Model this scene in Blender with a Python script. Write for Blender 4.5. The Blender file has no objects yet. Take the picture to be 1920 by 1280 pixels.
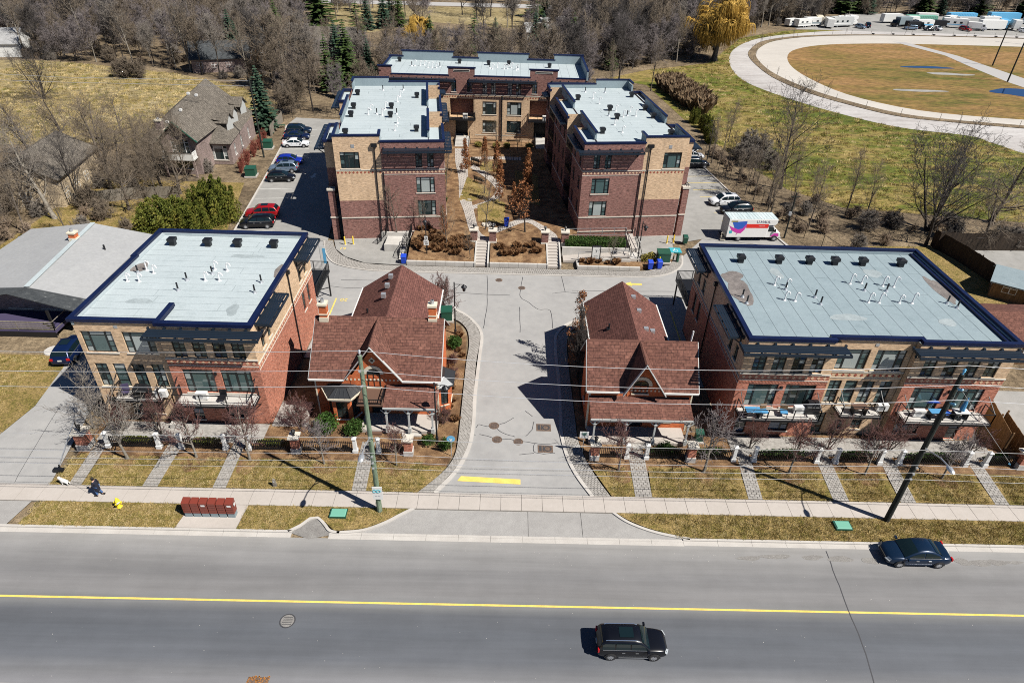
import bpy, math, random
from math import sin, cos, pi, radians, sqrt, atan2
from mathutils import Vector, Matrix
random.seed(7)
S = bpy.context.scene
COL = S.collection

# ------------------------------------------------------------------ camera
F_PX, CAM_H = 1222.77, 37.0
pt, yw, rl = radians(34.3416), radians(0.8168), radians(-1.8547)
fwd = Vector((sin(yw)*cos(pt), cos(yw)*cos(pt), -sin(pt)))
rt0 = Vector((cos(yw), -sin(yw), 0)); dn0 = fwd.cross(rt0)
rgt = cos(rl)*rt0 + sin(rl)*dn0; dwn = -sin(rl)*rt0 + cos(rl)*dn0
cam = bpy.data.cameras.new("camera"); cam.sensor_width = 36; cam.lens = F_PX/1920*36
cam.clip_start = 0.5; cam.clip_end = 2000
camo = bpy.data.objects.new("camera", cam); COL.objects.link(camo)
m = Matrix.Identity(4)
for i in range(3):
    m[i][0] = rgt[i]; m[i][1] = -dwn[i]; m[i][2] = -fwd[i]
m[2][3] = CAM_H
camo.matrix_world = m; S.camera = camo
# ------------------------------------------------------------------ light
SUN_DIR = Vector((10.2, -5.75, 14.2)).normalized()
SUN_EL = math.asin(SUN_DIR.z); SUN_AZ = atan2(SUN_DIR.x, SUN_DIR.y)
w = bpy.data.worlds.new("World"); S.world = w; w.use_nodes = True
nt = w.node_tree; nt.nodes.clear()
sky = nt.nodes.new('ShaderNodeTexSky'); sky.sky_type = 'NISHITA'; sky.sun_disc = False
sky.sun_elevation = SUN_EL; sky.sun_rotation = SUN_AZ; sky.air_density = 0.6; sky.dust_density = 0.0; sky.ozone_density = 6.0
bg = nt.nodes.new('ShaderNodeBackground'); bg.inputs[1].default_value = 0.05
wo = nt.nodes.new('ShaderNodeOutputWorld')
nt.links.new(sky.outputs[0], bg.inputs[0]); nt.links.new(bg.outputs[0], wo.inputs[0])
sl = bpy.data.lights.new("sun", 'SUN'); sl.energy = 5.0; sl.angle = radians(0.5); sl.color = (1, .955, .88)
so = bpy.data.objects.new("sun", sl); COL.objects.link(so)
so.rotation_euler = SUN_DIR.to_track_quat('Z', 'Y').to_euler(); so.location = (60, -40, 90)
S.view_settings.view_transform = 'Standard'; S.view_settings.look = 'None'
S.view_settings.gamma = 1; S.view_settings.exposure = 0.56; S.view_settings.use_curve_mapping = False
S.cycles.max_bounces = 4; S.cycles.diffuse_bounces = 1; S.cycles.glossy_bounces = 2; S.cycles.transparent_max_bounces = 8; S.cycles.filter_width = 1.0; S.cycles.use_denoising = False; S.cycles.sample_clamp_indirect = 4

# ------------------------------------------------------------------ materials
def new_mat(name):
    m = bpy.data.materials.new(name); m.use_nodes = True
    n = m.node_tree; b = n.nodes['Principled BSDF']
    return m, n, b
def L(n, a, b): n.links.new(a, b)
def plain(name, c, rough=.6, metal=0., spec=.5, coat=0., emit=0):
    m, n, b = new_mat(name)
    b.inputs['Base Color'].default_value = (*c, 1); b.inputs['Roughness'].default_value = rough
    b.inputs['Metallic'].default_value = metal; b.inputs['Specular IOR Level'].default_value = spec
    b.inputs['Coat Weight'].default_value = coat; b.inputs['Coat Roughness'].default_value = .06
    if emit:
        b.inputs['Emission Color'].default_value = (*c, 1); b.inputs['Emission Strength'].default_value = emit
    return m
def texco(n, mode='Object', scale=(1, 1, 1)):
    t = n.nodes.new('ShaderNodeTexCoord'); mp = n.nodes.new('ShaderNodeMapping')
    mp.inputs['Scale'].default_value = scale; L(n, t.outputs[mode], mp.inputs[0]); return mp.outputs[0]
def noise(n, vec, scale, detail=4, rough=.6, dist=0):
    t = n.nodes.new('ShaderNodeTexNoise'); t.inputs['Scale'].default_value = scale
    t.inputs['Detail'].default_value = detail; t.inputs['Roughness'].default_value = rough
    t.inputs['Distortion'].default_value = dist
    L(n, vec, t.inputs['Vector']); return t.outputs['Fac']
def ramp(n, fac, stops):
    r = n.nodes.new('ShaderNodeValToRGB'); e = r.color_ramp.elements
    while len(e) < len(stops): e.new(.5)
    for k, (p, c) in enumerate(stops):
        e[k].position = p; e[k].color = (*c, 1) if len(c) == 3 else c
    L(n, fac, r.inputs[0]); return r.outputs[0]
def mixc(n, fac, a, b, mode='MIX'):
    x = n.nodes.new('ShaderNodeMix'); x.data_type = 'RGBA'; x.blend_type = mode
    for s, v in ((x.inputs[0], fac), (x.inputs[6], a), (x.inputs[7], b)):
        if isinstance(v, (int, float)): s.default_value = v
        elif isinstance(v, tuple): s.default_value = (*v, 1)
        else: L(n, v, s)
    return x.outputs[2]
def bump(n, b, h, strength=.5, dist=.05):
    x = n.nodes.new('ShaderNodeBump'); x.inputs['Strength'].default_value = strength
    x.inputs['Distance'].default_value = dist; L(n, h, x.inputs['Height']); L(n, x.outputs[0], b.inputs['Normal'])
def mottled(name, stops, scale=1., fine=20., fine_amt=.35, rough=.85, stretch=(1, 1, 1), bmp=.4, bdist=.03, detail=5, spec=.3, mid=None):
    """noise-coloured surface: large patches + fine speckle, with relief"""
    m, n, b = new_mat(name); v = texco(n, 'Object', stretch)
    big = noise(n, v, scale, detail, .6, .3)
    if mid:
        md = noise(n, v, mid, 4, .65)
        x = n.nodes.new('ShaderNodeMix'); x.inputs[0].default_value = .45; L(n, big, x.inputs[2]); L(n, md, x.inputs[3]); big = x.outputs[0]
    c = ramp(n, big, stops); f = noise(n, v, fine, 4, .7)
    g = ramp(n, f, [(.3, (1-fine_amt,)*3), (.7, (1+fine_amt*.6,)*3)])
    c = mixc(n, 1., c, g, 'MULTIPLY')
    L(n, c, b.inputs['Base Color']); b.inputs['Roughness'].default_value = rough; b.inputs['Specular IOR Level'].default_value = spec
    if bmp: bump(n, b, f, bmp, bdist)
    return m
def brick(name, c1, c2, mortar, bw=.22, bh=.075, msize=.012, var=.5, rough=.85, off=.5, weather=.2, horiz=False):
    """running-bond masonry mapped along the wall (x+y, z)"""
    m, n, b = new_mat(name); v = texco(n)
    s = n.nodes.new('ShaderNodeSeparateXYZ'); L(n, v, s.inputs[0])
    cb = n.nodes.new('ShaderNodeCombineXYZ')
    if horiz:
        L(n, s.outputs[0], cb.inputs[0]); L(n, s.outputs[1], cb.inputs[1])
    else:
        a = n.nodes.new('ShaderNodeMath'); a.operation = 'ADD'; L(n, s.outputs[0], a.inputs[0]); L(n, s.outputs[1], a.inputs[1])
        L(n, a.outputs[0], cb.inputs[0]); L(n, s.outputs[2], cb.inputs[1])
    t = n.nodes.new('ShaderNodeTexBrick'); L(n, cb.outputs[0], t.inputs['Vector'])
    t.inputs['Color1'].default_value = (*c1, 1); t.inputs['Color2'].default_value = (*c2, 1); t.inputs['Mortar'].default_value = (*mortar, 1)
    t.inputs['Scale'].default_value = 1; t.inputs['Mortar Size'].default_value = msize; t.inputs['Bias'].default_value = 0
    t.inputs['Brick Width'].default_value = bw; t.inputs['Row Height'].default_value = bh; t.offset = off; t.inputs['Mortar Smooth'].default_value = .2
    mp = n.nodes.new('ShaderNodeMapping'); mp.inputs['Scale'].default_value = (2.3, 7.5, 1); L(n, cb.outputs[0], mp.inputs[0])
    f = noise(n, mp.outputs[0], 1.0, 3, .75); g = ramp(n, f, [(.32, (1-var,)*3), (.5, (1,)*3), (.68, (1+var*.8,)*3)])
    c = mixc(n, 1., t.outputs[0], g, 'MULTIPLY')
    ws = noise(n, v, .45, 5, .65); g2 = ramp(n, ws, [(.35, (1-weather,)*3), (.65, (1+weather*.5,)*3)])
    c = mixc(n, 1., c, g2, 'MULTIPLY')
    L(n, c, b.inputs['Base Color']); b.inputs['Roughness'].default_value = rough; b.inputs['Specular IOR Level'].default_value = .25
    bump(n, b, t.outputs['Fac'], -.4, .012)
    return m
def shingle(name, c1, c2, dark, bw=.33, bh=.2, use_y=True):
    m, n, b = new_mat(name); t0 = n.nodes.new('ShaderNodeTexCoord'); v = t0.outputs['UV']
    t = n.nodes.new('ShaderNodeTexBrick'); L(n, v, t.inputs['Vector'])
    t.inputs['Color1'].default_value = (*c1, 1); t.inputs['Color2'].default_value = (*c2, 1); t.inputs['Mortar'].default_value = (*dark, 1)
    t.inputs['Scale'].default_value = 1; t.inputs['Mortar Size'].default_value = .018; t.inputs['Brick Width'].default_value = bw
    t.inputs['Row Height'].default_value = bh; t.offset = .37; t.inputs['Mortar Smooth'].default_value = .3
    f = noise(n, v, 3.2, 4, .75); g = ramp(n, f, [(.34, (.6,)*3), (.66, (1.4,)*3)])
    ws = noise(n, v, .5, 4, .6); g2 = ramp(n, ws, [(.3, (.82,)*3), (.7, (1.12,)*3)])
    c = mixc(n, 1., mixc(n, 1., t.outputs[0], g, 'MULTIPLY'), g2, 'MULTIPLY')
    L(n, c, b.inputs['Base Color']); b.inputs['Roughness'].default_value = .95; b.inputs['Specular IOR Level'].default_value = .15
    bump(n, b, t.outputs['Fac'], -.5, .02)
    return m
def carpaint(name, c, metal=.3):
    return plain(name, c, .3, metal, .4, .35)

MT = {}
def add(k, m): MT[k] = m; return m
G1, G2, G3, G4 = (.055, .066, .012), (.125, .115, .028), (.215, .16, .055), (.29, .205, .085)
add('lawn', mottled('dormant_lawn', [(.32, (.085, .085, .014)), (.42, (.18, .145, .036)), (.53, (.29, .205, .075)), (.68, (.38, .285, .125))], .5, 7, .75, stretch=(1, 1, 1), bmp=1, bdist=.12, mid=2.4))
add('hill', mottled('dry_hill_grass', [(.33, (.14, .115, .042)), (.43, (.25, .195, .088)), (.54, (.34, .272, .14)), (.7, (.43, .355, .2))], .06, 2.0, .7, stretch=(.4, 1, 1), bmp=1, bdist=.4, mid=.4))
add('trackfield', mottled('track_field_grass', [(.38, (.07, .095, .008)), (.47, (.13, .145, .018)), (.54, (.25, .19, .055)), (.68, (.35, .255, .105))], .045, 2.0, .7, stretch=(.4, 1, 1), bmp=1, bdist=.4, mid=.33))
add('infield', mottled('infield_grass', [(.36, (.1, .1, .015)), (.44, (.19, .13, .035)), (.55, (.27, .155, .058)), (.72, (.32, .2, .09))], .04, 1.6, .6, stretch=(.35, 1, 1), bmp=.7, bdist=.25, mid=.22))
add('litter', mottled('leaf_litter', [(.35, (.09, .065, .04)), (.5, (.185, .138, .085)), (.66, (.3, .23, .145))], .12, 3, .55, bmp=.9, bdist=.2, mid=.7))
add('mulch', mottled('bark_mulch', [(.34, (.11, .06, .03)), (.5, (.215, .125, .062)), (.66, (.33, .21, .11))], .9, 14, .65, bmp=1, bdist=.06))
add('asphalt', None)
def asphalt_mat():
    m, n, b = new_mat('banded_asphalt'); v = texco(n)
    s = n.nodes.new('ShaderNodeSeparateXYZ'); L(n, v, s.inputs[0])
    mp = n.nodes.new('ShaderNodeMapping'); mp.inputs['Scale'].default_value = (.04, .9, 1); L(n, v, mp.inputs[0])
    streak = noise(n, mp.outputs[0], 1.4, 6, .6)
    mr = n.nodes.new('ShaderNodeMapRange'); mr.inputs['From Min'].default_value = 19.5; mr.inputs['From Max'].default_value = 30; L(n, s.outputs[1], mr.inputs['Value'])
    base = ramp(n, mr.outputs[0], [(0, (.19, .19, .2)), (.05, (.165, .167, .175)), (.14, (.104, .111, .125)), (.3, (.09, .098, .112)), (.42, (.1, .106, .118)), (.475, (.17, .172, .172)), (.56, (.19, .186, .186)), (.7, (.168, .166, .168)), (.86, (.225, .221, .218)), (.97, (.28, .272, .26))])  # tone graded across the road: near lane darker, far lane paler, tyre bands
    g = ramp(n, streak, [(.3, (.84,)*3), (.7, (1.1,)*3)])
    c = mixc(n, 1., base, g, 'MULTIPLY')
    pat = noise(n, v, .35, 6, .65); g3 = ramp(n, pat, [(.35, (.93,)*3), (.65, (1.05,)*3)]); c = mixc(n, 1., c, g3, 'MULTIPLY')
    f = noise(n, v, 42, 3, .8); g2 = ramp(n, f, [(.3, (.86,)*3), (.72, (1.12,)*3)]); c = mixc(n, 1., c, g2, 'MULTIPLY')
    L(n, c, b.inputs['Base Color']); b.inputs['Roughness'].default_value = .85; bump(n, b, f, .25, .01)
    return m
MT['asphalt'] = asphalt_mat()
add('driveway', mottled('pale_driveway_asphalt', [(.3, (.265, .26, .255)), (.5, (.315, .31, .302)), (.7, (.36, .352, .34))], .22, 30, .14, bmp=.15, bdist=.01, mid=1.2))
add('apron', mottled('grey_apron', [(.3, (.27, .26, .25)), (.7, (.36, .35, .335))], .3, 22, .3, bmp=.2, bdist=.01, mid=2))
add('lot', mottled('parking_lot_asphalt', [(.3, (.21, .205, .195)), (.5, (.285, .278, .262)), (.7, (.35, .34, .325))], .12, 20, .2, bmp=.15, bdist=.01, mid=.8))
add('slab', mottled('sidewalk_concrete', [(.3, (.385, .35, .315)), (.7, (.455, .415, .38))], .5, 24, .1, bmp=.1, bdist=.005, mid=3))
add('kerb', mottled('kerb_concrete', [(.3, (.41, .385, .355)), (.7, (.5, .475, .44))], .6, 20, .15, bmp=.1, bdist=.005))
add('paver', mottled('grey_pavers', [(.35, (.26, .245, .225)), (.65, (.38, .36, .335))], 3.1, 30, .25, bmp=.2, bdist=.005))
add('pavernear', mottled('sand_joint', [(.3, (.17, .155, .135)), (.7, (.22, .2, .175))], 2, 20, .2))
add('track', mottled('limestone_track', [(.3, (.42, .39, .35)), (.7, (.52, .49, .445))], .08, 6, .12, stretch=(.4, 1, 1), bmp=.2, bdist=.02, mid=.5))
add('track2', mottled('rutted_track', [(.3, (.29, .265, .25)), (.5, (.43, .41, .395)), (.72, (.53, .515, .5))], .09, 5, .2, stretch=(.3, 1, 1), bmp=.3, bdist=.03, mid=.6))
add('farroad', plain('far_road', (.36, .35, .34), .9))
add('water', plain('pond_water', (.008, .035, .11), .04, 0, .5))
add('yellow', mottled('yellow_road_paint', [(.3, (.62, .47, .1)), (.7, (.78, .6, .16))], 1.5, 30, .2, bmp=0))
add('whitepaint', mottled('white_road_paint', [(.3, (.5, .5, .47)), (.7, (.7, .7, .67))], 1.5, 30, .25, bmp=0))
add('seal', plain('crack_sealant', (.05, .05, .055), .6))
add('manhole', mottled('rusty_iron', [(.3, (.1, .07, .05)), (.7, (.19, .13, .1))], 6, 30, .5))
add('patch', mottled('asphalt_spall', [(.3, (.19, .18, .17)), (.7, (.26, .25, .235))], 2, 20, .4))
add('tan', brick('tan_brick', (.64, .43, .26), (.53, .34, .195), (.54, .44, .32), var=.4, weather=.12))
add('red', brick('red_brick', (.44, .125, .07), (.33, .085, .05), (.5, .3, .22), var=.55, weather=.15))
add('orange', brick('orange_brick', (.56, .125, .035), (.46, .095, .028), (.5, .19, .09), var=.35, weather=.12))
add('maroon', brick('maroon_brick', (.205, .075, .06), (.145, .052, .044), (.35, .235, .2), var=.6, weather=.12))
add('house3', brick('plum_brick', (.25, .185, .17), (.185, .135, .125), (.33, .27, .25), var=.45))
add('stone', mottled('limestone_trim', [(.3, (.5, .46, .39)), (.7, (.6, .56, .49))], 2, 20, .12, bmp=.1))
add('concrete', mottled('wall_concrete', [(.3, (.42, .4, .37)), (.7, (.53, .51, .48))], .8, 15, .15, bmp=.1))
add('motif', plain('cream_brick_motif', (.6, .4, .26), .8))
add('motif_red', plain('red_brick_motif', (.3, .07, .04), .8))
add('shingle', shingle('brown_shingle', (.168, .08, .06), (.125, .058, .045), (.06, .03, .026), .5, .27))
add('shingle2', shingle('brown_shingle_rear', (.155, .07, .057), (.125, .055, .046), (.06, .03, .026), .6, .2))
add('greyshingle', shingle('grey_shingle', (.17, .15, .125), (.125, .11, .092), (.06, .054, .048), .4, .2))
add('metalroof', mottled('pale_metal_roof', [(.3, (.3, .305, .31)), (.7, (.345, .35, .35))], .25, 3, .1, rough=.6, bmp=0, mid=1))
add('slate', mottled('dark_porch_roof', [(.3, (.035, .04, .045)), (.62, (.06, .066, .07)), (.75, (.2, .21, .21))], 1.8, 10, .3, stretch=(1, 2, 1)))
add('roofmetal', plain('dark_bay_roof', (.055, .058, .062), .35, .5))
add('membrane', mottled('pale_roof_membrane', [(.3, (.325, .375, .39)), (.45, (.385, .44, .455)), (.7, (.43, .485, .5))], .3, 9, .14, rough=.7, bmp=.1, bdist=.004, mid=1.5))
add('membrane2', mottled('blue_grey_roof_membrane', [(.3, (.185, .24, .262)), (.45, (.23, .29, .315)), (.7, (.265, .33, .355))], .3, 9, .12, rough=.7, bmp=.1, bdist=.004, mid=1.5))
add('seam', plain('roof_seam', (.11, .14, .155), .8))
add('pond', mottled('faint_ponding_film', [(.3, (.25, .29, .3)), (.7, (.36, .41, .42))], .8, 8, .2, rough=.5, bmp=0))
add('stain', mottled('roof_stain', [(.3, (.13, .115, .11)), (.7, (.24, .215, .2))], .9, 8, .4, bmp=0))
add('navy', mottled('navy_flashing', [(.3, (.003, .007, .036)), (.7, (.006, .013, .055))], .5, 6, .3, rough=.42, bmp=0, spec=.4))
add('black', plain('black_metal', (.012, .013, .016), .45, .2))
add('slat', plain('pergola_steel', (.02, .032, .05), .38, .4))
add('frame', plain('black_window_frame', (.012, .016, .017), .4))
add('glass', plain('dark_glass', (.018, .03, .032), .03, 0, .8))
add('glassteal', plain('teal_glass', (.07, .115, .115), .05, 0, .8))
add('curtain', plain('curtained_glass', (.34, .38, .37), .12, 0, .7, .5))
add('glassblue', plain('blue_glass', (.035, .075, .14), .04, 0, .8))
add('white', plain('white_paint', (.66, .66, .64), .5))
add('cream', plain('cream_trim', (.62, .56, .44), .6))
add('greytrim', plain('grey_trim', (.42, .43, .42), .6))
add('whitepvc', plain('white_pvc', (.7, .7, .7), .4))
add('wood', mottled('weathered_wood', [(.3, (.13, .07, .03)), (.7, (.25, .15, .075))], 1.2, 12, .5, stretch=(3, 3, .4)))
add('woodgrey', mottled('grey_wood', [(.3, (.16, .14, .11)), (.7, (.28, .25, .21))], 1.2, 12, .4, stretch=(3, 3, .4)))
add('poleg', mottled('green_treated_pole', [(.3, (.09, .13, .085)), (.55, (.17, .225, .155)), (.75, (.27, .3, .22))], 1.4, 10, .5, stretch=(3, 3, .3)))
add('poled', mottled('dark_creosote_pole', [(.3, (.014, .017, .016)), (.7, (.04, .043, .036))], 1.4, 10, .5, stretch=(3, 3, .3)))
add('wire', plain('aluminium_wire', (.62, .62, .62), .4, .5))
add('cable', plain('grey_cable', (.34, .34, .34), .6))
add('galv', plain('galvanised_steel', (.5, .52, .54), .4, .6))
add('green', plain('utility_green', (.012, .07, .045), .5))
add('padgreen', plain('pale_green_lid', (.14, .36, .27), .6))
add('mailbox', plain('rust_brown_paint', (.18, .035, .022), .45))
add('mailbase', plain('blue_grey_base', (.2, .25, .27), .6))
add('hydrant', plain('hydrant_yellow', (.85, .62, .03), .45))
add('bluebin', plain('blue_plastic', (.012, .06, .5), .45))
add('blueitem', plain('blue_fabric', (.06, .24, .45), .8))
add('purple', plain('faded_purple_fabric', (.05, .04, .09), .8))
add('orangebrown', plain('rust_orange', (.4, .16, .03), .8))
add('tarp', plain('blue_tarp', (.015, .13, .5), .5))
add('signblue', plain('sign_blue', (.12, .4, .65), .5))
add('bark', mottled('grey_bark', [(.3, (.075, .06, .048)), (.7, (.16, .135, .11))], 3, 20, .4, bmp=.5))
add('barkdark', mottled('dark_bark', [(.3, (.028, .023, .02)), (.7, (.065, .054, .045))], 3, 20, .4, bmp=.5))
add('barkpale', mottled('pale_bark', [(.3, (.17, .15, .12)), (.7, (.3, .27, .225))], 3, 20, .4, bmp=.5))
add('twigred', plain('reddish_twigs', (.12, .055, .048), .8))
add('twiggrey', plain('grey_twigs', (.2, .175, .15), .8))
add('twigbrown', plain('brown_twigs', (.175, .138, .1), .8))
add('twigdark', plain('dark_twigs', (.06, .052, .048), .8))
add('twigviolet', plain('violet_grey_twigs', (.175, .15, .148), .8))
add('twigtan', plain('tan_twigs', (.27, .2, .14), .8))
add('wooddark', mottled('dark_shaded_wood', [(.3, (.02, .014, .01)), (.7, (.05, .034, .022))], 1.2, 12, .5, stretch=(3, 3, .4)))  # unlit side of the tall yard fence painted in; back fence simply dark
add('willow', plain('yellow_willow_twigs', (.5, .31, .06), .8))
add('redtwig', plain('red_dogwood_twigs', (.22, .06, .04), .8))
def leafmat(name, stops):
    m, n, b = new_mat(name); g = n.nodes.new('ShaderNodeObjectInfo'); v = texco(n)
    f = noise(n, v, 2.2, 3, .7); L(n, ramp(n, f, stops), b.inputs['Base Color']); b.inputs['Roughness'].default_value = .7; b.inputs['Specular IOR Level'].default_value = .25
    return m
add('cedar', leafmat('cedar_leaf', [(.3, (.045, .06, .008)), (.5, (.095, .11, .016)), (.7, (.19, .165, .03))]))
add('boxwood', leafmat('boxwood_leaf', [(.3, (.018, .045, .008)), (.55, (.04, .085, .014)), (.75, (.085, .12, .03))]))
add('spruce', leafmat('spruce_needles', [(.3, (.012, .03, .018)), (.55, (.028, .058, .034)), (.75, (.06, .09, .06))]))
add('spruceg', leafmat('green_conifer', [(.3, (.016, .034, .008)), (.55, (.038, .065, .014)), (.75, (.08, .1, .03))]))
add('oakleaf', leafmat('russet_oak_leaf', [(.3, (.16, .06, .022)), (.55, (.27, .11, .045)), (.75, (.37, .19, .09))]))
def tuftmat():
    m, n, b = new_mat('turf_blades'); g = n.nodes.new('ShaderNodeObjectInfo')
    L(n, ramp(n, g.outputs['Random'], [(0, (.12, .13, .02)), (.3, (.28, .22, .07)), (.6, (.44, .33, .14)), (1, (.58, .46, .25))]), b.inputs['Base Color']); b.inputs['Roughness'].default_value = .9; b.inputs['Specular IOR Level'].default_value = .1; return m
add('turf', tuftmat())
add('drygrass', leafmat('dry_ornamental_grass', [(.3, (.14, .065, .028)), (.55, (.23, .125, .06)), (.75, (.32, .2, .11))]))
add('reed', leafmat('brown_reeds', [(.3, (.15, .1, .06)), (.55, (.25, .175, .105)), (.75, (.36, .27, .18))]))
add('yellowshrub', leafmat('yellow_green_shrub', [(.3, (.14, .12, .02)), (.55, (.28, .24, .06)), (.75, (.42, .38, .14))]))
add('p_black', carpaint('black_car_paint', (.003, .0035, .006), 0)); add('p_navy', carpaint('navy_car_paint', (.004, .014, .06)))
add('p_red', carpaint('red_car_paint', (.34, .008, .012))); add('p_blue', carpaint('blue_car_paint', (.01, .03, .34)))
add('p_white', carpaint('white_car_paint', (.62, .63, .65), 0)); add('p_silver', carpaint('silver_blue_paint', (.2, .27, .36), .5))
add('p_dark', carpaint('dark_slate_paint', (.005, .018, .045)))
add('cglass', plain('car_glass', (.006, .014, .017), .05, 0, .5)); add('tyre', plain('tyre_rubber', (.02, .02, .022), .9))
add('rim', plain('alloy_rim', (.55, .56, .58), .3, .7)); add('chrome', plain('chrome', (.72, .74, .76), .15, .9))
add('headlight', plain('headlight', (.4, .43, .45), .1, .2)); add('taillight', plain('taillight', (.45, .01, .012), .2))
add('arch', plain('arch_black', (.012, .012, .013), .9))
add('truckroof', mottled('ribbed_aluminium_roof', [(.3, (.36, .45, .47)), (.7, (.55, .62, .63))], .8, 6, .2, stretch=(1.5, .2, 1), bmp=0))
add('truckred', plain('orange_red_stripe', (.62, .02, .012), .45)); add('magenta', plain('magenta_graphic', (.5, .03, .3), .5)); add('trblue', plain('royal_blue_graphic', (.02, .09, .42), .5))
add('trteal', plain('teal_graphic', (.04, .35, .42), .5)); add('navytext', plain('navy_lettering', (.015, .025, .1), .5))
add('skin', plain('skin', (.5, .3, .22), .6)); add('coat', plain('dark_navy_coat', (.008, .01, .022), .8)); add('hair', plain('dark_hair', (.015, .012, .01), .7)); add('jeans', plain('blue_jeans', (.04, .1, .24), .8))
add('fur', plain('white_fur', (.75, .73, .68), .9)); add('beige', plain('beige_siding', (.5, .4, .27), .8)); add('greyroof', mottled('old_grey_roof', [(.3, (.25, .25, .25)), (.7, (.37, .37, .37))], .6, 8, .3))
add('yellowpost', plain('bollard_yellow', (.8, .55, .05), .5)); add('brown', plain('brown_step', (.11, .06, .04), .8)); add('mulchring', MT['mulch'])
add('snow', plain('dirty_snow', (.72, .72, .72), .8))
# ------------------------------------------------------------------ mesh helpers
INV = {}
def props(o, label=None, cat=None, group=None, kind=None):
    if label: o['label'] = label
    if cat: o['category'] = cat
    if group: o['group'] = group
    if kind: o['kind'] = kind
    return o
def thing(name, label, cat, loc=(0, 0, 0), rz=0, group=None, kind=None):
    o = bpy.data.objects.new(name, None); COL.objects.link(o)
    o.location = loc; o.rotation_euler = (0, 0, rz); o.empty_display_size = .3
    INV[o.name] = (Matrix.Translation(loc) @ Matrix.Rotation(rz, 4, 'Z')).inverted()
    return props(o, label, cat, group, kind)
class MB:
    def __init__(s, fn=None): s.v = []; s.f = []; s.uv = {}; s.fn = fn; s.sm = False
    def add(s, pts, faces):
        b = len(s.v); s.v += [tuple(p) for p in pts]; s.f += [tuple(i+b for i in f) for f in faces]; return s
    def quad(s, *p): return s.add(p, [tuple(range(len(p)))])
    def uvq(s, pts, uvs):
        s.add(pts, [tuple(range(len(pts)))]); s.uv[len(s.f)-1] = uvs; return s
    def slope(s, pts):
        """roof plane; pts[0]->pts[1] is the eave, uv in metres"""
        a, b = Vector(pts[0]), Vector(pts[1]); ux = (b-a).normalized()
        n = ux.cross(Vector(pts[2])-a).normalized(); vy = n.cross(ux)
        k = random.uniform(0, 7)
        return s.uvq(pts, [((Vector(p)-a).dot(ux)+k, (Vector(p)-a).dot(vy)) for p in pts])
    def box(s, x0, x1, y0, y1, z0, z1):
        return s.add([(x0,y0,z0),(x1,y0,z0),(x1,y1,z0),(x0,y1,z0),(x0,y0,z1),(x1,y0,z1),(x1,y1,z1),(x0,y1,z1)],
                     [(3,2,1,0),(4,5,6,7),(0,1,5,4),(1,2,6,5),(2,3,7,6),(3,0,4,7)])
    def cbox(s, c, sx, sy, sz, rz=0):
        """box standing on c, turned by rz"""
        cs, sn = cos(rz), sin(rz); P = []
        for z in (0, sz):
            for x, y in ((-sx/2,-sy/2),(sx/2,-sy/2),(sx/2,sy/2),(-sx/2,sy/2)):
                P.append((c[0]+x*cs-y*sn, c[1]+x*sn+y*cs, c[2]+z))
        return s.add(P, [(3,2,1,0),(4,5,6,7),(0,1,5,4),(1,2,6,5),(2,3,7,6),(3,0,4,7)])
    def beam(s, a, b, w, h=None, up=(0,0,1)):
        a, b = Vector(a), Vector(b); d = (b-a).normalized(); u = Vector(up)
        if abs(d.dot(u)) > .99: u = Vector((1,0,0))
        x = d.cross(u).normalized()*(w/2); y = x.cross(d).normalized()*((h or w)/2)
        P = [a-x-y,a+x-y,a+x+y,a-x+y,b-x-y,b+x-y,b+x+y,b-x+y]
        return s.add(P, [(3,2,1,0),(4,5,6,7),(0,1,5,4),(1,2,6,5),(2,3,7,6),(3,0,4,7)])
    def prism(s, pts, z0, z1):
        n = len(pts); P = [(x,y,z0) for x,y in pts]+[(x,y,z1) for x,y in pts]
        return s.add(P, [tuple(range(n-1,-1,-1)), tuple(range(n,2*n))]+[(i,(i+1)%n,n+(i+1)%n,n+i) for i in range(n)])
    def tube(s, a, b, r, r2=None, n=6, cap=True):
        a, b = Vector(a), Vector(b); d = b-a
        if d.length < 1e-6: return s
        d.normalize(); u = Vector((0,0,1)) if abs(d.z) < .9 else Vector((1,0,0))
        x = d.cross(u).normalized(); y = d.cross(x); r2 = r if r2 is None else r2
        P = [a+(x*cos(2*pi*i/n)+y*sin(2*pi*i/n))*r for i in range(n)]+[b+(x*cos(2*pi*i/n)+y*sin(2*pi*i/n))*r2 for i in range(n)]
        F = [(i,(i+1)%n,n+(i+1)%n,n+i) for i in range(n)]
        if cap: F += [tuple(range(n-1,-1,-1)), tuple(range(n,2*n))]
        return s.add(P, F)
    def path(s, pts, r, n=5, r2=None):
        m = len(pts)-1
        for i in range(m):
            k = (lambda t: r+( (r if r2 is None else r2)-r)*t)
            s.tube(pts[i], pts[i+1], k(i/m), k((i+1)/m), n, i in (0, m-1))
        return s
    def lathe(s, prof, c=(0,0,0), n=12):
        P = []; F = []; m = len(prof)
        for i in range(n):
            a = 2*pi*i/n
            for r, z in prof: P.append((c[0]+r*cos(a), c[1]+r*sin(a), c[2]+z))
        for i in range(n):
            for j in range(m-1):
                F.append((i*m+j, ((i+1)%n)*m+j, ((i+1)%n)*m+j+1, i*m+j+1))
        return s.add(P, F)
    def disc(s, c, r, nrm=(0,0,1), n=14):
        nrm = Vector(nrm).normalized(); u = Vector((0,0,1)) if abs(nrm.z) < .9 else Vector((1,0,0))
        x = nrm.cross(u).normalized(); y = nrm.cross(x); c = Vector(c)
        return s.add([c+(x*cos(2*pi*i/n)+y*sin(2*pi*i/n))*r for i in range(n)], [tuple(range(n))])
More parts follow.
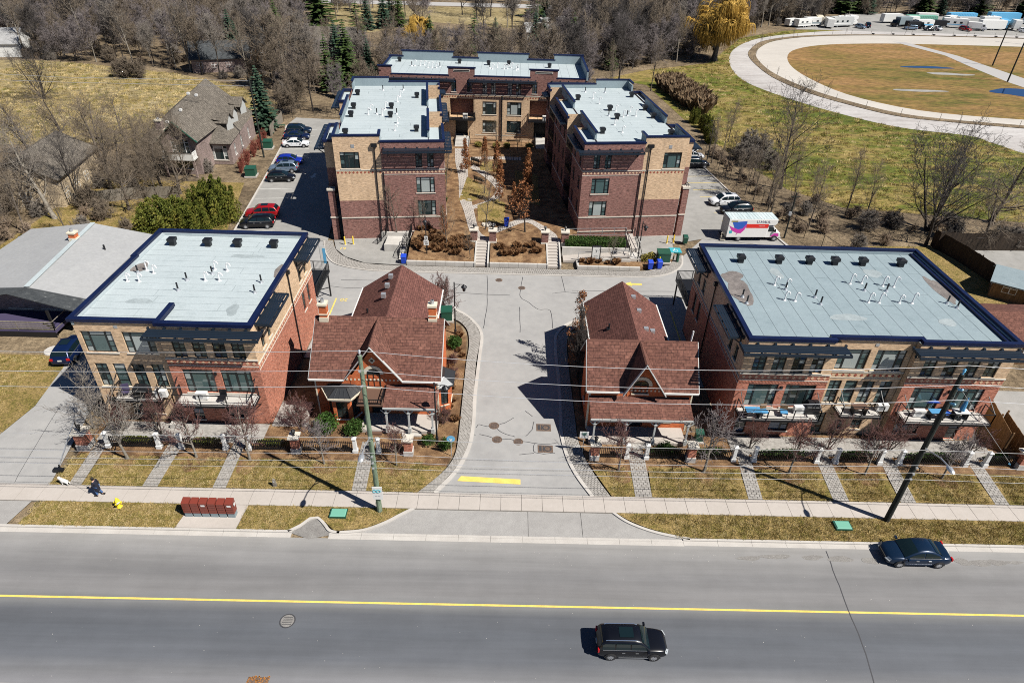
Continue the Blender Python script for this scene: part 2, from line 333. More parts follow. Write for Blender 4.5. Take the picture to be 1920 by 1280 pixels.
    def build(s, name, mat, parent=None, label=None, cat=None, group=None, kind=None, world=True, smooth=False):
        V = [Vector(p) for p in s.v]
        if s.fn: V = [Vector(s.fn(p)) for p in V]
        if parent is not None and world and parent.name in INV:
            iv = INV[parent.name]; V = [iv @ p for p in V]
        me = bpy.data.meshes.new(name); me.from_pydata(V, [], s.f); me.update()
        if s.uv:
            ul = me.uv_layers.new(name="UVMap"); 
            for fi, uvs in s.uv.items():
                p = me.polygons[fi]
                for k, li in enumerate(p.loop_indices): ul.data[li].uv = uvs[k]
        me.materials.append(MT[mat] if isinstance(mat, str) else mat)
        if smooth:
            me.polygons.foreach_set('use_smooth', [True]*len(me.polygons))
        return link(name, me, parent, label, cat, group, kind)
def link(name, me, parent=None, label=None, cat=None, group=None, kind=None):
    o = bpy.data.objects.new(name, me); COL.objects.link(o)
    if parent is not None:
        o.parent = parent
        if parent.name in INV: INV[o.name] = INV[parent.name]   # sub-parts share the frame
    return props(o, label, cat, group, kind)
def kids(o): return KID.get(o.name, ())
def copy_tree(o, parent=None, loc=None, rz=None, scale=None, label=None, group=None):
    c = o.copy(); COL.objects.link(c)
    if parent is not None: c.parent = parent
    if loc is not None: c.location = loc
    if rz is not None: c.rotation_euler = (0, 0, rz)
    if scale is not None: c.scale = scale if hasattr(scale, '__len__') else (scale,)*3
    if label: c['label'] = label
    if group: c['group'] = group
    for ch in list(o.children): copy_tree(ch, c)
    return c
def sheet(name, pts, z, mat, kind='structure', parent=None, **k):
    return MB().add([(x, y, z) for x, y in pts], [tuple(range(len(pts)))]).build(name, mat, parent, kind=kind, **k)
def slab(name, pts, z0, z1, mat, kind='structure', parent=None, **k):
    return MB().prism(pts, z0, z1).build(name, mat, parent, kind=kind, **k)
def resample(C, n):
    ls = [0.]
    for i in range(len(C)-1): ls.append(ls[-1]+sqrt((C[i+1][0]-C[i][0])**2+(C[i+1][1]-C[i][1])**2))
    out = []; j = 0
    for k in range(n):
        s = ls[-1]*k/(n-1)
        while j < len(C)-2 and ls[j+1] < s: j += 1
        t = (s-ls[j])/((ls[j+1]-ls[j]) or 1); t = min(1, max(0, t))
        out.append((C[j][0]+(C[j+1][0]-C[j][0])*t, C[j][1]+(C[j+1][1]-C[j][1])*t))
    return out
def ribbon(L_, R_, z, mb=None):
    mb = mb or MB()
    if len(L_) != len(R_): n = max(len(L_), len(R_), 90); L_, R_ = resample(L_, n), resample(R_, n)
    for i in range(len(L_)-1):
        mb.quad((*L_[i], z), (*L_[i+1], z), (*R_[i+1], z), (*R_[i], z))
    return mb
def smooth_curve(pts, n=6):
    out = []
    P = [pts[0]]+list(pts)+[pts[-1]]
    for i in range(1, len(P)-2):
        p0, p1, p2, p3 = P[i-1], P[i], P[i+1], P[i+2]
        for k in range(n):
            t = k/n
            out.append(tuple(.5*((2*p1[d])+(-p0[d]+p2[d])*t+(2*p0[d]-5*p1[d]+4*p2[d]-p3[d])*t*t+(-p0[d]+3*p1[d]-3*p2[d]+p3[d])*t**3) for d in range(len(p1))))
    out.append(tuple(pts[-1])); return out
def offset(pts, d):
    out = []
    for i, p in enumerate(pts):
        a = pts[max(0, i-1)]; b = pts[min(len(pts)-1, i+1)]
        dx, dy = b[0]-a[0], b[1]-a[1]; l = sqrt(dx*dx+dy*dy) or 1
        out.append((p[0]-dy/l*d, p[1]+dx/l*d))
    return out
def kerb_along(pts, wd=.16, z0=-.15, z1=.0, mb=None):
    mb = mb or MB(); A = offset(pts, wd/2); B = offset(pts, -wd/2)
    for i in range(len(pts)-1):
        a0, a1, b0, b1 = A[i], A[i+1], B[i], B[i+1]
        mb.add([(*a0,z0),(*a1,z0),(*b1,z0),(*b0,z0),(*a0,z1),(*a1,z1),(*b1,z1),(*b0,z1)], [(4,5,6,7),(0,1,5,4),(2,3,7,6),(3,0,4,7),(1,2,6,5)])
    return mb
TXT = {}
def text_mesh(s, size, depth=.004):
    k = (s, size)
    if k not in TXT:
        cu = bpy.data.curves.new('lettering', 'FONT'); cu.body = s; cu.size = size; cu.extrude = depth; cu.align_x = 'CENTER'; cu.align_y = 'CENTER'; cu.resolution_u = 3
        ob = bpy.data.objects.new('lettering', cu); COL.objects.link(ob)
        dg = bpy.context.evaluated_depsgraph_get(); me = bpy.data.meshes.new_from_object(ob.evaluated_get(dg))
        bpy.data.objects.remove(ob); TXT[k] = me
    return TXT[k].copy()
def lettering(s, size, mat, mtx, parent, name='lettering'):
    me = text_mesh(s, size)
    if parent is not None and parent.name in INV: mtx = INV[parent.name] @ mtx
    me.transform(mtx); me.materials.clear(); me.materials.append(MT[mat])
    return link(name, me, parent)
def frame_mtx(o, ux, uy):
    ux, uy = Vector(ux).normalized(), Vector(uy).normalized(); uz = ux.cross(uy)
    m = Matrix.Identity(4)
    for i in range(3): m[i][0] = ux[i]; m[i][1] = uy[i]; m[i][2] = uz[i]; m[i][3] = o[i]
    return m

# ------------------------------------------------------------------ walls and windows
def wall(parent, mat, P, ux, L_, z0, z1, openings=(), depth=.16, nrm=None, name='wall', label=None, world=True, mb=None):
    """wall sheet with real openings and reveals; P=(x,y) of a=0, ux unit 2-vector, nrm outward 2-vector"""
    own = mb is None; mb = mb or MB()
    xs = sorted({0, L_} | {a for o in openings for a in o[:2] if 0 < a < L_})
    zs = sorted({z0, z1} | {a for o in openings for a in o[2:4] if z0 < a < z1})
    pt = lambda a, z, d=0: (P[0]+ux[0]*a-nrm[0]*d, P[1]+ux[1]*a-nrm[1]*d, z)
    for i in range(len(xs)-1):
        for j in range(len(zs)-1):
            cx, cz = (xs[i]+xs[i+1])/2, (zs[j]+zs[j+1])/2
            if any(o[0] < cx < o[1] and o[2] < cz < o[3] for o in openings): continue
            mb.quad(pt(xs[i], zs[j]), pt(xs[i+1], zs[j]), pt(xs[i+1], zs[j+1]), pt(xs[i], zs[j+1]))
    for a0, a1, b0, b1 in [o[:4] for o in openings]:
        b0 = max(b0, z0); b1 = min(b1, z1)
        if b1 <= b0: continue
        mb.quad(pt(a0,b0), pt(a0,b1), pt(a0,b1,depth), pt(a0,b0,depth)); mb.quad(pt(a1,b0), pt(a1,b1), pt(a1,b1,depth), pt(a1,b0,depth))
        mb.quad(pt(a0,b0), pt(a1,b0), pt(a1,b0,depth), pt(a0,b0,depth)); mb.quad(pt(a0,b1), pt(a1,b1), pt(a1,b1,depth), pt(a0,b1,depth))
    return mb.build(name, mat, parent, label, world=world) if own else mb
PANE = {}
def pane_mesh(mat):
    if mat not in PANE:
        me = bpy.data.meshes.new('pane'); me.from_pydata([(0,-.01,0),(1,-.01,0),(1,-.01,1),(0,-.01,1),(0,.01,0),(1,.01,0),(1,.01,1),(0,.01,1)], [], [(0,1,2,3),(4,7,6,5),(0,4,5,1),(3,2,6,7)])
        me.materials.append(MT[mat]); PANE[mat] = me
    return PANE[mat]
def layout(style, w, h):
    """list of panes (a0,a1,b0,b1,role)"""
    f = .07; o = []
    if style == 'trip':
        s = w*.24; t = h*.2; c0, c1 = s, w-s
        for a, b in ((0, s), (c0, c1), (c1, w)): o.append((a+f, b-f, h-t+.03, h-f, 't'))
        for k in range(3):
            z0, z1 = (h-t)*k/3, (h-t)*(k+1)/3
            for a, b in ((0, s), (c1, w)): o.append((a+f, b-f, z0+(f if k == 0 else .025), z1-.025, 's'))
        o.append((c0+f, c1-f, f, h-t-.03, 'c'))
    elif style == 'pair':
        for c in range(2):
            for k in range(4): o.append((w*c/2+(f if c == 0 else f*.7), w*(c+1)/2-(f if c else f*.7), h*k/4+(f if k == 0 else .025), h*(k+1)/4-(f if k == 3 else .025), 's'))
    elif style == 'pair3':
        for c in range(2):
            for k in range(3): o.append((w*c/2+f, w*(c+1)/2-f, h*k/3+f*.6, h*(k+1)/3-f*.6, 's'))
    elif style == 'door':
        t = h*.16; s = w*.2
        for a, b in ((0, s), (s, w/2), (w/2, w-s), (w-s, w)): o.append((a+f, b-f, h-t+.03, h-f, 't'))
        for k in range(3):
            for a, b in ((0, s), (w-s, w)): o.append((a+f, b-f, (h-t)*k/3+.04, (h-t)*(k+1)/3-.03, 's'))
        o.append((s+f*1.4, w/2-f*1.2, .2, h-t-.08, 'c')); o.append((w/2+f*1.2, w-s-f*1.4, .2, h-t-.08, 'c'))
    elif style == 'two':
        o += [(f, w*.62-f, f, h-f, 'c'), (w*.62+f, w-f, f, h/2-.03, 's'), (w*.62+f, w-f, h/2+.03, h-f, 's')]
    elif style == 'sash':
        for c in range(2):
            for k in range(2): o.append((w*c/2+.05, w*(c+1)/2-.05, h*k/2+.05, h*(k+1)/2-.05, 's'))
    elif style == 'one': o.append((f, w-f, f, h-f, 'c'))
    elif style == 'panel':
        for k in range(4): o.append((f, w-f, h*k/4+.03, h*(k+1)/4-.03, 's'))
    return o
def window(parent, P, ux, nrm, w, h, style='trip', glass=('glass', 'glassteal'), frame='frame', sill=True, world=True, rnd=None, depth=.1, sillmat='stone'):
    """window set back in its opening: frame (with sill) > panes. P=(x,y,z) lower corner on the wall face"""
    pan = layout(style, w, h)
    pt = lambda a, z, d: Vector((P[0]+ux[0]*a-nrm[0]*d, P[1]+ux[1]*a-nrm[1]*d, P[2]+z))
    fb = MB()
    def bar(a0, a1, b0, b1):
        q = [pt(a0,b0,depth), pt(a1,b0,depth), pt(a1,b1,depth), pt(a0,b1,depth), pt(a0,b0,depth+.06), pt(a1,b0,depth+.06), pt(a1,b1,depth+.06), pt(a0,b1,depth+.06)]
        fb.add(q, [(0,1,2,3),(0,4,5,1),(1,5,6,2),(2,6,7,3),(3,7,4,0)])
    xs = sorted({0, w} | {x for p in pan for x in p[:2]}); zs = sorted({0, h} | {x for p in pan for x in p[2:4]})
    inside = lambda x, z: any(p[0] < x < p[1] and p[2] < z < p[3] for p in pan)
    for i in range(len(xs)-1):
        j = 0
        while j < len(zs)-1:
            cx = (xs[i]+xs[i+1])/2
            if inside(cx, (zs[j]+zs[j+1])/2): j += 1; continue
            k = j
            while k < len(zs)-1 and not inside(cx, (zs[k]+zs[k+1])/2): k += 1
            bar(xs[i], xs[i+1], zs[j], zs[k]); j = k
    fr = fb.build('window', frame, parent, world=world)
    iv = INV.get(parent.name, Matrix.Identity(4)) if world else Matrix.Identity(4)
    R = random.random
    gc = rnd if rnd else random.choice(glass)
    for a0, a1, b0, b1, role in pan:
        g = gc if role == 'c' else (random.choice(glass) if R() < .5 else ('glassteal' if 'glassteal' in glass else glass[0]))
        o = link('pane', pane_mesh(g), fr)
        p = pt(a0, b0, depth+.035)
        mm = Matrix(((ux[0], -nrm[0], 0, p.x), (ux[1], -nrm[1], 0, p.y), (0, 0, 1, p.z), (0, 0, 0, 1)))
        tl = random.uniform(-.004, .004)
        o.matrix_basis = iv @ mm @ Matrix.Rotation(tl, 4, 'X') @ Matrix.Diagonal((a1-a0, 1, b1-b0, 1))
    if sill:
        sb = MB(); q = []
        for d in (-.07, depth-.01):
            for z in (-.1, -.002):
                for a in (-.08, w+.08): q.append(pt(a, z, d))
        sb.add(q, [(0,1,3,2),(4,6,7,5),(0,4,5,1),(2,3,7,6),(0,2,6,4),(1,5,7,3)]); sb.build('sill', sillmat, fr, world=world)
    return fr
def pergola(parent, A, ux, nrm, L_, z, depth=1.25, nsl=5, world=True, brackets=3, name='pergola'):
    """flat slatted sun canopy: frame part with brackets, slats as parts"""
    pt = lambda a, d, zz: Vector((A[0]+ux[0]*a+nrm[0]*d, A[1]+ux[1]*a+nrm[1]*d, zz))
    fb = MB()
    fb.beam(pt(0,.04,z), pt(L_,.04,z), .1, .14); fb.beam(pt(-.05,depth,z-.02), pt(L_+.05,depth,z-.02), .12, .2)
    nr = max(3, int(L_/1.2)+1)
    for k in range(nr):
        a = L_*k/(nr-1); fb.beam(pt(a,.02,z+.05), pt(a,depth,z+.05), .07, .16)
        fb.beam(pt(a,-.02,z+.16), pt(a,.14,z+.16), .16, .2)
    for k in range(brackets):
        a = .5+(L_-1)*k/max(1, brackets-1)
        fb.beam(pt(a,.03,z-.75), pt(a,depth*.75,z-.1), .09); fb.beam(pt(a,.04,z-.8), pt(a,.04,z-.1), .1)
    t = fb.build(name, 'slat', parent, world=world)
    for k in range(nsl):
        d = .12+(depth-.2)*(k+.5)/nsl; wd = (depth-.2)/nsl*.86
        sb = MB(); sb.beam(pt(0,d,z+.15), pt(L_,d,z+.15), wd, .035); sb.build('slat', 'slat', t, world=world)
    return t
def frieze(parent, P, ux, nrm, L_, z, h=.3, mat='motif', step=.45, world=True):
    """row of brick cross/diamond motifs between two stone courses"""
    mb = MB(); n = max(2, int(L_/step)); pt = lambda a, zz, d: (P[0]+ux[0]*a+nrm[0]*d, P[1]+ux[1]*a+nrm[1]*d, zz)
    for k in range(n):
        a = L_*(k+.5)/n; r = h*.42
        for q in ([(a-r,z),(a,z-r),(a+r,z),(a,z+r)],):
            mb.add([pt(x,zz,.02) for x, zz in q]+[pt(x,zz,0) for x, zz in q], [(0,1,2,3),(0,1,5,4),(1,2,6,5),(2,3,7,6),(3,0,4,7)])
    o = mb.build('frieze', mat, parent, world=world); o['kind'] = 'stuff'; return o
def course(parent, P, ux, nrm, L_, z, h=.12, d=.05, mat='stone', world=True, name='stone_course'):
    pt = lambda a, zz, dd: (P[0]+ux[0]*a+nrm[0]*dd, P[1]+ux[1]*a+nrm[1]*dd, zz)
    q = [pt(0,z,-.01),pt(L_,z,-.01),pt(L_,z,d),pt(0,z,d),pt(0,z+h,-.01),pt(L_,z+h,-.01),pt(L_,z+h,d),pt(0,z+h,d)]
    return MB().add(q, [(3,2,1,0),(4,5,6,7),(0,1,5,4),(1,2,6,5),(2,3,7,6),(3,0,4,7)]).build(name, mat, parent, world=world)
def downpipe(parent, pts, r=.06, world=True):
    return MB().path(pts, r, 6).build('downpipe', 'black', parent, world=world)
def railing(parent, pts, h=1.05, mat='black', step=.14, posts=1.4, world=True, name='railing', picket=.02):
    fb = MB()
    for i in range(len(pts)-1):
        a, b = Vector(pts[i]), Vector(pts[i+1]); up = Vector((0,0,1)); d = b-a
        fb.beam(a+up*h, b+up*h, .06, .05); fb.beam(a+up*.1, b+up*.1, .04, .04)
        n = max(1, round(d.length/posts))
        for k in range(n+1): p = a+d*k/n; fb.beam(p, p+up*(h+.02), .06)
        if step:
            n = max(1, int(d.length/step))
            for k in range(n): p = a+d*(k+.5)/n; fb.beam(p+up*.1, p+up*h, picket)
    return fb.build(name, mat, parent, world=world)
# roof fittings -------------------------------------------------
def roof_vent(parent, x, y, z, world=True):
    b = MB(); b.box(x-.24,x+.24,y-.24,y+.24,z,z+.42); b.box(x-.34,x+.34,y-.34,y+.34,z+.42,z+.72)
    b.add([(x-.34,y-.34,z+.72),(x+.34,y-.34,z+.72),(x+.34,y+.34,z+.72),(x-.34,y+.34,z+.72),(x,y,z+.84)], [(0,1,4),(1,2,4),(2,3,4),(3,0,4)])
    return b.build('roof_vent', 'black', parent, world=world)
def roof_pipe(parent, x, y, z, kind='hook', world=True):
    b = MB()
    if kind == 'hook':
        h = random.uniform(.55, .85); pts = [(x,y,z),(x,y,z+h)]+[(x+.16-.16*cos(t),y,z+h+.16*sin(t)) for t in (pi*.3, pi*.6, pi)]+[(x+.32,y,z+h-.12)]
        b.path(pts, .06, 7)
        b.lathe([(.16,0),(.1,.09),(.07,.1)], (x,y,z), 8)
        return b.build('vent_pipe', 'whitepvc', parent, world=world)
    b.tube((x,y,z),(x,y,z+.75),.07,.07,7); o = b.build('stack_pipe', 'black', parent, world=world)
    MB().lathe([(.2,0),(.12,.12),(.09,.26)], (x,y,z), 8).build('collar', 'galv', o, world=world)
    return o
def membrane(parent, x0, x1, y0, y1, z, along='x', wd=1.05, mat='membrane', world=True, seed=1):
    """roofing felt laid in sheets, each its own piece, dark seams between"""
    R = random.Random(seed)
    MB().box(x0,x1,y0,y1,z-.12,z-.012).build('roof_deck', 'seam', parent, world=world)
    n = max(1, round(((y1-y0) if along == 'x' else (x1-x0))/wd)); g = .016
    for k in range(n):
        if along == 'x':
            a, b = y0+(y1-y0)*k/n, y0+(y1-y0)*(k+1)/n; c = R.uniform(x0+.2*(x1-x0), x1-.2*(x1-x0))
            for p, q in ((x0, c), (c, x1)): MB().box(p+g,q-g,a+g,b-g,z-.012,z+R.uniform(0,.006)).build('roof_sheet', mat, parent, world=world)
        else:
            a, b = x0+(x1-x0)*k/n, x0+(x1-x0)*(k+1)/n; c = R.uniform(y0+.2*(y1-y0), y1-.2*(y1-y0))
            for p, q in ((y0, c), (c, y1)): MB().box(a+g,b-g,p+g,q-g,z-.012,z+R.uniform(0,.006)).build('roof_sheet', mat, parent, world=world)
def coping(parent, pts, z, wd=.32, h=.24, world=True, mat='navy', name='coping'):
    mb = MB()
    for i in range(len(pts)-1):
        a, b = Vector((*pts[i], z)), Vector((*pts[i+1], z)); d = (b-a).normalized()*(wd/2-.003*i)
        mb.beam(a-d, b+d, wd+.002*i, h+.004*i)
    return mb.build(name, mat, parent, world=world)
def blob(parent, name, mat, c, rx, ry, z, n=18, seed=0, kind=None):
    R = random.Random(seed); ph = [R.uniform(0, 6.3) for _ in range(3)]
    P = []
    for i in range(n):
        t = 2*pi*i/n; k = 1+.16*sin(2*t+ph[0])+.1*sin(3*t+ph[1])+.06*sin(5*t+ph[2])
        P.append((c[0]+rx*k*cos(t), c[1]+ry*k*sin(t), z))
    o = MB().add(P, [tuple(range(n))]).build(name, mat, parent)
    if kind: o['kind'] = kind
    return o
# ================================================================== SETTING
GZ = -.15
sheet('ground', [(-420,-30),(420,-30),(420,700),(-420,700)], GZ-.02, 'litter')
hill_pts = [(-330,185),(-200,176),(-127,173),(-116,173.6),(-104,171),(-91,166.8),(-79,163.5),(-65.5,156.2),(-56.2,149),(-48,140),(-46,122),(-52,118),(-60,112),(-75,112),(-110,104),(-330,96)]
sheet('hill_field', hill_pts, GZ+.004, 'hill')
tf = [(33,166),(24,172),(36,183),(55,194),(62,208),(76,236),(97,254),(120,263),(150,267),(400,262),(400,84),(120,84),(90,86),(62,90),(50,92),(44,99),(41,110),(38,124),(36,136)]
sheet('track_field', tf, GZ+.004, 'trackfield')
outer = smooth_curve([(180,108),(130,112),(100,118),(94,126),(91.7,130.9),(79.7,135.8),(70.1,147),(62.3,161.9),(58.9,176),(61.4,196),(68.7,216.9),(81.7,235.9),(99.7,249.2),(120.7,258.5),(148.5,261.3),(190,261),(330,262)])
berm_o = smooth_curve([(180,126),(130,132),(106.6,137.2),(93.4,140.4),(83.4,144.2),(76,153.7),(71,163.5),(68,177),(68,191.3),(69.8,206.1),(74,217.7),(82.5,232),(97.7,243.3),(116.2,249.3),(142.3,252.5),(190,253.5),(330,254.5)])
track_o = smooth_curve([(180,128),(130,134),(107.6,139.4),(94.3,142.4),(84.9,146.7),(77.6,156.6),(72.9,167),(70,181),(70.1,194),(72.4,207.6),(77,219),(85.5,231.8),(98.5,241.2),(116.5,247.6),(142.3,251),(190,252),(330,253)])
track_i = smooth_curve([(180,136),(130,141.5),(111.1,144.2),(97.6,146.9),(88.6,151.4),(80.8,161.8),(77.7,176),(77.7,191.5),(81.4,206.5),(88,218.5),(99.5,227.6),(115.3,232.6),(135,234.9),(190,236),(330,238)])
ribbon(outer, berm_o, GZ+.012).build('service_track', 'track2', kind='structure')
ribbon(berm_o, track_o, GZ+.1).build('track_berm', 'litter', kind='structure')
ribbon(track_o, track_i, GZ+.02).build('race_track', 'track', kind='structure')
sheet('infield', list(track_i)+[(330,136)], GZ+.012, 'infield')
ribbon([(128,238),(133.5,216),(132,200),(131,181),(134,150)], [(132,238),(137.5,216),(138,200),(139,179),(142,150)], GZ+.03).build('infield_road', 'farroad', kind='structure')
def pond(name, c, rx, ry, s): o = blob(None, name, 'water', c, rx, ry, GZ+.035, 26, s); o['kind'] = 'structure'
pond('puddle', (118,197.2), 6.5, 1.7, 3); pond('puddle', (128,169), 8.5, 4.2, 5); pond('puddle', (141,166), 7, 4, 8)
o = blob(None, 'sand_patch', 'lot', (120,189), 6, 1.5, GZ+.024, 24, 9, 'structure')
o = blob(None, 'bare_earth_patch', 'lot', (101,168.5), 6, 1.3, GZ+.024, 24, 4, 'structure')
sheet('storage_yard', [(103,258.5),(330,258.5),(330,306),(140,306),(132,272),(104,270)], GZ+.015, 'lot')
sheet('far_field', [(-72,232),(-45,226),(-28,250),(8,240),(12,288),(-72,288)], GZ+.004, 'hill')
sheet('far_street', [(-90,288.5),(30,292),(30,303),(-90,298)], GZ+.016, 'farroad')
sheet('rear_clearing', [(-46,131),(-33,131),(-30,150),(-38,158),(-50,146)], GZ+.004, 'litter')

# main road, kerbs, sidewalk --------------------------------------------------
sheet('main_road', [(-95,19.2),(95,19.2),(95,29.62),(-95,29.62)], -.12, 'asphalt')
R_ = random.Random(3)
m = MB(); m.box(-95,95,24.62,24.76,-.118,-.116); m.build('centre_line', 'yellow', kind='structure')
def crack(pts, wd=.05, z=-.108, name='crack_seal', mat='seal'):
    P = smooth_curve(pts, 4); P = [(x+R_.uniform(-.03,.03), y+R_.uniform(-.03,.03)) for x, y in P]
    return ribbon(offset(P, wd/2), offset(P, -wd/2), z).build(name, mat, kind='structure')
crack([(22.8,29.4),(22.6,27.2),(22.4,24.9),(22.3,22.6),(21.9,20)], .07, -.115)
for k in range(9):
    blob(None, 'road_spall', 'patch', (17.2+k*2.15+R_.uniform(-.4,.4) if k < 5 else 32+(k-5)*1.2, 28.9-R_.uniform(0,.25)), R_.uniform(.45,1.0), R_.uniform(.14,.3), -.114+.0006*k, 18, k, 'structure')
def gutter(x0, x1):
    n = max(1, round((x1-x0)/2.4))
    root = MB(); root.box(x0,x1,29.6,30.25,-.2,-.17); r = root.build('kerb_bed', 'kerb', kind='structure')
    for k in range(n):
        a, b = x0+(x1-x0)*k/n+.008, x0+(x1-x0)*(k+1)/n-.008
        q = MB(); q.box(a,b,29.6,29.98,-.17,-.105); q.box(a,b,29.98,30.16,-.17,.0); q.build('kerbstone', 'kerb', r)
gutter(-95,-14.5); gutter(12.9,95)
q = MB(); n = 11
kb = MB().box(-11.9,12.9,29.5,30.15,-.2,-.16).build('kerb_bed', 'kerb', kind='structure')
for k in range(n):
    a, b = -11.9+24.8*k/n+.008, -11.9+24.8*(k+1)/n-.008
    q = MB(); q.box(a,b,29.55,29.9,-.16,-.108); q.box(a,b,29.9,30.1,-.16,-.085); q.build('kerbstone', 'kerb', kb)
# south kerb
r = MB().box(-95,95,18.4,19.28,-.25,-.16).build('south_kerb_bed', 'kerb', kind='structure')
for k in range(24): MB().box(-36+k*3.0+.01,-33+k*3.0-.01,18.75,19.26,-.16,-.1).build('kerbstone', 'kerb', r)
sheet('south_verge', [(-95,5),(95,5),(95,18.4),(-95,18.4)], -.02, 'lawn')
# apron between sidewalk and road
k1 = smooth_curve([(-11.4,30.05),(-9.6,30.3),(-8.2,31.0),(-7.2,31.75),(-6.3,32.4)], 5)
k2 = smooth_curve([(8.2,32.45),(9.1,31.6),(10.3,30.95),(11.6,30.5),(13.4,30.12)], 5)
sheet('apron', k1+[(2.0,32.36),(2.0,30.1)]+[(-11.4,30.1)], -.098, 'apron')
sheet('apron', [(2.03,32.36),(5.85,32.36),(5.85,30.1),(2.03,30.1)], -.094, 'apron'); sheet('apron', [(5.88,32.38)]+k2+[(5.88,30.1)], -.098, 'apron')
kerb_along(k1, .2).build('kerb', 'kerb', kind='structure'); kerb_along(k2, .2).build('kerb', 'kerb', kind='structure')
# kerb dip round the storm drain
kd = smooth_curve([(-14.8,30.08),(-14.1,30.6),(-13.6,31.2),(-13.0,31.3),(-12.4,30.75),(-11.9,30.2),(-11.2,30.05)], 5)
kerb_along(kd, .2).build('kerb', 'kerb', kind='structure')
sheet('drain_hollow', kd+[(-13.2,29.5)], -.11, 'patch')
# sidewalk slabs, one piece each
sw = MB().box(-95,95,32.32,33.9,-.15,-.045).build('sidewalk', 'pavernear', kind='structure')
R2 = random.Random(11)
x = -47.4
while x < 47:
    wd = 1.53; s_ = MB(); z = R2.uniform(0, .008)
    s_.box(x+.012,x+wd-.012,32.34,33.62,-.045,z); s_.build('slab', 'slab', sw)
    s_ = MB(); s_.box(x+.012,x+wd-.012,33.64,33.88,-.045,R2.uniform(0,.006)); s_.build('slab', 'slab', sw); x += wd
# left neighbour driveway
sheet('left_driveway', [(-41.5,33.92),(-33.5,33.92),(-35.0,42.5),(-36.5,60),(-42,60),(-41,50),(-39.9,42.7)], -.02, 'driveway')
sheet('left_driveway_apron', [(-41,30.1),(-34.4,30.1),(-33.9,32.3),(-41,32.3)], -.05, 'apron')
crack([(-36.2,34),(-37.0,38),(-37.9,43)], .035, -.014)
sheet('left_lawn', [(-95,33.92),(-41.5,33.92),(-39.9,42.7),(-40.6,48.2),(-42.3,50.6),(-43.6,51.6),(-95,51.6)], .0, 'lawn')
sheet('left_flower_bed', [(-95,50),(-43.4,50),(-42.6,51.3),(-43.5,53.2),(-95,53.2)], .012, 'litter')
sheet('left_back_yard', [(-62,60),(-36.5,60),(-36,76),(-40,95),(-62,95)], -.02, 'lawn')
# boulevard strips
def lawn(pts, name='boulevard_lawn'): return slab(name, pts, -.12, .006, 'lawn')
lawn([(-33.6,30.17),(-22.7,30.17),(-22.4,32.3),(-32.9,32.3)]); lawn([(-18.4,30.17),(-14.75,30.2),(-14.1,30.7),(-13.6,31.32),(-13,31.42),(-12.3,30.85),(-11.6,30.2),(-9.65,30.42),(-8.3,31.1),(-7.3,31.85),(-6.6,32.3),(-18.25,32.3)])
lawn([(8.5,32.3),(9.2,31.72),(10.4,31.07),(11.7,30.6),(13.5,30.2),(95,30.2),(95,32.3)])
slab('mailbox_pad', [(-22.65,30.18),(-18.45,30.18),(-18.3,32.3),(-22.35,32.3)], -.12, .012, 'slab')
# entrance driveway + cross street
dl = [(-4.95,33.9),(-3.9,35.5),(-3.1,37.2),(-2.6,39.3),(-2.45,42),(-2.5,46),(-2.35,52),(-2.3,55),(-2.8,56.9),(-4.0,58.8),(-5.5,60.2),(-7.5,60.8),(-14,60.8),(-15.2,57.5),(-19.2,57.5)]
dr = [(6.9,33.9),(5.9,36),(5.3,38),(5.0,40.3),(4.95,42),(5.15,46),(5.1,53.7),(5.5,56.1),(6.8,57.9),(8.5,58.9),(15.2,58.9),(15.5,48),(18.6,48)]
DL = smooth_curve(dl[:11], 5); DR = smooth_curve(dr[:10], 5)
sheet('driveway', DL+[(-7.5,60.9),(-14.6,60.9),(-15.3,50.7),(-19.2,50.7),(-19.2,57.4),(-24,57.4),(-33,57.6),(-36.3,76),(-22.4,76),(-20.6,70),(-17,68.45),(-12.8,68.2),(-3.5,68.2),(8.3,68.3),(16,68.4),(19.5,69.3),(21.6,71.5),(22.1,74),(26,79.5),(37.2,77.5),(38.8,62),(19,57.3),(18.6,57.3),(18.6,47.5),(14.8,47.5),(14.8,58.9)]+DR[::-1], -.10, 'driveway')
kerb_along(DL, .3).build('driveway_kerb', 'kerb', kind='structure'); kerb_along(DR, .3).build('driveway_kerb', 'kerb', kind='structure')
sheet('parking_lot', [(-36.3,76.05),(-22.9,76.05),(-26.5,104),(-33.2,129.5),(-41.9,130.2),(-42.3,124.7),(-39.7,113.1),(-37.6,96.1),(-35.4,78.2)], -.096, 'lot')
sheet('parking_lot', [(22.3,78),(26,79.55),(37.4,77.55),(36.2,83),(34.8,92),(33.4,104),(31.8,118),(20,118),(20.6,90)], -.096, 'lot')
kerb_along([(-35.3,76),(-37.5,96.1),(-39.6,113.1),(-42.2,124.7)], .22, -.15, .03).build('lot_kerb', 'kerb', kind='structure')
kerb_along([(31.8,118),(33.2,106),(34.5,95.8),(35.4,89.2),(36.3,81),(37.0,77)], .22, -.15, .03).build('lot_kerb', 'kerb', kind='structure')
# stall lines
sl_ = MB()
for k in range(13):
    t = k/12; y = 78.2+t*44; x = -35.4-(y-78.2)*.123
    sl_.beam((x+.3,y,-.088),(x+4.9,y+.55,-.088),.1,.004)
sl_.build('stall_lines', 'whitepaint', kind='structure')
sl_ = MB()
for k in range(9):
    y = 80.5+k*2.9; x = 36.4-(y-80.5)*.125; sl_.beam((x-5.4,y-.6,-.088),(x-.2,y,-.088),.1,.004)
sl_.build('stall_lines', 'yellow', kind='structure')
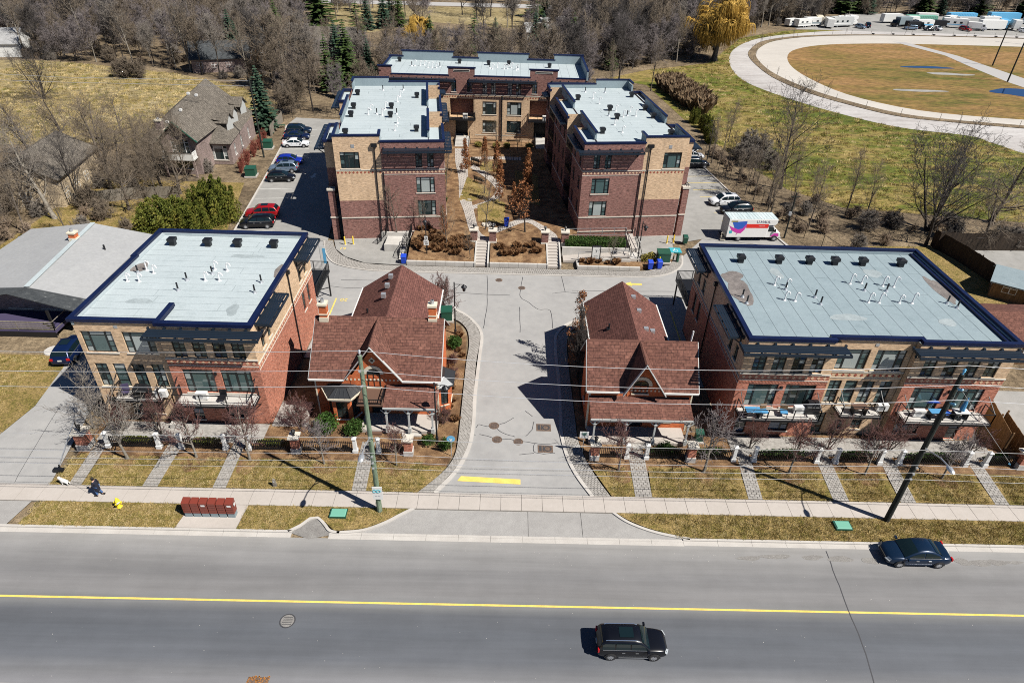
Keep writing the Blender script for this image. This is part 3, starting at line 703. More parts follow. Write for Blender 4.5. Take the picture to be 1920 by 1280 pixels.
# paved footpath along the driveway: real paver blocks in rows
def pavers(Lc, Rc, z0, z1, bl=.3, bw=.2, seed=1, name='paver_path', edge=True):
    R = random.Random(seed); mb = MB(); ribbon(Lc, Rc, z1-.03).build(name+'_bed', 'pavernear', kind='structure')
    l = 0; row = 0
    def at(C, s):
        acc = 0
        for i in range(len(C)-1):
            d = sqrt((C[i+1][0]-C[i][0])**2+(C[i+1][1]-C[i][1])**2)
            if acc+d >= s or i == len(C)-2:
                t = (s-acc)/d if d else 0; return (C[i][0]+(C[i+1][0]-C[i][0])*t, C[i][1]+(C[i+1][1]-C[i][1])*t)
            acc += d
    ln = lambda C: sum(sqrt((C[i+1][0]-C[i][0])**2+(C[i+1][1]-C[i][1])**2) for i in range(len(C)-1))
    tl, tr = ln(Lc), ln(Rc); n = int(max(tl, tr)/bw)
    for k in range(n):
        a0, a1 = at(Lc, tl*k/n), at(Lc, tl*(k+1)/n); b0, b1 = at(Rc, tr*k/n), at(Rc, tr*(k+1)/n)
        wd = sqrt((a0[0]-b0[0])**2+(a0[1]-b0[1])**2); c = max(1, round(wd/bl)); off = .5*(k % 2)/c
        cuts = [0]+[min(1, max(0, (j/c)+off)) for j in range(0 if off else 1, c)]+[1]; cuts = sorted(set(round(u, 4) for u in cuts))
        for j in range(len(cuts)-1):
            u0, u1 = cuts[j]+.02/wd, cuts[j+1]-.02/wd
            if u1-u0 < .02: continue
            lp = lambda p, q, u, v, pp, qq: None
            def pos(u, v):
                A = (a0[0]+(a1[0]-a0[0])*v, a0[1]+(a1[1]-a0[1])*v); B = (b0[0]+(b1[0]-b0[0])*v, b0[1]+(b1[1]-b0[1])*v)
                return (A[0]+(B[0]-A[0])*u, A[1]+(B[1]-A[1])*u)
            q = [pos(u0,.08), pos(u1,.08), pos(u1,.92), pos(u0,.92)]; z = z1+R.uniform(-.006,.006)
            mb.add([(x,y,z) for x,y in q]+[(x,y,z1-.03) for x,y in q], [(0,1,2,3),(0,4,5,1),(1,5,6,2),(2,6,7,3),(3,7,4,0)])
    return mb.build(name, 'paver', kind='stuff')
wl = smooth_curve([(-6.2,33.9),(-4.9,35.5),(-4.1,36.8),(-3.65,38.6),(-3.6,43),(-3.6,50),(-3.5,53),(-3.7,55.4),(-4.2,56.8),(-5.1,57.9),(-7.2,59.2),(-9,59.6)], 5)
wl2 = smooth_curve([(-5.05,33.9),(-4.05,35.6),(-3.25,37.2),(-2.77,39.3),(-2.62,42),(-2.66,50),(-2.5,53),(-2.5,55.2),(-3,56.9),(-4.2,58.9),(-6.6,60.4),(-9,60.6)], 5)
pavers(wl, wl2, -.1, .02, .27, .22, 1)
wr = smooth_curve([(8.25,33.9),(7.4,35.8),(6.75,37.7),(6.3,40),(6.25,43),(6.2,50),(6.3,54),(6.9,56.4),(8.5,57.6)], 5); wr2 = smooth_curve([(7.05,33.9),(6.05,36),(5.47,38),(5.17,40.3),(5.12,43),(5.28,50),(5.28,53.7),(5.7,56),(7.6,58.2)], 5)
pavers(wr2, wr, -.1, .02, .27, .22, 2)
# front lawns, mulch, walks
FY0, FY1 = 33.92, 37.9
walks = [(-32.15,-31.2,-.3),(-26.7,-25.55,-.05),(-21.5,-20.5,.0),(-11.15,-10.05,-.2),(10.1,11.4,.1),(18.65,19.75,.3),(25.1,26.3,.5),(30.2,31.4,.55),(37.4,38.5,.6)]
for i, (a, b, sh) in enumerate(walks):
    dx = {0:-.25,1:0,2:-.1,3:-.2,4:.1,5:.35,6:.3,7:.4,8:.4}[i]
    pavers([(a,FY0),(a+dx,FY1),(a+dx,39.2)], [(b,FY0),(b+dx,FY1),(b+dx,39.2)], -.1, .02, .32, .23, 10+i, 'front_walk')
ed = [(-33.6,-32.4)]
edges = [-33.7]+[v for a, b, s in walks[:4] for v in (a, b)]+[-6.3]
for i in range(0, len(edges), 2):
    a, b = edges[i], edges[i+1]
    if i == 8: P = [(a-.1,FY0),(b,FY0),(-5.0,35.4),(-4.3,36.6),(a-.1,36.9)]
    elif i == 0: P = [(-33.55,FY0),(b,FY0),(b-.25,37.2),(-33.0,37.2)]
    else: P = [(a,FY0),(b,FY0),(b-.1,37.05),(a-.1,37.05)]
    slab('front_lawn', P, -.12, .006, 'lawn')
edges = [8.3]+[v for a, b, s in walks[4:] for v in (a, b)]+[95]
for i in range(0, len(edges), 2):
    a, b = edges[i], edges[i+1]
    P = [(a,FY0),(b,FY0),(b+.2,37.05),(a+.2,37.05)] if i else [(8.35,FY0),(b,FY0),(b+.05,36.6),(7.2,36.6)]
    slab('front_lawn', P, -.12, .006, 'lawn')
slab('mulch_bed', [(-33.2,36.95),(-4.35,36.6),(-3.75,38.5),(-3.68,52),(-3.85,55),(-4.6,56.8),(-6,57.6),(-6.3,44),(-15.6,44),(-15.6,41),(-33.2,41.2)], -.14, -.002, 'mulch')
slab('mulch_bed', [(6.85,37.4),(7.3,36.5),(60,36.9),(60,41.2),(15.6,41.2),(15.6,44),(6.9,44),(6.9,57),(6.32,54),(6.3,40)], -.14, -.002, 'mulch')
for k, x in enumerate((-29.1,-23.9,-19.7,-13.8,-8.2,9.2,15.9,22.7,28.7,34.7)):
    blob(None, 'mulch_ring', 'mulch', (x+.05,36.35), .85, 1.0, .012, 18, k, 'structure')
# flagstone forecourts behind the fence
slab('forecourt', [(-32.6,38.7),(-19.4,38.7),(-19.4,41.0),(-32.6,41.0)], -.14, .03, 'paver'); slab('forecourt', [(18.8,38.7),(40.2,38.7),(40.6,40.9),(18.8,40.9)], -.14, .03, 'paver')
slab('side_path', [(-19.2,40.8),(-16.3,40.8),(-16.6,44),(-19.2,44)], -.14, .03, 'paver')
# house porches
# right neighbour yard
sheet('right_yard', [(39.8,57),(39.8,41.3),(42.4,41.3),(44.2,48),(60,60),(58.9,63.5),(58.5,69),(57.6,75),(56.4,79),(40,78)], -.02, 'lawn')
sheet('right_gravel', [(59.1,63.4),(75,63.4),(78,80),(57,80),(58.7,69)], -.04, 'lot')
sheet('right_gravel', [(41.9,38.3),(60,38.3),(60,48),(44.3,48)], -.04, 'lot')
# kerbs, paved strip on the far side of the cross street
st1 = smooth_curve([(-23.3,76),(-22.4,73),(-20.6,70),(-17,68.6),(-12.8,68.35),(-3.5,68.35),(8.3,68.4),(16,68.5),(19.4,69.4),(21.5,71.6),(22.2,74.4)], 5)
st2 = smooth_curve([(-22.2,76),(-21.3,73.6),(-19.7,71.6),(-17,70.1),(-12.8,69.75),(-3.5,69.75),(8.3,69.8),(15.5,69.8),(18.3,70.6),(20.5,72.4),(21.3,74.4)], 5)
kerb_along(st1, .25).build('kerb', 'kerb', kind='structure'); pavers(st1, st2, -.1, .01, .3, .25, 31, 'street_footpath')
sheet('service_bay', [(-22.1,76.2),(-21.3,73.7),(-19.7,71.7),(-17,70.2),(-12.1,69.9),(-12.1,77)], -.02, 'lot')
sheet('service_bay', [(15.3,71.9),(18.3,70.7),(20.5,72.5),(21.3,75),(21.9,79.5),(9,77.8),(15.3,75.3)], -.015, 'lot')

q = MB()
for k in range(260):
    x, y = R2.uniform(-32,34), R2.choice((R2.uniform(19.5,29.5), R2.uniform(28.3,29.6))); r = R2.uniform(.01,.026); q.add([(x-r,y,-.112),(x,y-r*.7,-.112),(x+r,y,-.112),(x,y+r,-.1)],[(0,1,3),(1,2,3),(2,0,3)])
q.build('road_grit', 'concrete', kind='stuff')
# ================================================================== BUILDINGS
X_, Y_ = (1, 0), (0, 1)
SOUTH, EAST, WEST, NORTH = (0, -1), (1, 0), (-1, 0), (0, 1)
ZR = 9.3
def ops(pad, *r): return [(a, b, c, d) for a, b, c, d in r]
def balcony(p, x0, x1, yw, yf, z, name='balcony', rails=True):
    b = MB(); b.box(x0,x1,yf,yw-.005,z-.22,z-.05); o = b.build(name, 'black', p)
    MB().box(x0+.06,x1-.06,yf+.06,yw-.01,z-.05,z).build('deck', 'concrete', o)
    railing(o, [(x0+.05,yw-.1,z),(x0+.05,yf+.05,z),(x1-.05,yf+.05,z),(x1-.05,yw-.1,z)], 1.0, step=0, posts=2.0)
    q = MB()
    for xx in (x0+.08, x1-.08): q.beam((xx,yw-.05,z+1.75),(xx,yf+.1,z+1.0),.05); q.beam((xx,yw-.05,z-.9),(xx,yf+.4,z-.1),.08)
    q.build('brace', 'black', o); return o
def red_section(p, x0, x1, yf, tanmat='tan', redmat='red', bal=True, gf='two'):
    """projecting bay: red brick below, tan brick above, four narrow windows over two large ones"""
    Lx = x1-x0
    up = [(v, v+1.0) for v in (.78, 2.3, 3.85, 5.3)]; up = [(a*Lx/7.1, a*Lx/7.1+1.0) for a, b in up]
    wall(p, tanmat, (x0, yf), X_, Lx, 6.5, 9.52, [(a, b, 6.56, 8.2) for a, b in up], nrm=SOUTH)
    mids = [(.92*Lx/7.1, .92*Lx/7.1+2.42), (3.92*Lx/7.1, 3.92*Lx/7.1+2.42)]
    low = [(.75,1.65,.25,2.3), (3.6,5.2,.55,1.75)] if gf == 'two' else [(.9,2.9,.55,1.6), (5.4,6.3,.05,2.2)]
    wall(p, redmat, (x0, yf), X_, Lx, -.1, 6.38, [(a, b, 3.12, 5.4) for a, b in mids]+low, nrm=SOUTH)
    course(p, (x0-.03, yf), X_, SOUTH, Lx+.06, 6.38, .13, .07); course(p, (x0, yf), X_, SOUTH, Lx, 5.78, .07, .03)
    frieze(p, (x0+.1, yf), X_, SOUTH, Lx-.2, 6.1, .36, 'motif', .47)
    # soldier course over the middle windows
    mb = MB()
    for k in range(int(Lx/.115)):
        mb.box(x0+.03+k*.115, x0+.115+k*.115, yf-.025, yf+.01, 5.5, 5.74)
    o = mb.build('soldier_course', redmat, p); o['kind'] = 'stuff'
    for a, b in up: window(p, (x0+a, yf, 6.56), X_, SOUTH, b-a, 1.64, 'pair', ('glass', 'glassteal', 'glassblue', 'curtain'), sill=True)
    for i, (a, b) in enumerate(mids): window(p, (x0+a, yf, 3.12), X_, SOUTH, b-a, 2.28, 'trip' if i == 0 else 'door', ('curtain', 'glass', 'glassteal'))
    for a, b, c, d in low: window(p, (x0+a, yf, c), X_, SOUTH, b-a, d-c, 'two' if b-a > 1.2 else 'panel', ('glass', 'glassblue'))
    l = MB(); l.box(x0+Lx*.5-.08, x0+Lx*.5+.08, yf-.16, yf, 4.95, 5.25); l.build('wall_light', 'black', p)
    if bal: balcony(p, x0+.35, x1-.45, yf, yf-1.5, 2.95)
def tan_section(p, x0, x1, yf, mat='tan', band=True, bal=None):
    Lx = x1-x0; k = Lx/6.1
    ups = [(.32*k, .32*k+2.4), (3.3*k, 3.3*k+2.35)]; lows = [(a*k, a*k+.98) for a in (.42, 1.75, 3.15, 4.62)]
    gr = [(2.1*k, 2.95*k, .5, 1.5), (3.6*k, 4.45*k, .5, 1.5), (.25, 1.15, .0, 2.2)]
    wall(p, mat, (x0, yf), X_, Lx, -.1, 9.52, [(a, b, 6.65, 8.62) for a, b in ups]+[(a, b, 3.3, 5.58) for a, b in lows]+gr, nrm=SOUTH)
    for a, b in ups: window(p, (x0+a, yf, 6.65), X_, SOUTH, b-a, 1.97, 'trip', ('curtain', 'glassteal'))
    for i, (a, b) in enumerate(lows): window(p, (x0+a, yf, 3.3), X_, SOUTH, b-a, 2.28, 'pair' if i != 1 else 'panel', ('glassteal', 'glass', 'curtain'))
    for a, b, c, d in gr: window(p, (x0+a, yf, c), X_, SOUTH, b-a, d-c, 'pair3' if d-c < 1.5 else 'panel', ('glassteal', 'glass'))
    if band:
        course(p, (x0, yf), X_, SOUTH, Lx, 6.4, .12, .05); frieze(p, (x0, yf), X_, SOUTH, Lx, 6.14, .34, 'motif_red', .5); course(p, (x0, yf), X_, SOUTH, Lx, 5.84, .06, .03)
    MB().box(x0+Lx*.48,x0+Lx*.48+.28,yf-.03,yf,8.95,9.2).build('wall_vent', 'galv', p)
    if bal: balcony(p, bal[0], bal[1], yf, yf-1.35, 2.95)
def side_wall(p, x, y0, y1, nrm, lit):
    """flank with tan brick over red, four window pairs"""
    L_ = y1-y0
    up = [(1.45,2.2),(2.95,3.7),(12.1,12.95),(13.8,14.6)]
    wall(p, 'tan', (x, y0), Y_, L_, 6.0, 9.52, [(a, b, 6.5, 7.85) for a, b in up], nrm=nrm)
    lo = [(12.15,12.95,3.4,5.35),(13.8,14.6,3.4,5.35)]
    wall(p, 'red', (x, y0), Y_, L_, -.1, 5.5, lo, nrm=nrm)
    wall(p, 'red', (x, y0), Y_, L_, 5.5, 6.0, (), nrm=nrm)
    frieze(p, (x, y0), Y_, nrm, L_, 5.75, .34, 'motif', .5); course(p, (x, y0), Y_, nrm, L_, 5.98, .1, .06); course(p, (x, y0), Y_, nrm, L_, 5.46, .06, .03)
    for a, b in up: window(p, (x, y0+a, 6.5), Y_, nrm, b-a, 1.35, 'pair3', ('glass', 'glassteal'))
    for a, b, c, d in lo: window(p, (x, y0+a, c), Y_, nrm, b-a, d-c, 'pair', ('glass', 'glassteal'))
    s = nrm[0]
    downpipe(p, [(x+s*.1,y0+9.3,9.2),(x+s*.1,y0+9.3,.1)], .06)
    MB().box(min(x,x+s*.3),max(x,x+s*.3),y0+9.15,y0+9.45,9.05,9.4).build('rain_head', 'black', p)
    pergola(p, (x+s*.02, y0+.9), Y_, nrm, 4.8, 9.1, 1.2, 5, brackets=2); pergola(p, (x+s*.02, y0+11.6), Y_, nrm, 4.6, 9.1, 1.2, 5, brackets=2)

# ---- left front block
LB = thing('condo_building', 'three storey tan and red brick block, pale flat roof, beside the two-chimney house', 'building', (-26, 49, 0), group='brick condominium blocks')
tan_section(LB, -32.9, -26.45, 41.55, band=False, bal=(-31.0, -27.3)); red_section(LB, -26.4, -19.28, 41.23)
MB().quad((-26.4,41.23,-.1),(-26.4,41.6,-.1),(-26.4,41.6,9.52),(-26.4,41.23,9.52)).build('wall', 'tan', LB)
side_wall(LB, -19.28, 41.23, 57.3, EAST, True)
wall(LB, 'tan', (-32.9, 41.55), Y_, 15.6, -.1, 9.52, (), nrm=WEST); wall(LB, 'tan', (-32.9, 57.3), X_, 13.6, -.1, 9.52, (), nrm=NORTH)
membrane(LB, -32.7, -19.48, 41.75, 57.1, ZR, 'x', 1.02, 'membrane', seed=4)
q = MB()
for a, b in (((-32.8,41.6),(-32.8,57.2)),((-32.8,57.2),(-19.4,57.2)),((-19.4,57.2),(-19.4,41.35))):
    d = .1; q.box(min(a[0],b[0])-d, max(a[0],b[0])+d, min(a[1],b[1])-d, max(a[1],b[1])+d, 9.2, 9.55)
q.build('parapet', 'membrane', LB)
coping(LB, [(-26.4,41.62),(-32.95,41.62),(-32.95,52.0)], 9.64, .42, .26); coping(LB, [(-33.1,52.0),(-33.1,57.35),(-19.3,57.35),(-19.3,41.3),(-26.3,41.3),(-26.3,43.9)], 9.66, .4, .28)
pergola(LB, (-26.95, 41.2), X_, SOUTH, 8.6, 9.12, 1.3, 5, brackets=4)
for x in (-31.04,-27.76,-24.99,-21.63): roof_vent(LB, x, 55.1, ZR)
for i, (x, y) in enumerate(((-31.16,50.09),(-30.33,49.59),(-31.85,48.09),(-30.86,48.08),(-25.42,50.5),(-24.31,50.36),(-25.49,48.52),(-24.33,48.58))): roof_pipe(LB, x, y, ZR)
for x, y in ((-31.68,49.6),(-27.04,48.53),(-27.05,46.8),(-25.37,49.76),(-20.73,48.46),(-20.72,46.75)): roof_pipe(LB, x, y, ZR, 'stack')
def ponding(p, pts, z, world=True):
    for i, (x, y, a, b) in enumerate(pts): blob(p, 'ponding_mark', 'pond', (x, y), a, b, z+.0085+.0004*i, 20, i+3)
ponding(LB, ((-29.4,45,.9,.5),(-23.6,53.2,1.3,.4),(-21.6,44,.5,.8)), ZR)
blob(LB, 'water_stain', 'stain', (-32.0,50.6), .55, 1.0, ZR+.012, 18, 3); blob(LB, 'water_stain', 'stain', (-19.95,50.6), .32, 1.1, ZR+.012, 18, 5)
# entrance steps and wing walls
MB().box(-27.3,-26.45,40.2,41.5,-.1,.45).build('entrance_step', 'concrete', LB)
def rear_deck(p, x0, x1, y0, y1, z):
    o = balcony(p, x0, x1, y0, y1, z); return o
def rear_balcony(p, x0, x1, y0, y1, z, postx):
    b = MB().box(x0,x1,y0+.005,y1,z-.22,z).build('rear_balcony', 'black', p)
    railing(b, [(x0+.05,y0+.1,z),(x0+.05,y1-.05,z),(x1-.05,y1-.05,z),(x1-.05,y0+.1,z)], 1.05, step=.13)
    MB().beam((postx,y1-.25,-.1),(postx,y1-.25,z-.2),.14).build('post', 'black', b)
    MB().beam((postx,y1-.25,1.0),(postx-2.2 if postx < 0 else postx+2.2,y0+.1,z-.3),.08).build('brace', 'black', b)
rear_balcony(LB, -22.4, -19.1, 57.3, 62.6, 3.0, -19.3)

# ---- right front block
RB = thing('condo_building', 'wide three storey brick block with blue grey flat roof and three front balconies', 'building', (29, 49, 0), group='brick condominium blocks')
red_section(RB, 18.65, 25.8, 41.1); tan_section(RB, 25.85, 31.85, 41.6, bal=(27.3, 30.7)); red_section(RB, 31.9, 39.7, 41.1, gf='b')
for x in (25.8, 31.9): MB().quad((x,41.1,-.1),(x,41.65,-.1),(x,41.65,9.52),(x,41.1,9.52)).build('wall', 'tan', RB)
side_wall(RB, 18.65, 41.1, 57.2, WEST, False)
wall(RB, 'tan', (39.7, 41.1), Y_, 16.1, -.1, 9.52, (), nrm=EAST); wall(RB, 'tan', (18.65, 57.2), X_, 21.05, -.1, 9.52, (), nrm=NORTH)
membrane(RB, 18.9, 39.3, 41.7, 57.0, ZR, 'y', 1.28, 'membrane2', seed=9)
q = MB(); q.box(18.66,18.9,41.3,57.1,9.2,9.56); q.box(18.9,39.3,57.0,57.19,9.2,9.58); q.box(39.3,39.69,41.3,57.1,9.2,9.62); q.build('parapet', 'membrane2', RB)
coping(RB, [(39.6,41.2),(39.6,57.2),(18.75,57.2),(18.75,41.2),(25.2,41.2)], 9.68, .36, .26); coping(RB, [(25.2,41.62),(32.1,41.62),(32.1,41.2),(39.7,41.2)], 9.7, .34, .28)
MB().box(39.0,39.3,41.4,57.0,9.31,9.5).build('cant_strip', 'navy', RB)
pergola(RB, (18.0, 41.08), X_, SOUTH, 8.1, 9.12, 1.25, 5, brackets=3); pergola(RB, (31.3, 41.08), X_, SOUTH, 8.2, 9.12, 1.25, 5, brackets=3)
for x in (21.85,25.43,28.29,30.68,33.29,36.88): roof_vent(RB, x, 54.6, ZR)
for x, y in ((23.66,50.32),(24.67,50.2),(23.65,47.7),(24.51,47.62),(30.6,50.9),(31.71,51.06),(33.41,50.65),(34.34,50.54),(30.8,47.68),(31.7,47.67),(33.46,47.75),(34.54,47.71)): roof_pipe(RB, x, y, ZR)
for x, y in ((24.36,49.54),(20.17,48.08),(20.22,47.02),(26.47,48.33),(26.5,47.18),(31.36,49.74),(33.3,49.74),(37.61,47.86),(38.07,47.14)): roof_pipe(RB, x, y, ZR, 'stack')
ponding(RB, ((28,45.2,1.3,.6),(33.6,53,.7,.9),(24.6,52.6,.5,.9),(36,44.8,.8,.5)), ZR)
blob(RB, 'water_stain', 'stain', (20.3,51.6), 1.0, 1.1, ZR+.012, 20, 2); blob(RB, 'water_stain', 'stain', (20.3,49.0), 1.1, 1.9, ZR+.014, 20, 6); blob(RB, 'water_stain', 'stain', (38.35,50.2), .55, 2.6, ZR+.012, 20, 7)
rear_balcony(RB, 18.5, 22, 57.2, 62.6, 3.0, 18.7)

# ---- the two rear blocks, mirror images, turned with the lot
RA = radians(6.7)
def rear_block(name, label, mirror, dv):
    P0 = Vector((0, 78.3, 0)); cu, su = cos(RA), sin(RA)
    p = thing(name, label, 'building', tuple(P0), RA, 'brick condominium blocks'); INV.pop(p.name)
    I = (lambda a, b: (1.2-b, 1.2-a)) if mirror else (lambda a, b: (a, b))
    U = (lambda a: 1.2-a) if mirror else (lambda a: a)
    def W(mat, a, b, v, z0, z1, op=(), nrm=SOUTH, name='wall'):
        a, b = I(a, b); o = []
        for q in op:
            c, d = I(q[0], q[1]); o.append((c-a, d-a, q[2], q[3]))
        wall(p, mat, (a, v), X_, b-a, z0, z1, o, nrm=nrm, world=False, name=name)
    def Wn(a, b, v, z0, z1, style, glass):
        a, b = I(a, b); window(p, (a, v, z0), X_, SOUTH, b-a, z1-z0, style, glass, world=False)
    def bx(mb, a, b, y0, y1, z0, z1): a, b = I(a, b); mb.box(a, b, y0, y1, z0, z1); return mb
    v0 = dv; v1 = 28.3+dv
    GL = ('curtain', 'glass', 'glassteal')
    # front: tan corner and maroon body
    W('tan', -20.8, -15.35, v0, 5.4, 13.3, [(-20.15,-17.9,9.45,11.45)]); W('maroon', -20.8, -15.35, v0, -.1, 5.4)
    Wn(-20.15, -17.9, v0, 9.45, 11.45, 'trip', GL)
    ow = [(-11.3,-10.5,9.5,11.45), (-9.9,-9.1,9.5,11.45), (-11.35,-9.1,6.3,8.3), (-11.3,-9.05,3.3,5.3)]
    W('maroon', -15.35, -7.8, v0-.06, -.1, 12.62, ow)
    for q in ow: Wn(q[0], q[1], v0-.06, q[2], q[3], 'pair' if q[1]-q[0] < 1 else 'trip', GL)
    a, b = I(-15.35, -7.8); course(p, (a, v0-.06), X_, SOUTH, b-a, 9.2, .1, .05, world=False); frieze(p, (a, v0-.06), X_, SOUTH, b-a, 8.96, .34, 'motif', .42, world=False); course(p, (a, v0-.06), X_, SOUTH, b-a, 8.66, .06, .03, world=False)
    course(p, (a, v0-.06), X_, SOUTH, b-a, 3.08, .14, .06, world=False); course(p, (a, v0-.06), X_, SOUTH, b-a, 1.15, .1, .08, world=False)
    a, b = I(-20.8, -15.36); course(p, (a, v0), X_, SOUTH, b-a, 9.2, .1, .05, world=False); frieze(p, (a, v0), X_, SOUTH, b-a, 8.96, .34, 'motif_red', .42, world=False); course(p, (a, v0), X_, SOUTH, b-a, 3.08, .14, .06, world=False); course(p, (a, v0), X_, SOUTH, b-a, -.1, .4, .08, 'concrete', world=False)
    mb = MB(); bx(mb, -18.75, -18.35, v0-.03, v0, 11.95, 12.35); mb.build('wall_vent', 'galv', p)
    mb = MB(); u = U(-16.05); mb.path([(u, v0-.12, 12.4), (u, v0-.12, .1)], .07, 6)
    mb.build('downpipe', 'black', p); mb = MB(); bx(mb, -16.4, -15.7, v0-.3, v0, 12.1, 12.5); mb.build('rain_head', 'black', p)
    mb = MB(); u = U(-15.2); mb.path([(u, v0-.16, 9.0), (u, v0-.16, .1)], .06, 6); mb.build('downpipe', 'black', p)
    a, b = I(-15.0, -7.0); pergola(p, (a, v0-.06), X_, SOUTH, b-a, 11.75, 1.2, 5, world=False, brackets=3)
    # flanks
    for s_, u, segs in (('outer', -20.8, ()), ('court', -9.6, ())):
        uu = U(u); nr = (-1 if (s_ == 'outer') != mirror else 1, 0)
        op = [(y-.6, y+.6, z, z+1.7) for y in (4.5, 9.5, 14.5, 19.5, 25) for z in (3.4, 6.4, 9.5)] if s_ == 'court' else []
        wall(p, 'maroon', (uu, v0), Y_, 28.3, -.1, 12.5, op, nrm=nr, world=False)
        for q in op: window(p, (uu, v0+q[0], q[2]), Y_, nr, 1.2, 1.7, 'pair', ('glass',), world=False, sill=False)
    # bays towards the court: maroon below, tan parapet ends
    for a, b in ((0, 6.6), (11.1, 20.7), (25.6, 28.3)):
        u0, u1 = I(-9.6, -7.8); nr = (1 if not mirror else -1, 0); uo = U(-7.8)
        op = []
        for k in range(max(1, int((b-a)/2.6))):
            c = a+(b-a)*(k+.5)/max(1, int((b-a)/2.6)); op += [(c-a-.55, c-a+.55, z, z+1.7) for z in (3.4, 6.4, 9.5)]
        wall(p, 'maroon', (uo, v0+a+.002), Y_, b-a, -.1, 12.6, op, nrm=nr, world=False)
        for q in op: window(p, (uo, v0+a+q[0], q[2]), Y_, nr, 1.1, 1.7, 'pair', ('glass', 'glassblue'), world=False, sill=False)
        if a > 0: wall(p, 'tan', (u0, v0+a), X_, 1.8, 8.6, 13.1, (), nrm=SOUTH, world=False); wall(p, 'maroon', (u0, v0+a), X_, 1.8, -.1, 8.6, (), nrm=SOUTH, world=False)
        wall(p, 'tan', (u0, v0+b), X_, 1.8, 8.6, 12.6, (), nrm=NORTH, world=False)
        course(p, (uo, v0+a), Y_, nr, b-a, 9.2, .1, .05, world=False); course(p, (uo, v0+a), Y_, nr, b-a, 3.08, .14, .06, world=False)
        mb = MB(); bx(mb, -9.6, -7.95, v0+a+.1, v0+b-.1, 12.2, 12.36); mb.build('bay_roof', 'membrane', p)
        coping(p, [(U(-7.85), v0+a+.1), (U(-7.85), v0+b)], 12.72, .32, .3, world=False)
        pergola(p, (uo+nr[0]*.02, v0+a+.2), Y_, nr, b-a-.4, 11.7, .85, 4, world=False, brackets=2)
    for a, b in ((6.6, 11.1), (20.7, 25.6)):                          # recessed balconies with railings between bays
        uo = U(-7.9); ui = U(-9.55)
        for z in (3.1, 6.2, 9.2):
            mb = MB(); bx(mb, -9.6, -7.85, v0+a, v0+b, z-.2, z); o = mb.build('court_balcony', 'black', p)
            railing(o, [(uo, v0+a+.05, z), (uo, v0+b-.05, z)], 1.05, step=.3, world=False)
    # outer bays, porch piers and canopies
    for a, b in ((1.7, 8.4), (19.7, 26.2)):
        uo = U(-22.1); nr = (-1 if not mirror else 1, 0); u0, u1 = I(-22.1, -20.8)
        wall(p, 'maroon', (uo, v0+a), Y_, b-a, 5.9, 12.2, (), nrm=nr, world=False); wall(p, 'tan', (u0, v0+a), X_, 1.3, 9.0, 12.2, (), nrm=SOUTH, world=False); wall(p, 'maroon', (u0, v0+a), X_, 1.3, 5.9, 9.0, (), nrm=SOUTH, world=False); wall(p, 'tan', (u0, v0+b), X_, 1.3, 5.9, 12.2, (), nrm=NORTH, world=False)
        mb = MB(); bx(mb, -22.0, -20.8, v0+a+.1, v0+b-.1, 11.9, 12.0); mb.build('bay_roof', 'membrane', p)
        coping(p, [(U(-20.8), v0+a+.05), (U(-22.05), v0+a+.05), (U(-22.05), v0+b-.05), (U(-20.8), v0+b-.05)], 12.3, .32, .3, world=False)
        pergola(p, (uo, v0+a), Y_, nr, b-a+3, 11.3, 1.15, 5, world=False, brackets=3)
    a, b = I(-22.3, -21.3)
    for vv in (1.0, 8.8, 17, 25):
        mb = MB(); mb.box(a+.1, b-.1, v0+vv-.35, v0+vv+.35, -.1, 6.5); o = mb.build('porch_pier', 'maroon', p, world=False)
        MB().box(a, b, v0+vv-.45, v0+vv+.45, 6.5, 6.75).build('pier_cap', 'stone', o, world=False); MB().box(a+.02, b-.02, v0+vv-.42, v0+vv+.42, 2.9, 3.05).build('pier_band', 'stone', o, world=False)
    for z in (3.1, 6.0):
        mb = MB(); bx(mb, -22.2, -20.8, v0+1.0, v0+25, z-.25, z); o = mb.build('porch_deck', 'black', p, world=False)
        railing(o, [(U(-20.85), v0+.75, z), (U(-22.1), v0+.75, z), (U(-22.1), v0+25, z)], 1.0, step=.25, world=False)
    wall(p, 'maroon', (I(-20.8, -7.8)[0], v1), X_, 13, -.1, 12.6, (), nrm=NORTH, world=False)
    # roof
    a, b = I(-20.6, -9.7); membrane(p, a, b, v0+.2, v1-.2, 12.4, 'x', 1.15, 'membrane', world=False, seed=21)
    mb = MB()
    bx(mb, -20.79, -15.35, v0+.003, v0+.25, 12.2, 13.3); bx(mb, -15.6, -15.35, v0+.25, v0+2.0, 12.2, 13.29); bx(mb, -15.35, -7.85, v0-.05, v0+.2, 12.2, 12.6)
    bx(mb, -20.79, -15.4, v1-.25, v1, 12.2, 13.6); bx(mb, -15.4, -7.85, v1-.25, v1-.003, 12.2, 12.95)
    for y0, y1 in ((0.25, 4.9), (9.0, 18.4), (26, 28.05)): bx(mb, -20.78, -20.52, v0+y0, v0+y1, 12.2, 13.28)
    for y0, y1 in ((2.2, 11.3), (16.4, 25.5)): bx(mb, -9.75, -9.5, v0+y0, v0+y1, 12.2, 13.3)
    mb.build('parapet', 'membrane2', p, world=False)
    cp = lambda pts, z, w_=.34: coping(p, [(U(x), v0+y) for x, y in pts], z, w_, .2, world=False)
    cp([(-20.7, 4.9), (-20.7, .12), (-15.45, .12), (-15.45, 2.0)], 13.4); cp([(-15.3, .05), (-7.9, .05)], 12.7)
    cp([(-20.65, 9.0), (-20.65, 18.4)], 13.4); cp([(-20.65, 26), (-20.65, 28.2), (-15.5, 28.2)], 13.66); cp([(-15.3, 28.2), (-7.9, 28.2)], 13.05)
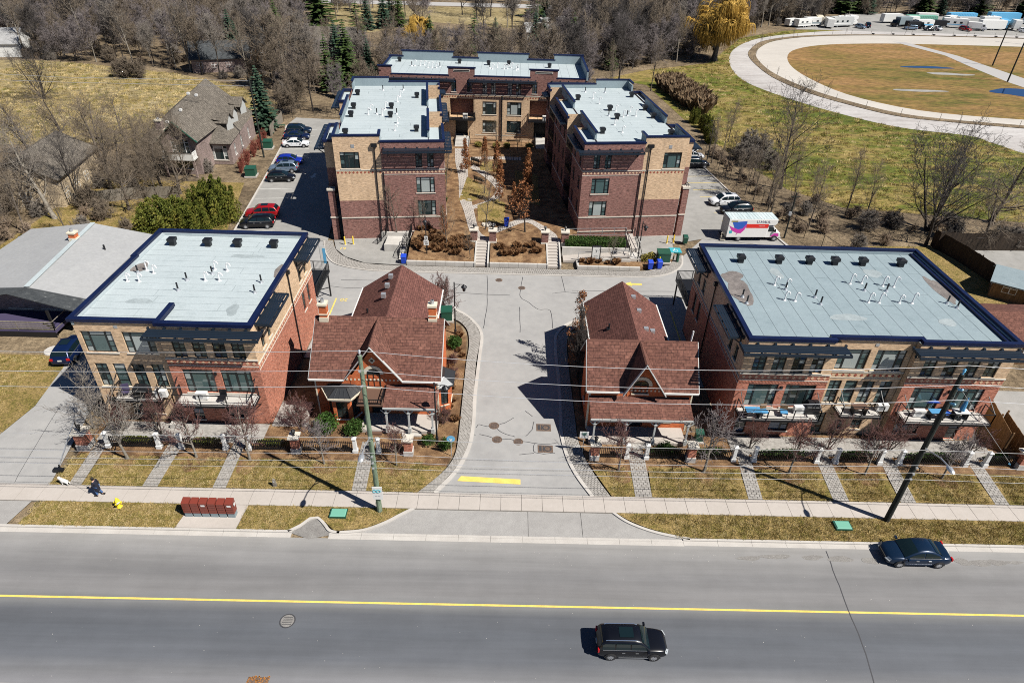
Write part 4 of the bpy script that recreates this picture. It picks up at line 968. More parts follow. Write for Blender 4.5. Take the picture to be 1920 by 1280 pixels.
    cp([(-9.62, 2.2), (-9.62, 11.3)], 13.4); cp([(-9.62, 16.4), (-9.62, 25.5)], 13.4)
    for x, y in ((-19.67,22.6),(-19.64,15.35),(-19.65,11.4),(-19.63,3.6),(-14.56,15.3),(-14.52,11.05),(-11.13,21),(-11.08,4.8)): roof_vent(p, U(x), v0+y, 12.4, world=False)
    for x, y in ((-17.31,14.6),(-17.51,12.4),(-15.36,15),(-15.66,12),(-13.57,21.8),(-13.86,18.8),(-13.53,8.3),(-13.76,5.1)): roof_pipe(p, U(x), v0+y, 12.4, world=False)
    for x, y in ((-16.39,12.67),(-13.76,12.63),(-16.2,25.3),(-13.2,25.6)): roof_pipe(p, U(x), v0+y, 12.4, 'stack', world=False)
    return p
RL = rear_block('condo_building', 'four storey dark red brick block with tan corner, on the left of the garden court', False, 0.1)
RR = rear_block('condo_building', 'four storey dark red brick block with tan corner, nearest the rental truck', True, -1.3)

# ---- centre block closing the court
RC = thing('condo_building', 'long dark red and tan brick block closing the far end of the garden court', 'building', (-4.5, 120, 0), group='brick condominium blocks')
yt, yl = 114.4, 112.9
tall = ((-21.9,-19.8), (-10.4,-6.0), (3.2,7.8)); low_ = ((-19.8,-10.4), (-6.0,3.2), (7.8,12.9))
for a, b in tall:
    op = [(a+.45-a, 1.3, 9.45, 11.4), (b-a-1.3, b-a-.45, 9.45, 11.4)] if b-a > 3 else []
    wall(RC, 'maroon', (a, yt), X_, b-a, 9.05, 13.25, op, nrm=SOUTH)
    for q in op: window(RC, (a+q[0], yt, q[2]), X_, SOUTH, q[1]-q[0], 1.95, 'pair', ('glass', 'glassblue'))
    if b-a > 3:
        MB().box(a+.9,b-.8,yt-.05,yt,12.7,13.02).build('louvre_surround', 'stone', RC); MB().box(a+1.02,b-.92,yt-.07,yt-.04,12.79,12.93).build('louvre', 'black', RC)
        # open loggia with balcony, stair door below
        wall(RC, 'tan', (a, yt), X_, b-a, .9, 8.4, [(.15, b-a-.2, 5.3, 8.38), (1.0, 3.15, 2.1, 4.85)], depth=1.6, nrm=SOUTH)
        MB().quad((a,yt+1.6,.9),(b,yt+1.6,.9),(b,yt+1.6,8.4),(a,yt+1.6,8.4)).build('loggia_back', 'maroon', RC)
        window(RC, (a+.5, yt+1.55, 5.3), X_, SOUTH, 2.4, 2.4, 'door', ('glass',), sill=False)
        MB().box(a+1.02,a+3.13,yt+1.3,yt+1.5,2.1,4.8).build('entrance_door', 'black', RC)
        o = MB().box(a-.1,b+.15,yt-1.3,yt-.005,5.05,5.28).build('loggia_balcony', 'black', RC); railing(o, [(a,yt-.1,5.28),(a,yt-1.2,5.28),(b+.05,yt-1.2,5.28),(b+.05,yt-.1,5.28)], 1.05, step=.16)
        MB().box(a+2.4,a+3.2,yt-1.0,yt-.4,5.28,6.1).build('air_conditioner', 'white', RC)
    course(RC, (a, yt), X_, SOUTH, b-a, 9.0, .1, .06); wall(RC, 'tan', (a, yt), X_, b-a, 8.4, 9.0, (), nrm=SOUTH); frieze(RC, (a, yt), X_, SOUTH, b-a, 8.72, .34, 'motif_red', .42)
for a, b in low_:
    yb = yl
    up = [(1.3,2.1), (2.75,3.55), (5.5,6.3), (6.95,7.75)] if b-a > 6 else []
    wall(RC, 'maroon', (a, yt-.02), X_, b-a, 9.05, 12.0, [(q0, q1, 9.2, 11.15) for q0, q1 in up], nrm=SOUTH)
    for q0, q1 in up: window(RC, (a+q0, yt-.02, 9.2), X_, SOUTH, .8, 1.95, 'pair', ('curtain', 'glassblue', 'glass'))
    mm = [(1.3,3.7,5.85,8.0), (5.5,7.95,5.85,8.0), (1.3,3.7,2.8,4.85), (5.5,7.95,2.8,4.85), (1.3,3.7,.95,1.55), (5.5,7.95,.95,1.55)] if b-a > 6 else []
    wall(RC, 'tan', (a, yt-.02), X_, b-a, .5, 9.0, mm, nrm=SOUTH)
    for q in mm: window(RC, (a+q[0], yt-.02, q[2]), X_, SOUTH, q[1]-q[0], q[3]-q[2], 'trip' if q[3]-q[2] > 1 else 'two', ('curtain', 'glass', 'glass'))
    course(RC, (a, yt-.02), X_, SOUTH, b-a, 9.0, .1, .06); frieze(RC, (a, yt-.02), X_, SOUTH, b-a, 8.6, .3, 'motif_red', .42); course(RC, (a, yt-.02), X_, SOUTH, b-a, 2.3, .1, .04)
    coping(RC, [(a,yt+.1),(b,yt+.1)], 12.06, .3, .16)
    pergola(RC, (a-.9, yt-.02), X_, SOUTH, b-a+1.9, 11.4, 1.15, 4, brackets=4)
    if b-a > 6: downpipe(RC, [(a+4.6,yt-.2,9.0),(a+4.6,yt-.2,1.0)], .12)
wall(RC, 'maroon', (-21.9, yt), Y_, 12, 0, 12.4, (), nrm=WEST); wall(RC, 'maroon', (12.9, yt), Y_, 12, 0, 13.2, (), nrm=EAST); wall(RC, 'maroon', (-21.9, 126.4), X_, 34.8, 0, 12.4, (), nrm=NORTH)
membrane(RC, -21.7, 12.7, 114.7, 126.2, 11.95, 'y', 1.4, 'membrane', seed=33)
q = MB()
for a, b in tall: q.box(a,b,yt+.003,yt+.25,11.8,13.2)
for a, b in ((-19.6,-10.5), (-6,3.1), (7.8,12.9)): q.box(a,b,126.1,126.39,11.8,13.4)
for a, b in ((-21.9,-19.6), (-10.5,-6), (3.1,7.8)): q.box(a,b,126.1,126.388,11.8,12.5)
q.box(12.6,12.89,yt-.1,126.1,11.8,13.2); q.box(-21.89,-21.6,yt+.3,126.1,11.8,12.4); q.build('parapet', 'membrane2', RC)
for a, b in ((-19.6,-10.5), (-6,3.1), (7.8,12.9)): coping(RC, [(a,126.25),(b,126.25)], 13.5, .4, .2)
for a, b in ((-21.9,-19.6), (-10.5,-6), (3.1,7.8)): coping(RC, [(a,126.25),(b,126.25)], 12.6, .4, .2)
for a, b in tall: coping(RC, [(a,yt+.1),(b,yt+.1)], 13.3, .36, .2)
coping(RC, [(12.75,126.2),(12.75,114.5)], 13.3, .4, .2); coping(RC, [(-21.75,yt+.2),(-21.75,126.2)], 12.5, .4, .2)
for x, y in ((-19.9,124.4),(-9.2,124.2),(-4.0,123.6),(-.4,124),(6.8,122.8)): roof_vent(RC, x, y, 11.95)
for x in (-16.8,-15.9,-15.2,-14.4,-13.7,-12.9,-3.2,-2.4,-1.2,-.6,.1,.9): roof_pipe(RC, x, 121+random.uniform(-1,1), 11.95)
for x in (-17.3,-12.4,-3.7,1.2): roof_pipe(RC, x, 121, 11.95, 'stack')
# ---- heritage houses
def gable_tri(p, mat, x0, x1, y, z0, z1, op=(), depth=.12, hole=None):
    """pentagon/triangle gable wall with an arched opening cut as a box grid; kept as one sheet"""
    xm = (x0+x1)/2; mb = MB(); n = 14
    zs = [z0+(z1-z0)*k/n for k in range(n+1)]
    for k in range(n):
        a0 = x0+(xm-x0)*(zs[k]-z0)/(z1-z0); b0 = 2*xm-a0; a1 = x0+(xm-x0)*(zs[k+1]-z0)/(z1-z0); b1 = 2*xm-a1; zc = (zs[k]+zs[k+1])/2
        if hole and hole[2] < zc < hole[3]:
            mb.quad((a0,y,zs[k]),(hole[0],y,zs[k]),(hole[0],y,zs[k+1]),(a1,y,zs[k+1])); mb.quad((hole[1],y,zs[k]),(b0,y,zs[k]),(b1,y,zs[k+1]),(hole[1],y,zs[k+1]))
        else: mb.quad((a0,y,zs[k]),(b0,y,zs[k]),(b1,y,zs[k+1]),(a1,y,zs[k+1]))
    if hole:
        for x in hole[:2]: mb.quad((x,y,hole[2]),(x,y+depth,hole[2]),(x,y+depth,hole[3]),(x,y,hole[3]))
    return mb.build('gable_wall', mat, p)
def roof_planes(p, planes, mat, name='roof', th=.14):
    mb = MB()
    for pts in planes:
        P = [Vector(q) for q in pts]; n = (P[1]-P[0]).cross(P[2]-P[0]).normalized()
        if n.z < 0: n = -n
        mb.slope([tuple(q) for q in P]); D = [q-n*th for q in P]
        for i in range(len(P)): mb.quad(P[i], P[(i+1) % len(P)], D[(i+1) % len(P)], D[i])
        mb.quad(*D[::-1])
    return mb.build(name, mat, p)
def arched_window(p, xc, y, z0, w, h):
    r = w/2; fr = MB(); n = 10; A = [(xc-r,z0),(xc-r,z0+h)]+[(xc-r*cos(pi*k/n), z0+h+r*sin(pi*k/n)) for k in range(1,n)]+[(xc+r,z0+h),(xc+r,z0)]
    for i in range(len(A)-1): fr.beam((A[i][0],y+.03,A[i][1]),(A[i+1][0],y+.03,A[i+1][1]),.08,.1)
    fr.beam((xc-r,y+.03,z0+.03),(xc+r,y+.03,z0+.03),.08); fr.beam((xc,y+.02,z0),(xc,y+.02,z0+h+r),.05); fr.beam((xc-r,y+.02,z0+h*.5),(xc+r,y+.02,z0+h*.5),.05); fr.beam((xc-r,y+.02,z0+h),(xc+r,y+.02,z0+h),.05)
    o = fr.build('arched_window', 'frame', p)
    for x0, x1, a, b in ((xc-r+.04,xc-.03,z0+.05,z0+h*.5-.03),(xc+.03,xc+r-.04,z0+.05,z0+h*.5-.03),(xc-r+.04,xc-.03,z0+h*.5+.03,z0+h-.03),(xc+.03,xc+r-.04,z0+h*.5+.03,z0+h-.03)):
        MB().box(x0,x1,y+.06,y+.08,a,b).build('pane', 'glass', o)
    MB().add([(xc-(r-.04)*cos(pi*k/n), y+.06, z0+h+.03+(r-.05)*sin(pi*k/n)) for k in range(n+1)], [tuple(range(n+1))]).build('pane', 'glass', o)
    ar = MB()
    for k in range(n):
        t0, t1 = pi*k/n, pi*(k+1)/n; R1, R2 = r+.06, r+.34
        q = [(xc-R1*cos(t0),z0+h+R1*sin(t0)),(xc-R1*cos(t1),z0+h+R1*sin(t1)),(xc-R2*cos(t1),z0+h+R2*sin(t1)),(xc-R2*cos(t0),z0+h+R2*sin(t0))]
        ar.add([(a,y-.05,b) for a,b in q]+[(a,y+.04,b) for a,b in q], [(0,1,2,3),(0,1,5,4),(1,2,6,5),(2,3,7,6),(3,0,4,7)])
    ar.build('arch', 'cream', p); MB().box(xc-r-.15,xc+r+.15,y-.1,y+.04,z0-.12,z0).build('sill', 'cream', p)
def chimney(p, x, y, z0, z1, mat='orange', w=.62):
    q = MB().box(x-w/2,x+w/2,y-w/2,y+w/2,z0,z1).build('chimney', mat, p)
    MB().box(x-w/2-.08,x+w/2+.08,y-w/2-.08,y+w/2+.08,z1,z1+.18).build('cap', 'cream', q)
    MB().box(x-w/2-.06,x+w/2+.06,y-w/2-.06,y+w/2+.06,z0+.0,z0+.55).build('base', 'cream', q)
    MB().lathe([(.17,0),(.15,.35),(.12,.36)], (x,y,z1+.18), 8).build('flue', 'galv', q); MB().box(x-w/2-.03,x+w/2+.03,y-w/2-.04,y+w/2+.03,(z0+z1)/2-.06,(z0+z1)/2+.06).build('band', 'cream', q)
def house(name, label, xl, xr, yf, ze, yr, zr, gx0, gx1, ga, wing, eave=.42, chim=(), win='tall'):
    p = thing(name, label, 'house', ((xl+xr)/2, (yf+yr)/2, 0), group='old brick houses at the entrance')
    yb = 2*yr-yf; k = (zr-ze)/(yr-yf)
    wy0, wy1 = yf+eave, yb-eave; wx0, wx1 = xl+.35, xr-.35; wz = ze+k*eave-.12
    gap, gav, gaz = ga                                   # gable apex (x, y front, z)
    # walls
    wl = [(1.2,2.3,.9,2.6), (wx1-wx0-2.4,wx1-wx0-1.3,.9,2.6), ((wx1-wx0)/2-.6,(wx1-wx0)/2+.5,.3,2.5)]
    wall(p, 'orange', (wx0,wy0), X_, wx1-wx0, -.1, wz, wl, nrm=SOUTH)
    for i, (a,b,c,d) in enumerate(wl): window(p, (wx0+a,wy0,c), X_, SOUTH, b-a, d-c, 'sash' if i < 2 else 'panel', ('glass',), sillmat='cream')
    for x, nr in ((wx0,WEST),(wx1,EAST)):
        wall(p, 'orange', (x,wy0), Y_, wy1-wy0, -.1, wz, [(2.2,3.2,.9,2.7)], nrm=nr); window(p, (x,wy0+2.2,.9), Y_, nr, 1.0, 1.8, 'sash', ('glass',), sillmat='cream')
        MB().quad((x,wy0,wz),(x,wy1,wz),(x,yr,zr-.2)).build('gable_wall', 'orange', p)
        MB().box(x-.06,x+.06,wy0-.02,wy0+.3,-.1,wz).build('quoin', 'cream', p)
    wall(p, 'orange', (wx0,wy1), X_, wx1-wx0, -.1, wz, (), nrm=NORTH)
    # roof with the front gable cut through
    gy = gav                                             # gable roof front edge
    yv0 = yf                                             # valley feet at the eave
    front = [[(xl,yf,ze),(gx0,yf,ze),(gap,yr,zr),(xl,yr,zr)], [(gx1,yf,ze),(xr,yf,ze),(xr,yr,zr),(gap,yr,zr)]]
    back = [[(xr,yb,ze),(xl,yb,ze),(xl,yr,zr),(xr,yr,zr)]]
    roof_planes(p, front+back, 'shingle')
    roof_planes(p, [[(gap,gy,gaz),(gx0,gy,ze),(gx0,yv0+.02,ze),(gap,yr,gaz)][::-1], [(gx1,gy,ze),(gap,gy,gaz),(gap,yr,gaz),(gx1,yv0+.02,ze)]], 'shingle', 'gable_roof')
    # gable front
    xa, xb = gx0+.42, gx1-.42; zt = gaz-.55
    hz0 = 3.15 if win == 'tall' else 3.95; ww = 1.0 if win == 'tall' else 1.15; hh = 1.35 if win == 'tall' else .75; xc = gap
    gable_tri(p, 'orange', xa, xb, wy0-.03, wz-.25, zt, hole=(xc-ww/2+.02,xc+ww/2-.02,0,hz0+hh+ww*.36))
    wall(p, 'orange', (xa,wy0-.03), X_, xb-xa, wz-1.1, wz-.25, [(xc-xa-ww/2, xc-xa+ww/2, hz0, 9)], nrm=SOUTH)
    arched_window(p, xc, wy0-.03, hz0, ww, hh)
    q = MB(); q.beam((gx0-.05,gy-.02,ze-.08),(gap,gy-.02,gaz-.08),.06,.22,(0,1,0)); q.beam((gx1+.05,gy-.02,ze-.08),(gap,gy-.02,gaz-.08),.06,.22,(0,1,0)); q.build('bargeboard', 'greytrim', p)
    for a, b in ((xl,gx0),(gx1,xr)): MB().box(a,b,yf-.09,yf,ze-.13,ze+.01).build('gutter', 'white', p)
    q = MB()
    for x in (xl,xr):
        q.beam((x,yf,ze-.1),(x,yr,zr-.1),.05,.14,(1,0,0)); q.beam((x,yb,ze-.1),(x,yr,zr-.1),.05,.14,(1,0,0))
    q.build('rake_board', 'greytrim', p)
    q = MB()
    nb = int((wx1-wx0)/.32)
    for i in range(nb): q.box(wx0+.05+i*.32, wx0+.19+i*.32, wy0-.05, wy0, wz-.55, wz-.38)
    o = q.build('dentil_band', 'cream', p); o['kind'] = 'stuff'
    # diamond vent
    zc = hz0+hh+1.35 if win == 'tall' else None
    if zc: q = MB(); q.add([(xc-.28,wy0-.06,zc),(xc,wy0-.06,zc-.32),(xc+.28,wy0-.06,zc),(xc,wy0-.06,zc+.32)]+[(xc-.28,wy0,zc),(xc,wy0,zc-.32),(xc+.28,wy0,zc),(xc,wy0,zc+.32)], [(0,1,2,3),(0,1,5,4),(1,2,6,5),(2,3,7,6),(3,0,4,7)]); q.build('diamond_vent', 'cream', p); MB().box(xc-.1,xc+.1,wy0-.08,wy0-.05,zc-.1,zc+.1).build('vent_hole', 'black', p)
    # rear wing
    rx0, rx1, rz, ez, ry0, ry1 = wing; rm = (rx0+rx1)/2; kk = (rz-ez)/(rm-rx0)
    roof_planes(p, [[(rx0,ry1,ez),(rx0,ry0,ez),(rm,ry0,rz),(rm,ry1+.3,rz)], [(rx1,ry0,ez),(rx1,ry1,ez),(rm,ry1+.3,rz),(rm,ry0,rz)]], 'shingle2', 'rear_roof')
    for x, nr in ((rx0+.4,WEST),(rx1-.4,EAST)):
        op = [(k_,k_+1.0,1.0,2.8) for k_ in (1.6,4.4)]
        wall(p, 'orange', (x,wy1), Y_, ry1-.3-wy1, -.1, ez+kk*.4-.15, op, nrm=nr)
        for q_ in op: window(p, (x,wy1+q_[0],1.0), Y_, nr, 1.0, 1.8, 'sash', ('glass',), sillmat='cream')
    MB().add([(rx0+.4,ry1-.3,-.1),(rx1-.4,ry1-.3,-.1),(rx1-.4,ry1-.3,ez+kk*.4-.15),(rm,ry1-.3,rz-.2),(rx0+.4,ry1-.3,ez+kk*.4-.15)], [(0,1,2,3,4)]).build('rear_wall', 'orange', p)
    for a in (rx0-.1,rx1): MB().box(a,a+.1,ry0+1.5,ry1,ez-.15,ez+.02).build('gutter', 'white', p)
    for x, y in chim: chimney(p, x, y, zr-.5, zr+1.15)
    return p, wy0, wx0, wx1, wz
LH, wy0, wx0, wx1, wz = house('brick_house', 'old orange brick house with brown shingle roof, steep front gable and two chimneys', -15.85, -5.1, 42.0, 4.15, 46.3, 7.55, -12.98, -8.25, (-10.62, 42.0, 7.5), (-14.1, -6.25, 7.0, 4.5, 46.4, 56.4), chim=((-15.1,46.2),(-6.05,46.4)))
for x, y in ((-10.55,54.8),(-10.6,53.0),(-10.65,51.2)): MB().box(x-.62,x-.22,y-.2,y+.2,6.55,6.95).build('roof_vent', 'galv', LH)
roof_vent_ = MB().tube((-12.4,50,5.5),(-12.4,50,6.0),.09); roof_vent_.build('stack_pipe', 'black', LH)
# front bay with metal roof
bx0, bx1 = -14.95, -11.85
P = [(-14.7,42.42),(-14.0,41.35),(-12.55,41.35),(-11.9,42.42)]
for i in range(3):
    a, b = Vector((*P[i],0)), Vector((*P[i+1],0)); l = (b-a).length; u = (b-a)/l; n_ = (u.y, -u.x)
    w_ = min(.95, l-.35); o0 = (l-w_)/2
    wall(LH, 'orange', P[i], (u.x,u.y), l, -.1, 3.0, [(o0,o0+w_,.5,2.3)], nrm=n_); window(LH, (P[i][0]+u.x*o0,P[i][1]+u.y*o0,.5), (u.x,u.y), n_, w_, 1.8, 'sash', ('glass',), frame='frame', sillmat='white')
    MB().beam((P[i][0]-.0,P[i][1],2.45),(P[i][0]+u.x*l,P[i][1]+u.y*l,2.45),.1,.16).build('cornice', 'cream', LH)
E_ = [(-15.1,42.5),(-14.2,40.95),(-12.35,40.95),(-11.5,42.5)]; T_ = [(-14.3,42.42),(-13.75,41.75),(-12.8,41.75),(-12.25,42.42)]
q = MB()
for i in range(3): q.quad((*E_[i],2.95),(*E_[i+1],2.95),(*T_[i+1],3.4),(*T_[i],3.4))
q.quad(*[(*t,3.4) for t in T_]); q.build('bay_roof', 'roofmetal', LH)
q = MB()
for i in range(3):
    for k in range(5):
        t = k/4; a = Vector((*E_[i],2.97)).lerp(Vector((*E_[i+1],2.97)), t); b = Vector((*T_[i],3.42)).lerp(Vector((*T_[i+1],3.42)), t); q.beam(a,b,.04,.05)
q.build('roof_seam', 'roofmetal', LH)
q = MB()
for i in range(3): q.beam((*E_[i],2.88),(*E_[i+1],2.88),.08,.16)
q.build('cornice', 'cream', LH)
# side bay
P = [(-5.45,43.0),(-4.5,43.5),(-4.5,45.0),(-5.45,45.5)]
for i in range(3):
    a, b = Vector((*P[i],0)), Vector((*P[i+1],0)); l = (b-a).length; u = (b-a)/l; n_ = (u.y,-u.x); w_ = l*.6; o0 = l*.2
    wall(LH, 'orange', P[i], (u.x,u.y), l, -.1, 2.9, [(o0,o0+w_,.7,2.4)], nrm=n_); window(LH, (P[i][0]+u.x*o0,P[i][1]+u.y*o0,.7), (u.x,u.y), n_, w_, 1.7, 'sash', ('glass',), sillmat='cream')
E_ = [(-5.45,42.6),(-4.2,43.3),(-4.2,45.2),(-5.45,45.9)]; T_ = [(-5.45,43.4),(-5.0,43.7),(-5.0,44.8),(-5.45,45.1)]
q = MB()
for i in range(3): q.quad((*E_[i],2.85),(*E_[i+1],2.85),(*T_[i+1],3.4),(*T_[i],3.4)); q.beam((*E_[i],2.8),(*E_[i+1],2.8),.06,.14)
q.quad(*[(*t,3.4) for t in T_]); q.build('bay_roof', 'roofmetal', LH)
# porches
def porch(p, x0, x1, yw, yf, zt, zb, posts, roofmat='shingle', hip=False, flat=None):
    MB().box(x0+.1,x1-.1,yf+.25,yw,-.1,.28).build('porch_floor', 'slab', p); MB().box((x0+x1)/2-.8,(x0+x1)/2+.8,yf-.1,yf+.24,-.1,.12).build('porch_step', 'concrete', p)
    a1 = x1-1.1 if hip else x1
    pl = [[(x0,yf,zb),(x1,yf,zb),(a1,yw,zt),(x0,yw,zt)]]
    if hip: pl.append([(x1,yf,zb),(x1,yw,zb),(a1,yw,zt)])
    roof_planes(p, pl, roofmat, 'porch_roof', .1)
    q = MB(); q.box(x0+.1,x1-.1,yf+.12,yf+.22,zb-.42,zb-.12); q.box(x0,x1,yf-.08,yf,zb-.16,zb-.02)
    q.build('porch_beam', 'greytrim', p)
    for x in posts:
        s = MB(); s.box(x-.07,x+.07,yf+.1,yf+.24,.28,zb-.4); s.box(x-.14,x+.14,yf+.03,yf+.31,.28,.75); s.box(x-.12,x+.12,yf+.05,yf+.29,zb-.72,zb-.62)
        for d in (-1,1): s.beam((x,yf+.17,zb-.85),(x+d*.42,yf+.17,zb-.42),.07)
        s.build('porch_post', 'greytrim', p)
porch(LH, -9.6, -5.3, wy0, 40.0, 3.45, 3.0, (-9.4,-7.6,-5.7), hip=True)
MB().box(-11.7,-9.6,40.15,wy0-.04,2.92,3.04).build('flat_porch_roof', 'brown', LH); railing(LH, [(-11.6,40.25,3.04),(-9.75,40.25,3.04),(-9.7,42.2,3.04)], .5, step=.16, posts=1, name='roof_cresting')
MB().box(-11.7,-9.5,40.3,wy0,-.1,.28).build('porch_floor', 'slab', LH); MB().box(-11.2,-9.9,40.0,40.28,-.1,.14).build('porch_step', 'brown', LH)
RH, wy0, wx0, wx1, wz = house('brick_house', 'old orange brick house with brown shingle roof, wide front porch and half round gable window', 6.72, 15.75, 41.0, 4.35, 43.9, 7.45, 9.65, 12.98, (11.1, 40.65, 7.4), (7.6, 14.6, 6.95, 4.6, 44, 54.3), win='low')
for x, y in ((11.9,52.5),(12.1,50.3),(13.0,47.9),(12.3,47.5)): MB().box(x-.2,x+.2,y-.2,y+.2,6.95-(x-11.1)*.67-.1,7.15-(x-11.1)*.67).build('roof_vent', 'galv', RH)
MB().tube((9.2,48.2,5.3),(9.2,48.2,6.2),.09).build('stack_pipe', 'black', RH); MB().box(9.0,9.4,48,48.4,5.5,5.75).build('flashing', 'black', RH)
porch(RH, 7.0, 15.2, wy0, 39.25, 3.6, 3.0, (7.4,9.94,12.28,14.94))
MB().tube((15.35,44.4,7.0),(15.4,44.4,8.1),.07).build('flue', 'whitepvc', RH)
q = MB(); q.add([(14.9,41.9,5.2),(15.7,41.9,5.2),(15.7,42.9,6.3),(14.9,42.9,6.3)], [(0,1,2,3)])

# ---- bungalow on the left
BG = thing('bungalow', 'low bungalow with pale grey metal roof and small brick chimney, left of the front block', 'house', (-47, 63, 0))
rz, ez = 4.3, 3.0
A, B = (-46.6,55.2), (-48.1,70.1); EL = ((-56.5,56.6),(-56.2,70.8)); ER = ((-41.35,55.4),(-41.6,70.2))
roof_planes(BG, [[(EL[1][0],EL[1][1],ez),(EL[0][0],EL[0][1],ez),(*A,rz),(*B,rz)], [(ER[0][0],ER[0][1],ez),(-41.5,60.2,ez),(-41.5,61,ez),(ER[1][0],ER[1][1],ez),(*B,rz),(*A,rz)]], 'metalroof', th=.12)
q = MB(); q.beam((*A,rz+.06),(*B,rz+.06),.5,.06); q.build('ridge_cap', 'membrane', BG)
roof_planes(BG, [[(-57,54.1,2.55),(-48.4,54.7,3.75),(*A,rz-.06),(-56.5,56.6,ez-.06)], [(-48.4,54.7,3.75),(-41.2,53.2,2.85),(-41.35,55.4,ez-.06),(*A,rz-.06)]], 'slate', 'porch_roof', .1)
q = MB(); q.box(-56,-42,56.6,56.7,-.1,2.9); q.box(-56,-55.9,56.7,69.5,-.1,2.9); q.box(-42.1,-42,56.7,69.5,-.1,2.9); q.box(-56,-42,69.4,69.5,-.1,2.9); q.build('wall', 'house3', BG)
for x in (-54.5,-50.5,-47.2): window(BG, (x,56.6,1.0), X_, SOUTH, 2.4, 1.6, 'two', ('glassblue', 'glass'))
chimney(BG, -47.9, 65.9, 3.95, 5.0, 'orange', .7); MB().tube((-44.2,64.8,3.6),(-44.2,64.8,4.2),.1).build('stack_pipe', 'black', BG)
d = MB().box(-58,-43.8,52.9,56.5,.5,.72).build('deck', 'purple', BG); railing(d, [(-58,53.0,.72),(-43.9,53.0,.72),(-43.9,56.2,.72)], 1.0, 'woodgrey', step=0, posts=3.2, name='deck_railing')
q = MB()
for k in range(4): q.beam((-58,52.98,.95+.22*k),(-43.9,52.98,.95+.22*k),.04,.1)
q.build('rail_board', 'woodgrey', d); MB().box(-58,-43.8,52.86,52.9,-.1,.6).build('deck_skirt', 'black', d)
for x in (-57,-50.5,-44.2): MB().box(x-.1,x+.1,53.3,53.5,-.1,2.8).build('porch_post', 'black', BG)

# ---- large plum brick house with grey shingle roof
MS = thing('gabled_house', 'plum brick house with steep grey shingle roof, dormers and a white balcony', 'house', (-50, 108, 0))
def mwall(P, ux, L_, z0, z1, nrm, op=()): wall(MS, 'house3', P, ux, L_, z0, z1, op, nrm=nrm)
mwall((-55,103), X_, 10.6, -.1, 3.4, SOUTH, [(7.2,10.0,.6,2.9)]); window(MS, (-47.8,103,.6), X_, SOUTH, 2.8, 2.3, 'trip', ('curtain', 'glass'), frame='white')
dxm = (-45.9+44.4)/15; um = Vector((-1.5,15.5)).normalized()
wall(MS, 'house3', (-44.4,103), (um.x,um.y), 15.5, -.1, 3.4, [(2,3,.8,2.6),(6,7.2,.8,2.6),(11,12,.8,2.6)], nrm=(um.y,-um.x))
for a in (2,6.1,11): window(MS, (-44.4+um.x*a,103+um.y*a,.8), (um.x,um.y), (um.y,-um.x), 1.0, 1.8, 'sash', ('glass',), frame='white', sillmat='white')
rzz = 9.4; ezz = 3.35
FR, FLc = (-44.0,102.5), (-58.5,102.5); BRr, BLl = (-46.4,120.8), (-61.5,121)
RA1, RA2 = (-52.2,113.5), (-53.0,119)
roof_planes(MS, [[(*FLc,ezz),(*FR,ezz),(*RA1,rzz)], [(*FR,ezz),(*BRr,ezz),(*RA2,rzz),(*RA1,rzz)], [(*BRr,ezz),(*BLl,ezz),(*RA2,rzz)], [(*BLl,ezz),(*FLc,ezz),(*RA1,rzz),(*RA2,rzz)]], 'greyshingle')
# front gabled bay
gx0, gx1, gy, gz0, gz1 = -52.6, -47.4, 98.3, 5.4, 8.0
wall(MS, 'house3', (gx0,gy), X_, gx1-gx0, -.1, 5.4, [(1.2,4.2,.7,2.4),(1.3,4.0,3.0,5.2)], nrm=SOUTH)
window(MS, (gx0+1.2,gy,.7), X_, SOUTH, 3, 1.7, 'two', ('glass',), frame='white', sillmat='white'); window(MS, (gx0+1.3,gy,3.0), X_, SOUTH, 2.7, 2.2, 'trip', ('glass',), frame='white', sillmat='white')
MB().quad((gx0,gy,5.4),(gx1,gy,5.4),((gx0+gx1)/2,gy,7.8)).build('gable_wall', 'house3', MS)
for x, nr in ((gx0,WEST),(gx1,EAST)): mwall((x,gy), Y_, 8, -.1, 5.4, nr)
xm = (gx0+gx1)/2
roof_planes(MS, [[(gx0-.5,108,gz0-.3),(gx0-.5,gy-.6,gz0-.3),(xm,gy-.6,gz1+.1),(xm,111,gz1+.1)], [(gx1+.5,gy-.6,gz0-.3),(gx1+.5,108,gz0-.3),(xm,111,gz1+.1),(xm,gy-.6,gz1+.1)]], 'greyshingle', 'gable_roof')
q = MB(); q.beam((gx0-.5,gy-.62,gz0-.35),(xm,gy-.62,gz1),.08,.3,(0,1,0)); q.beam((gx1+.5,gy-.62,gz0-.35),(xm,gy-.62,gz1),.08,.3,(0,1,0)); q.build('bargeboard', 'green', MS)
o = MB().box(gx0+.2,gx1-.2,gy-1.6,gy-.005,2.55,2.75).build('balcony', 'white', MS)
q = MB()
for a, b in (((gx0+.3,gy-1.55),(gx1-.3,gy-1.55)),((gx1-.3,gy-1.55),(gx1-.3,gy-.1)),((gx0+.3,gy-1.55),(gx0+.3,gy-.1))):
    q.beam((*a,3.7),(*b,3.7),.1,.08); q.beam((*a,3.2),(*b,3.2),.03,.85)
q.build('balcony_panel', 'white', o)
for k in range(5): MB().lathe([(.3,0),(.34,.02)], (gx0+.9+k*.95,gy-1.62,3.2), 10)
q = MB(); q.beam((gx0+.3,gy-1.6,3.75),(gx1-.3,gy-1.6,3.75),.12,.06); q.build('balcony_rail', 'black', o)
for x in (gx0+.4,gx1-.4): MB().box(x-.15,x+.15,gy-1.5,gy-1.2,-.1,2.55).build('post', 'house3', MS)
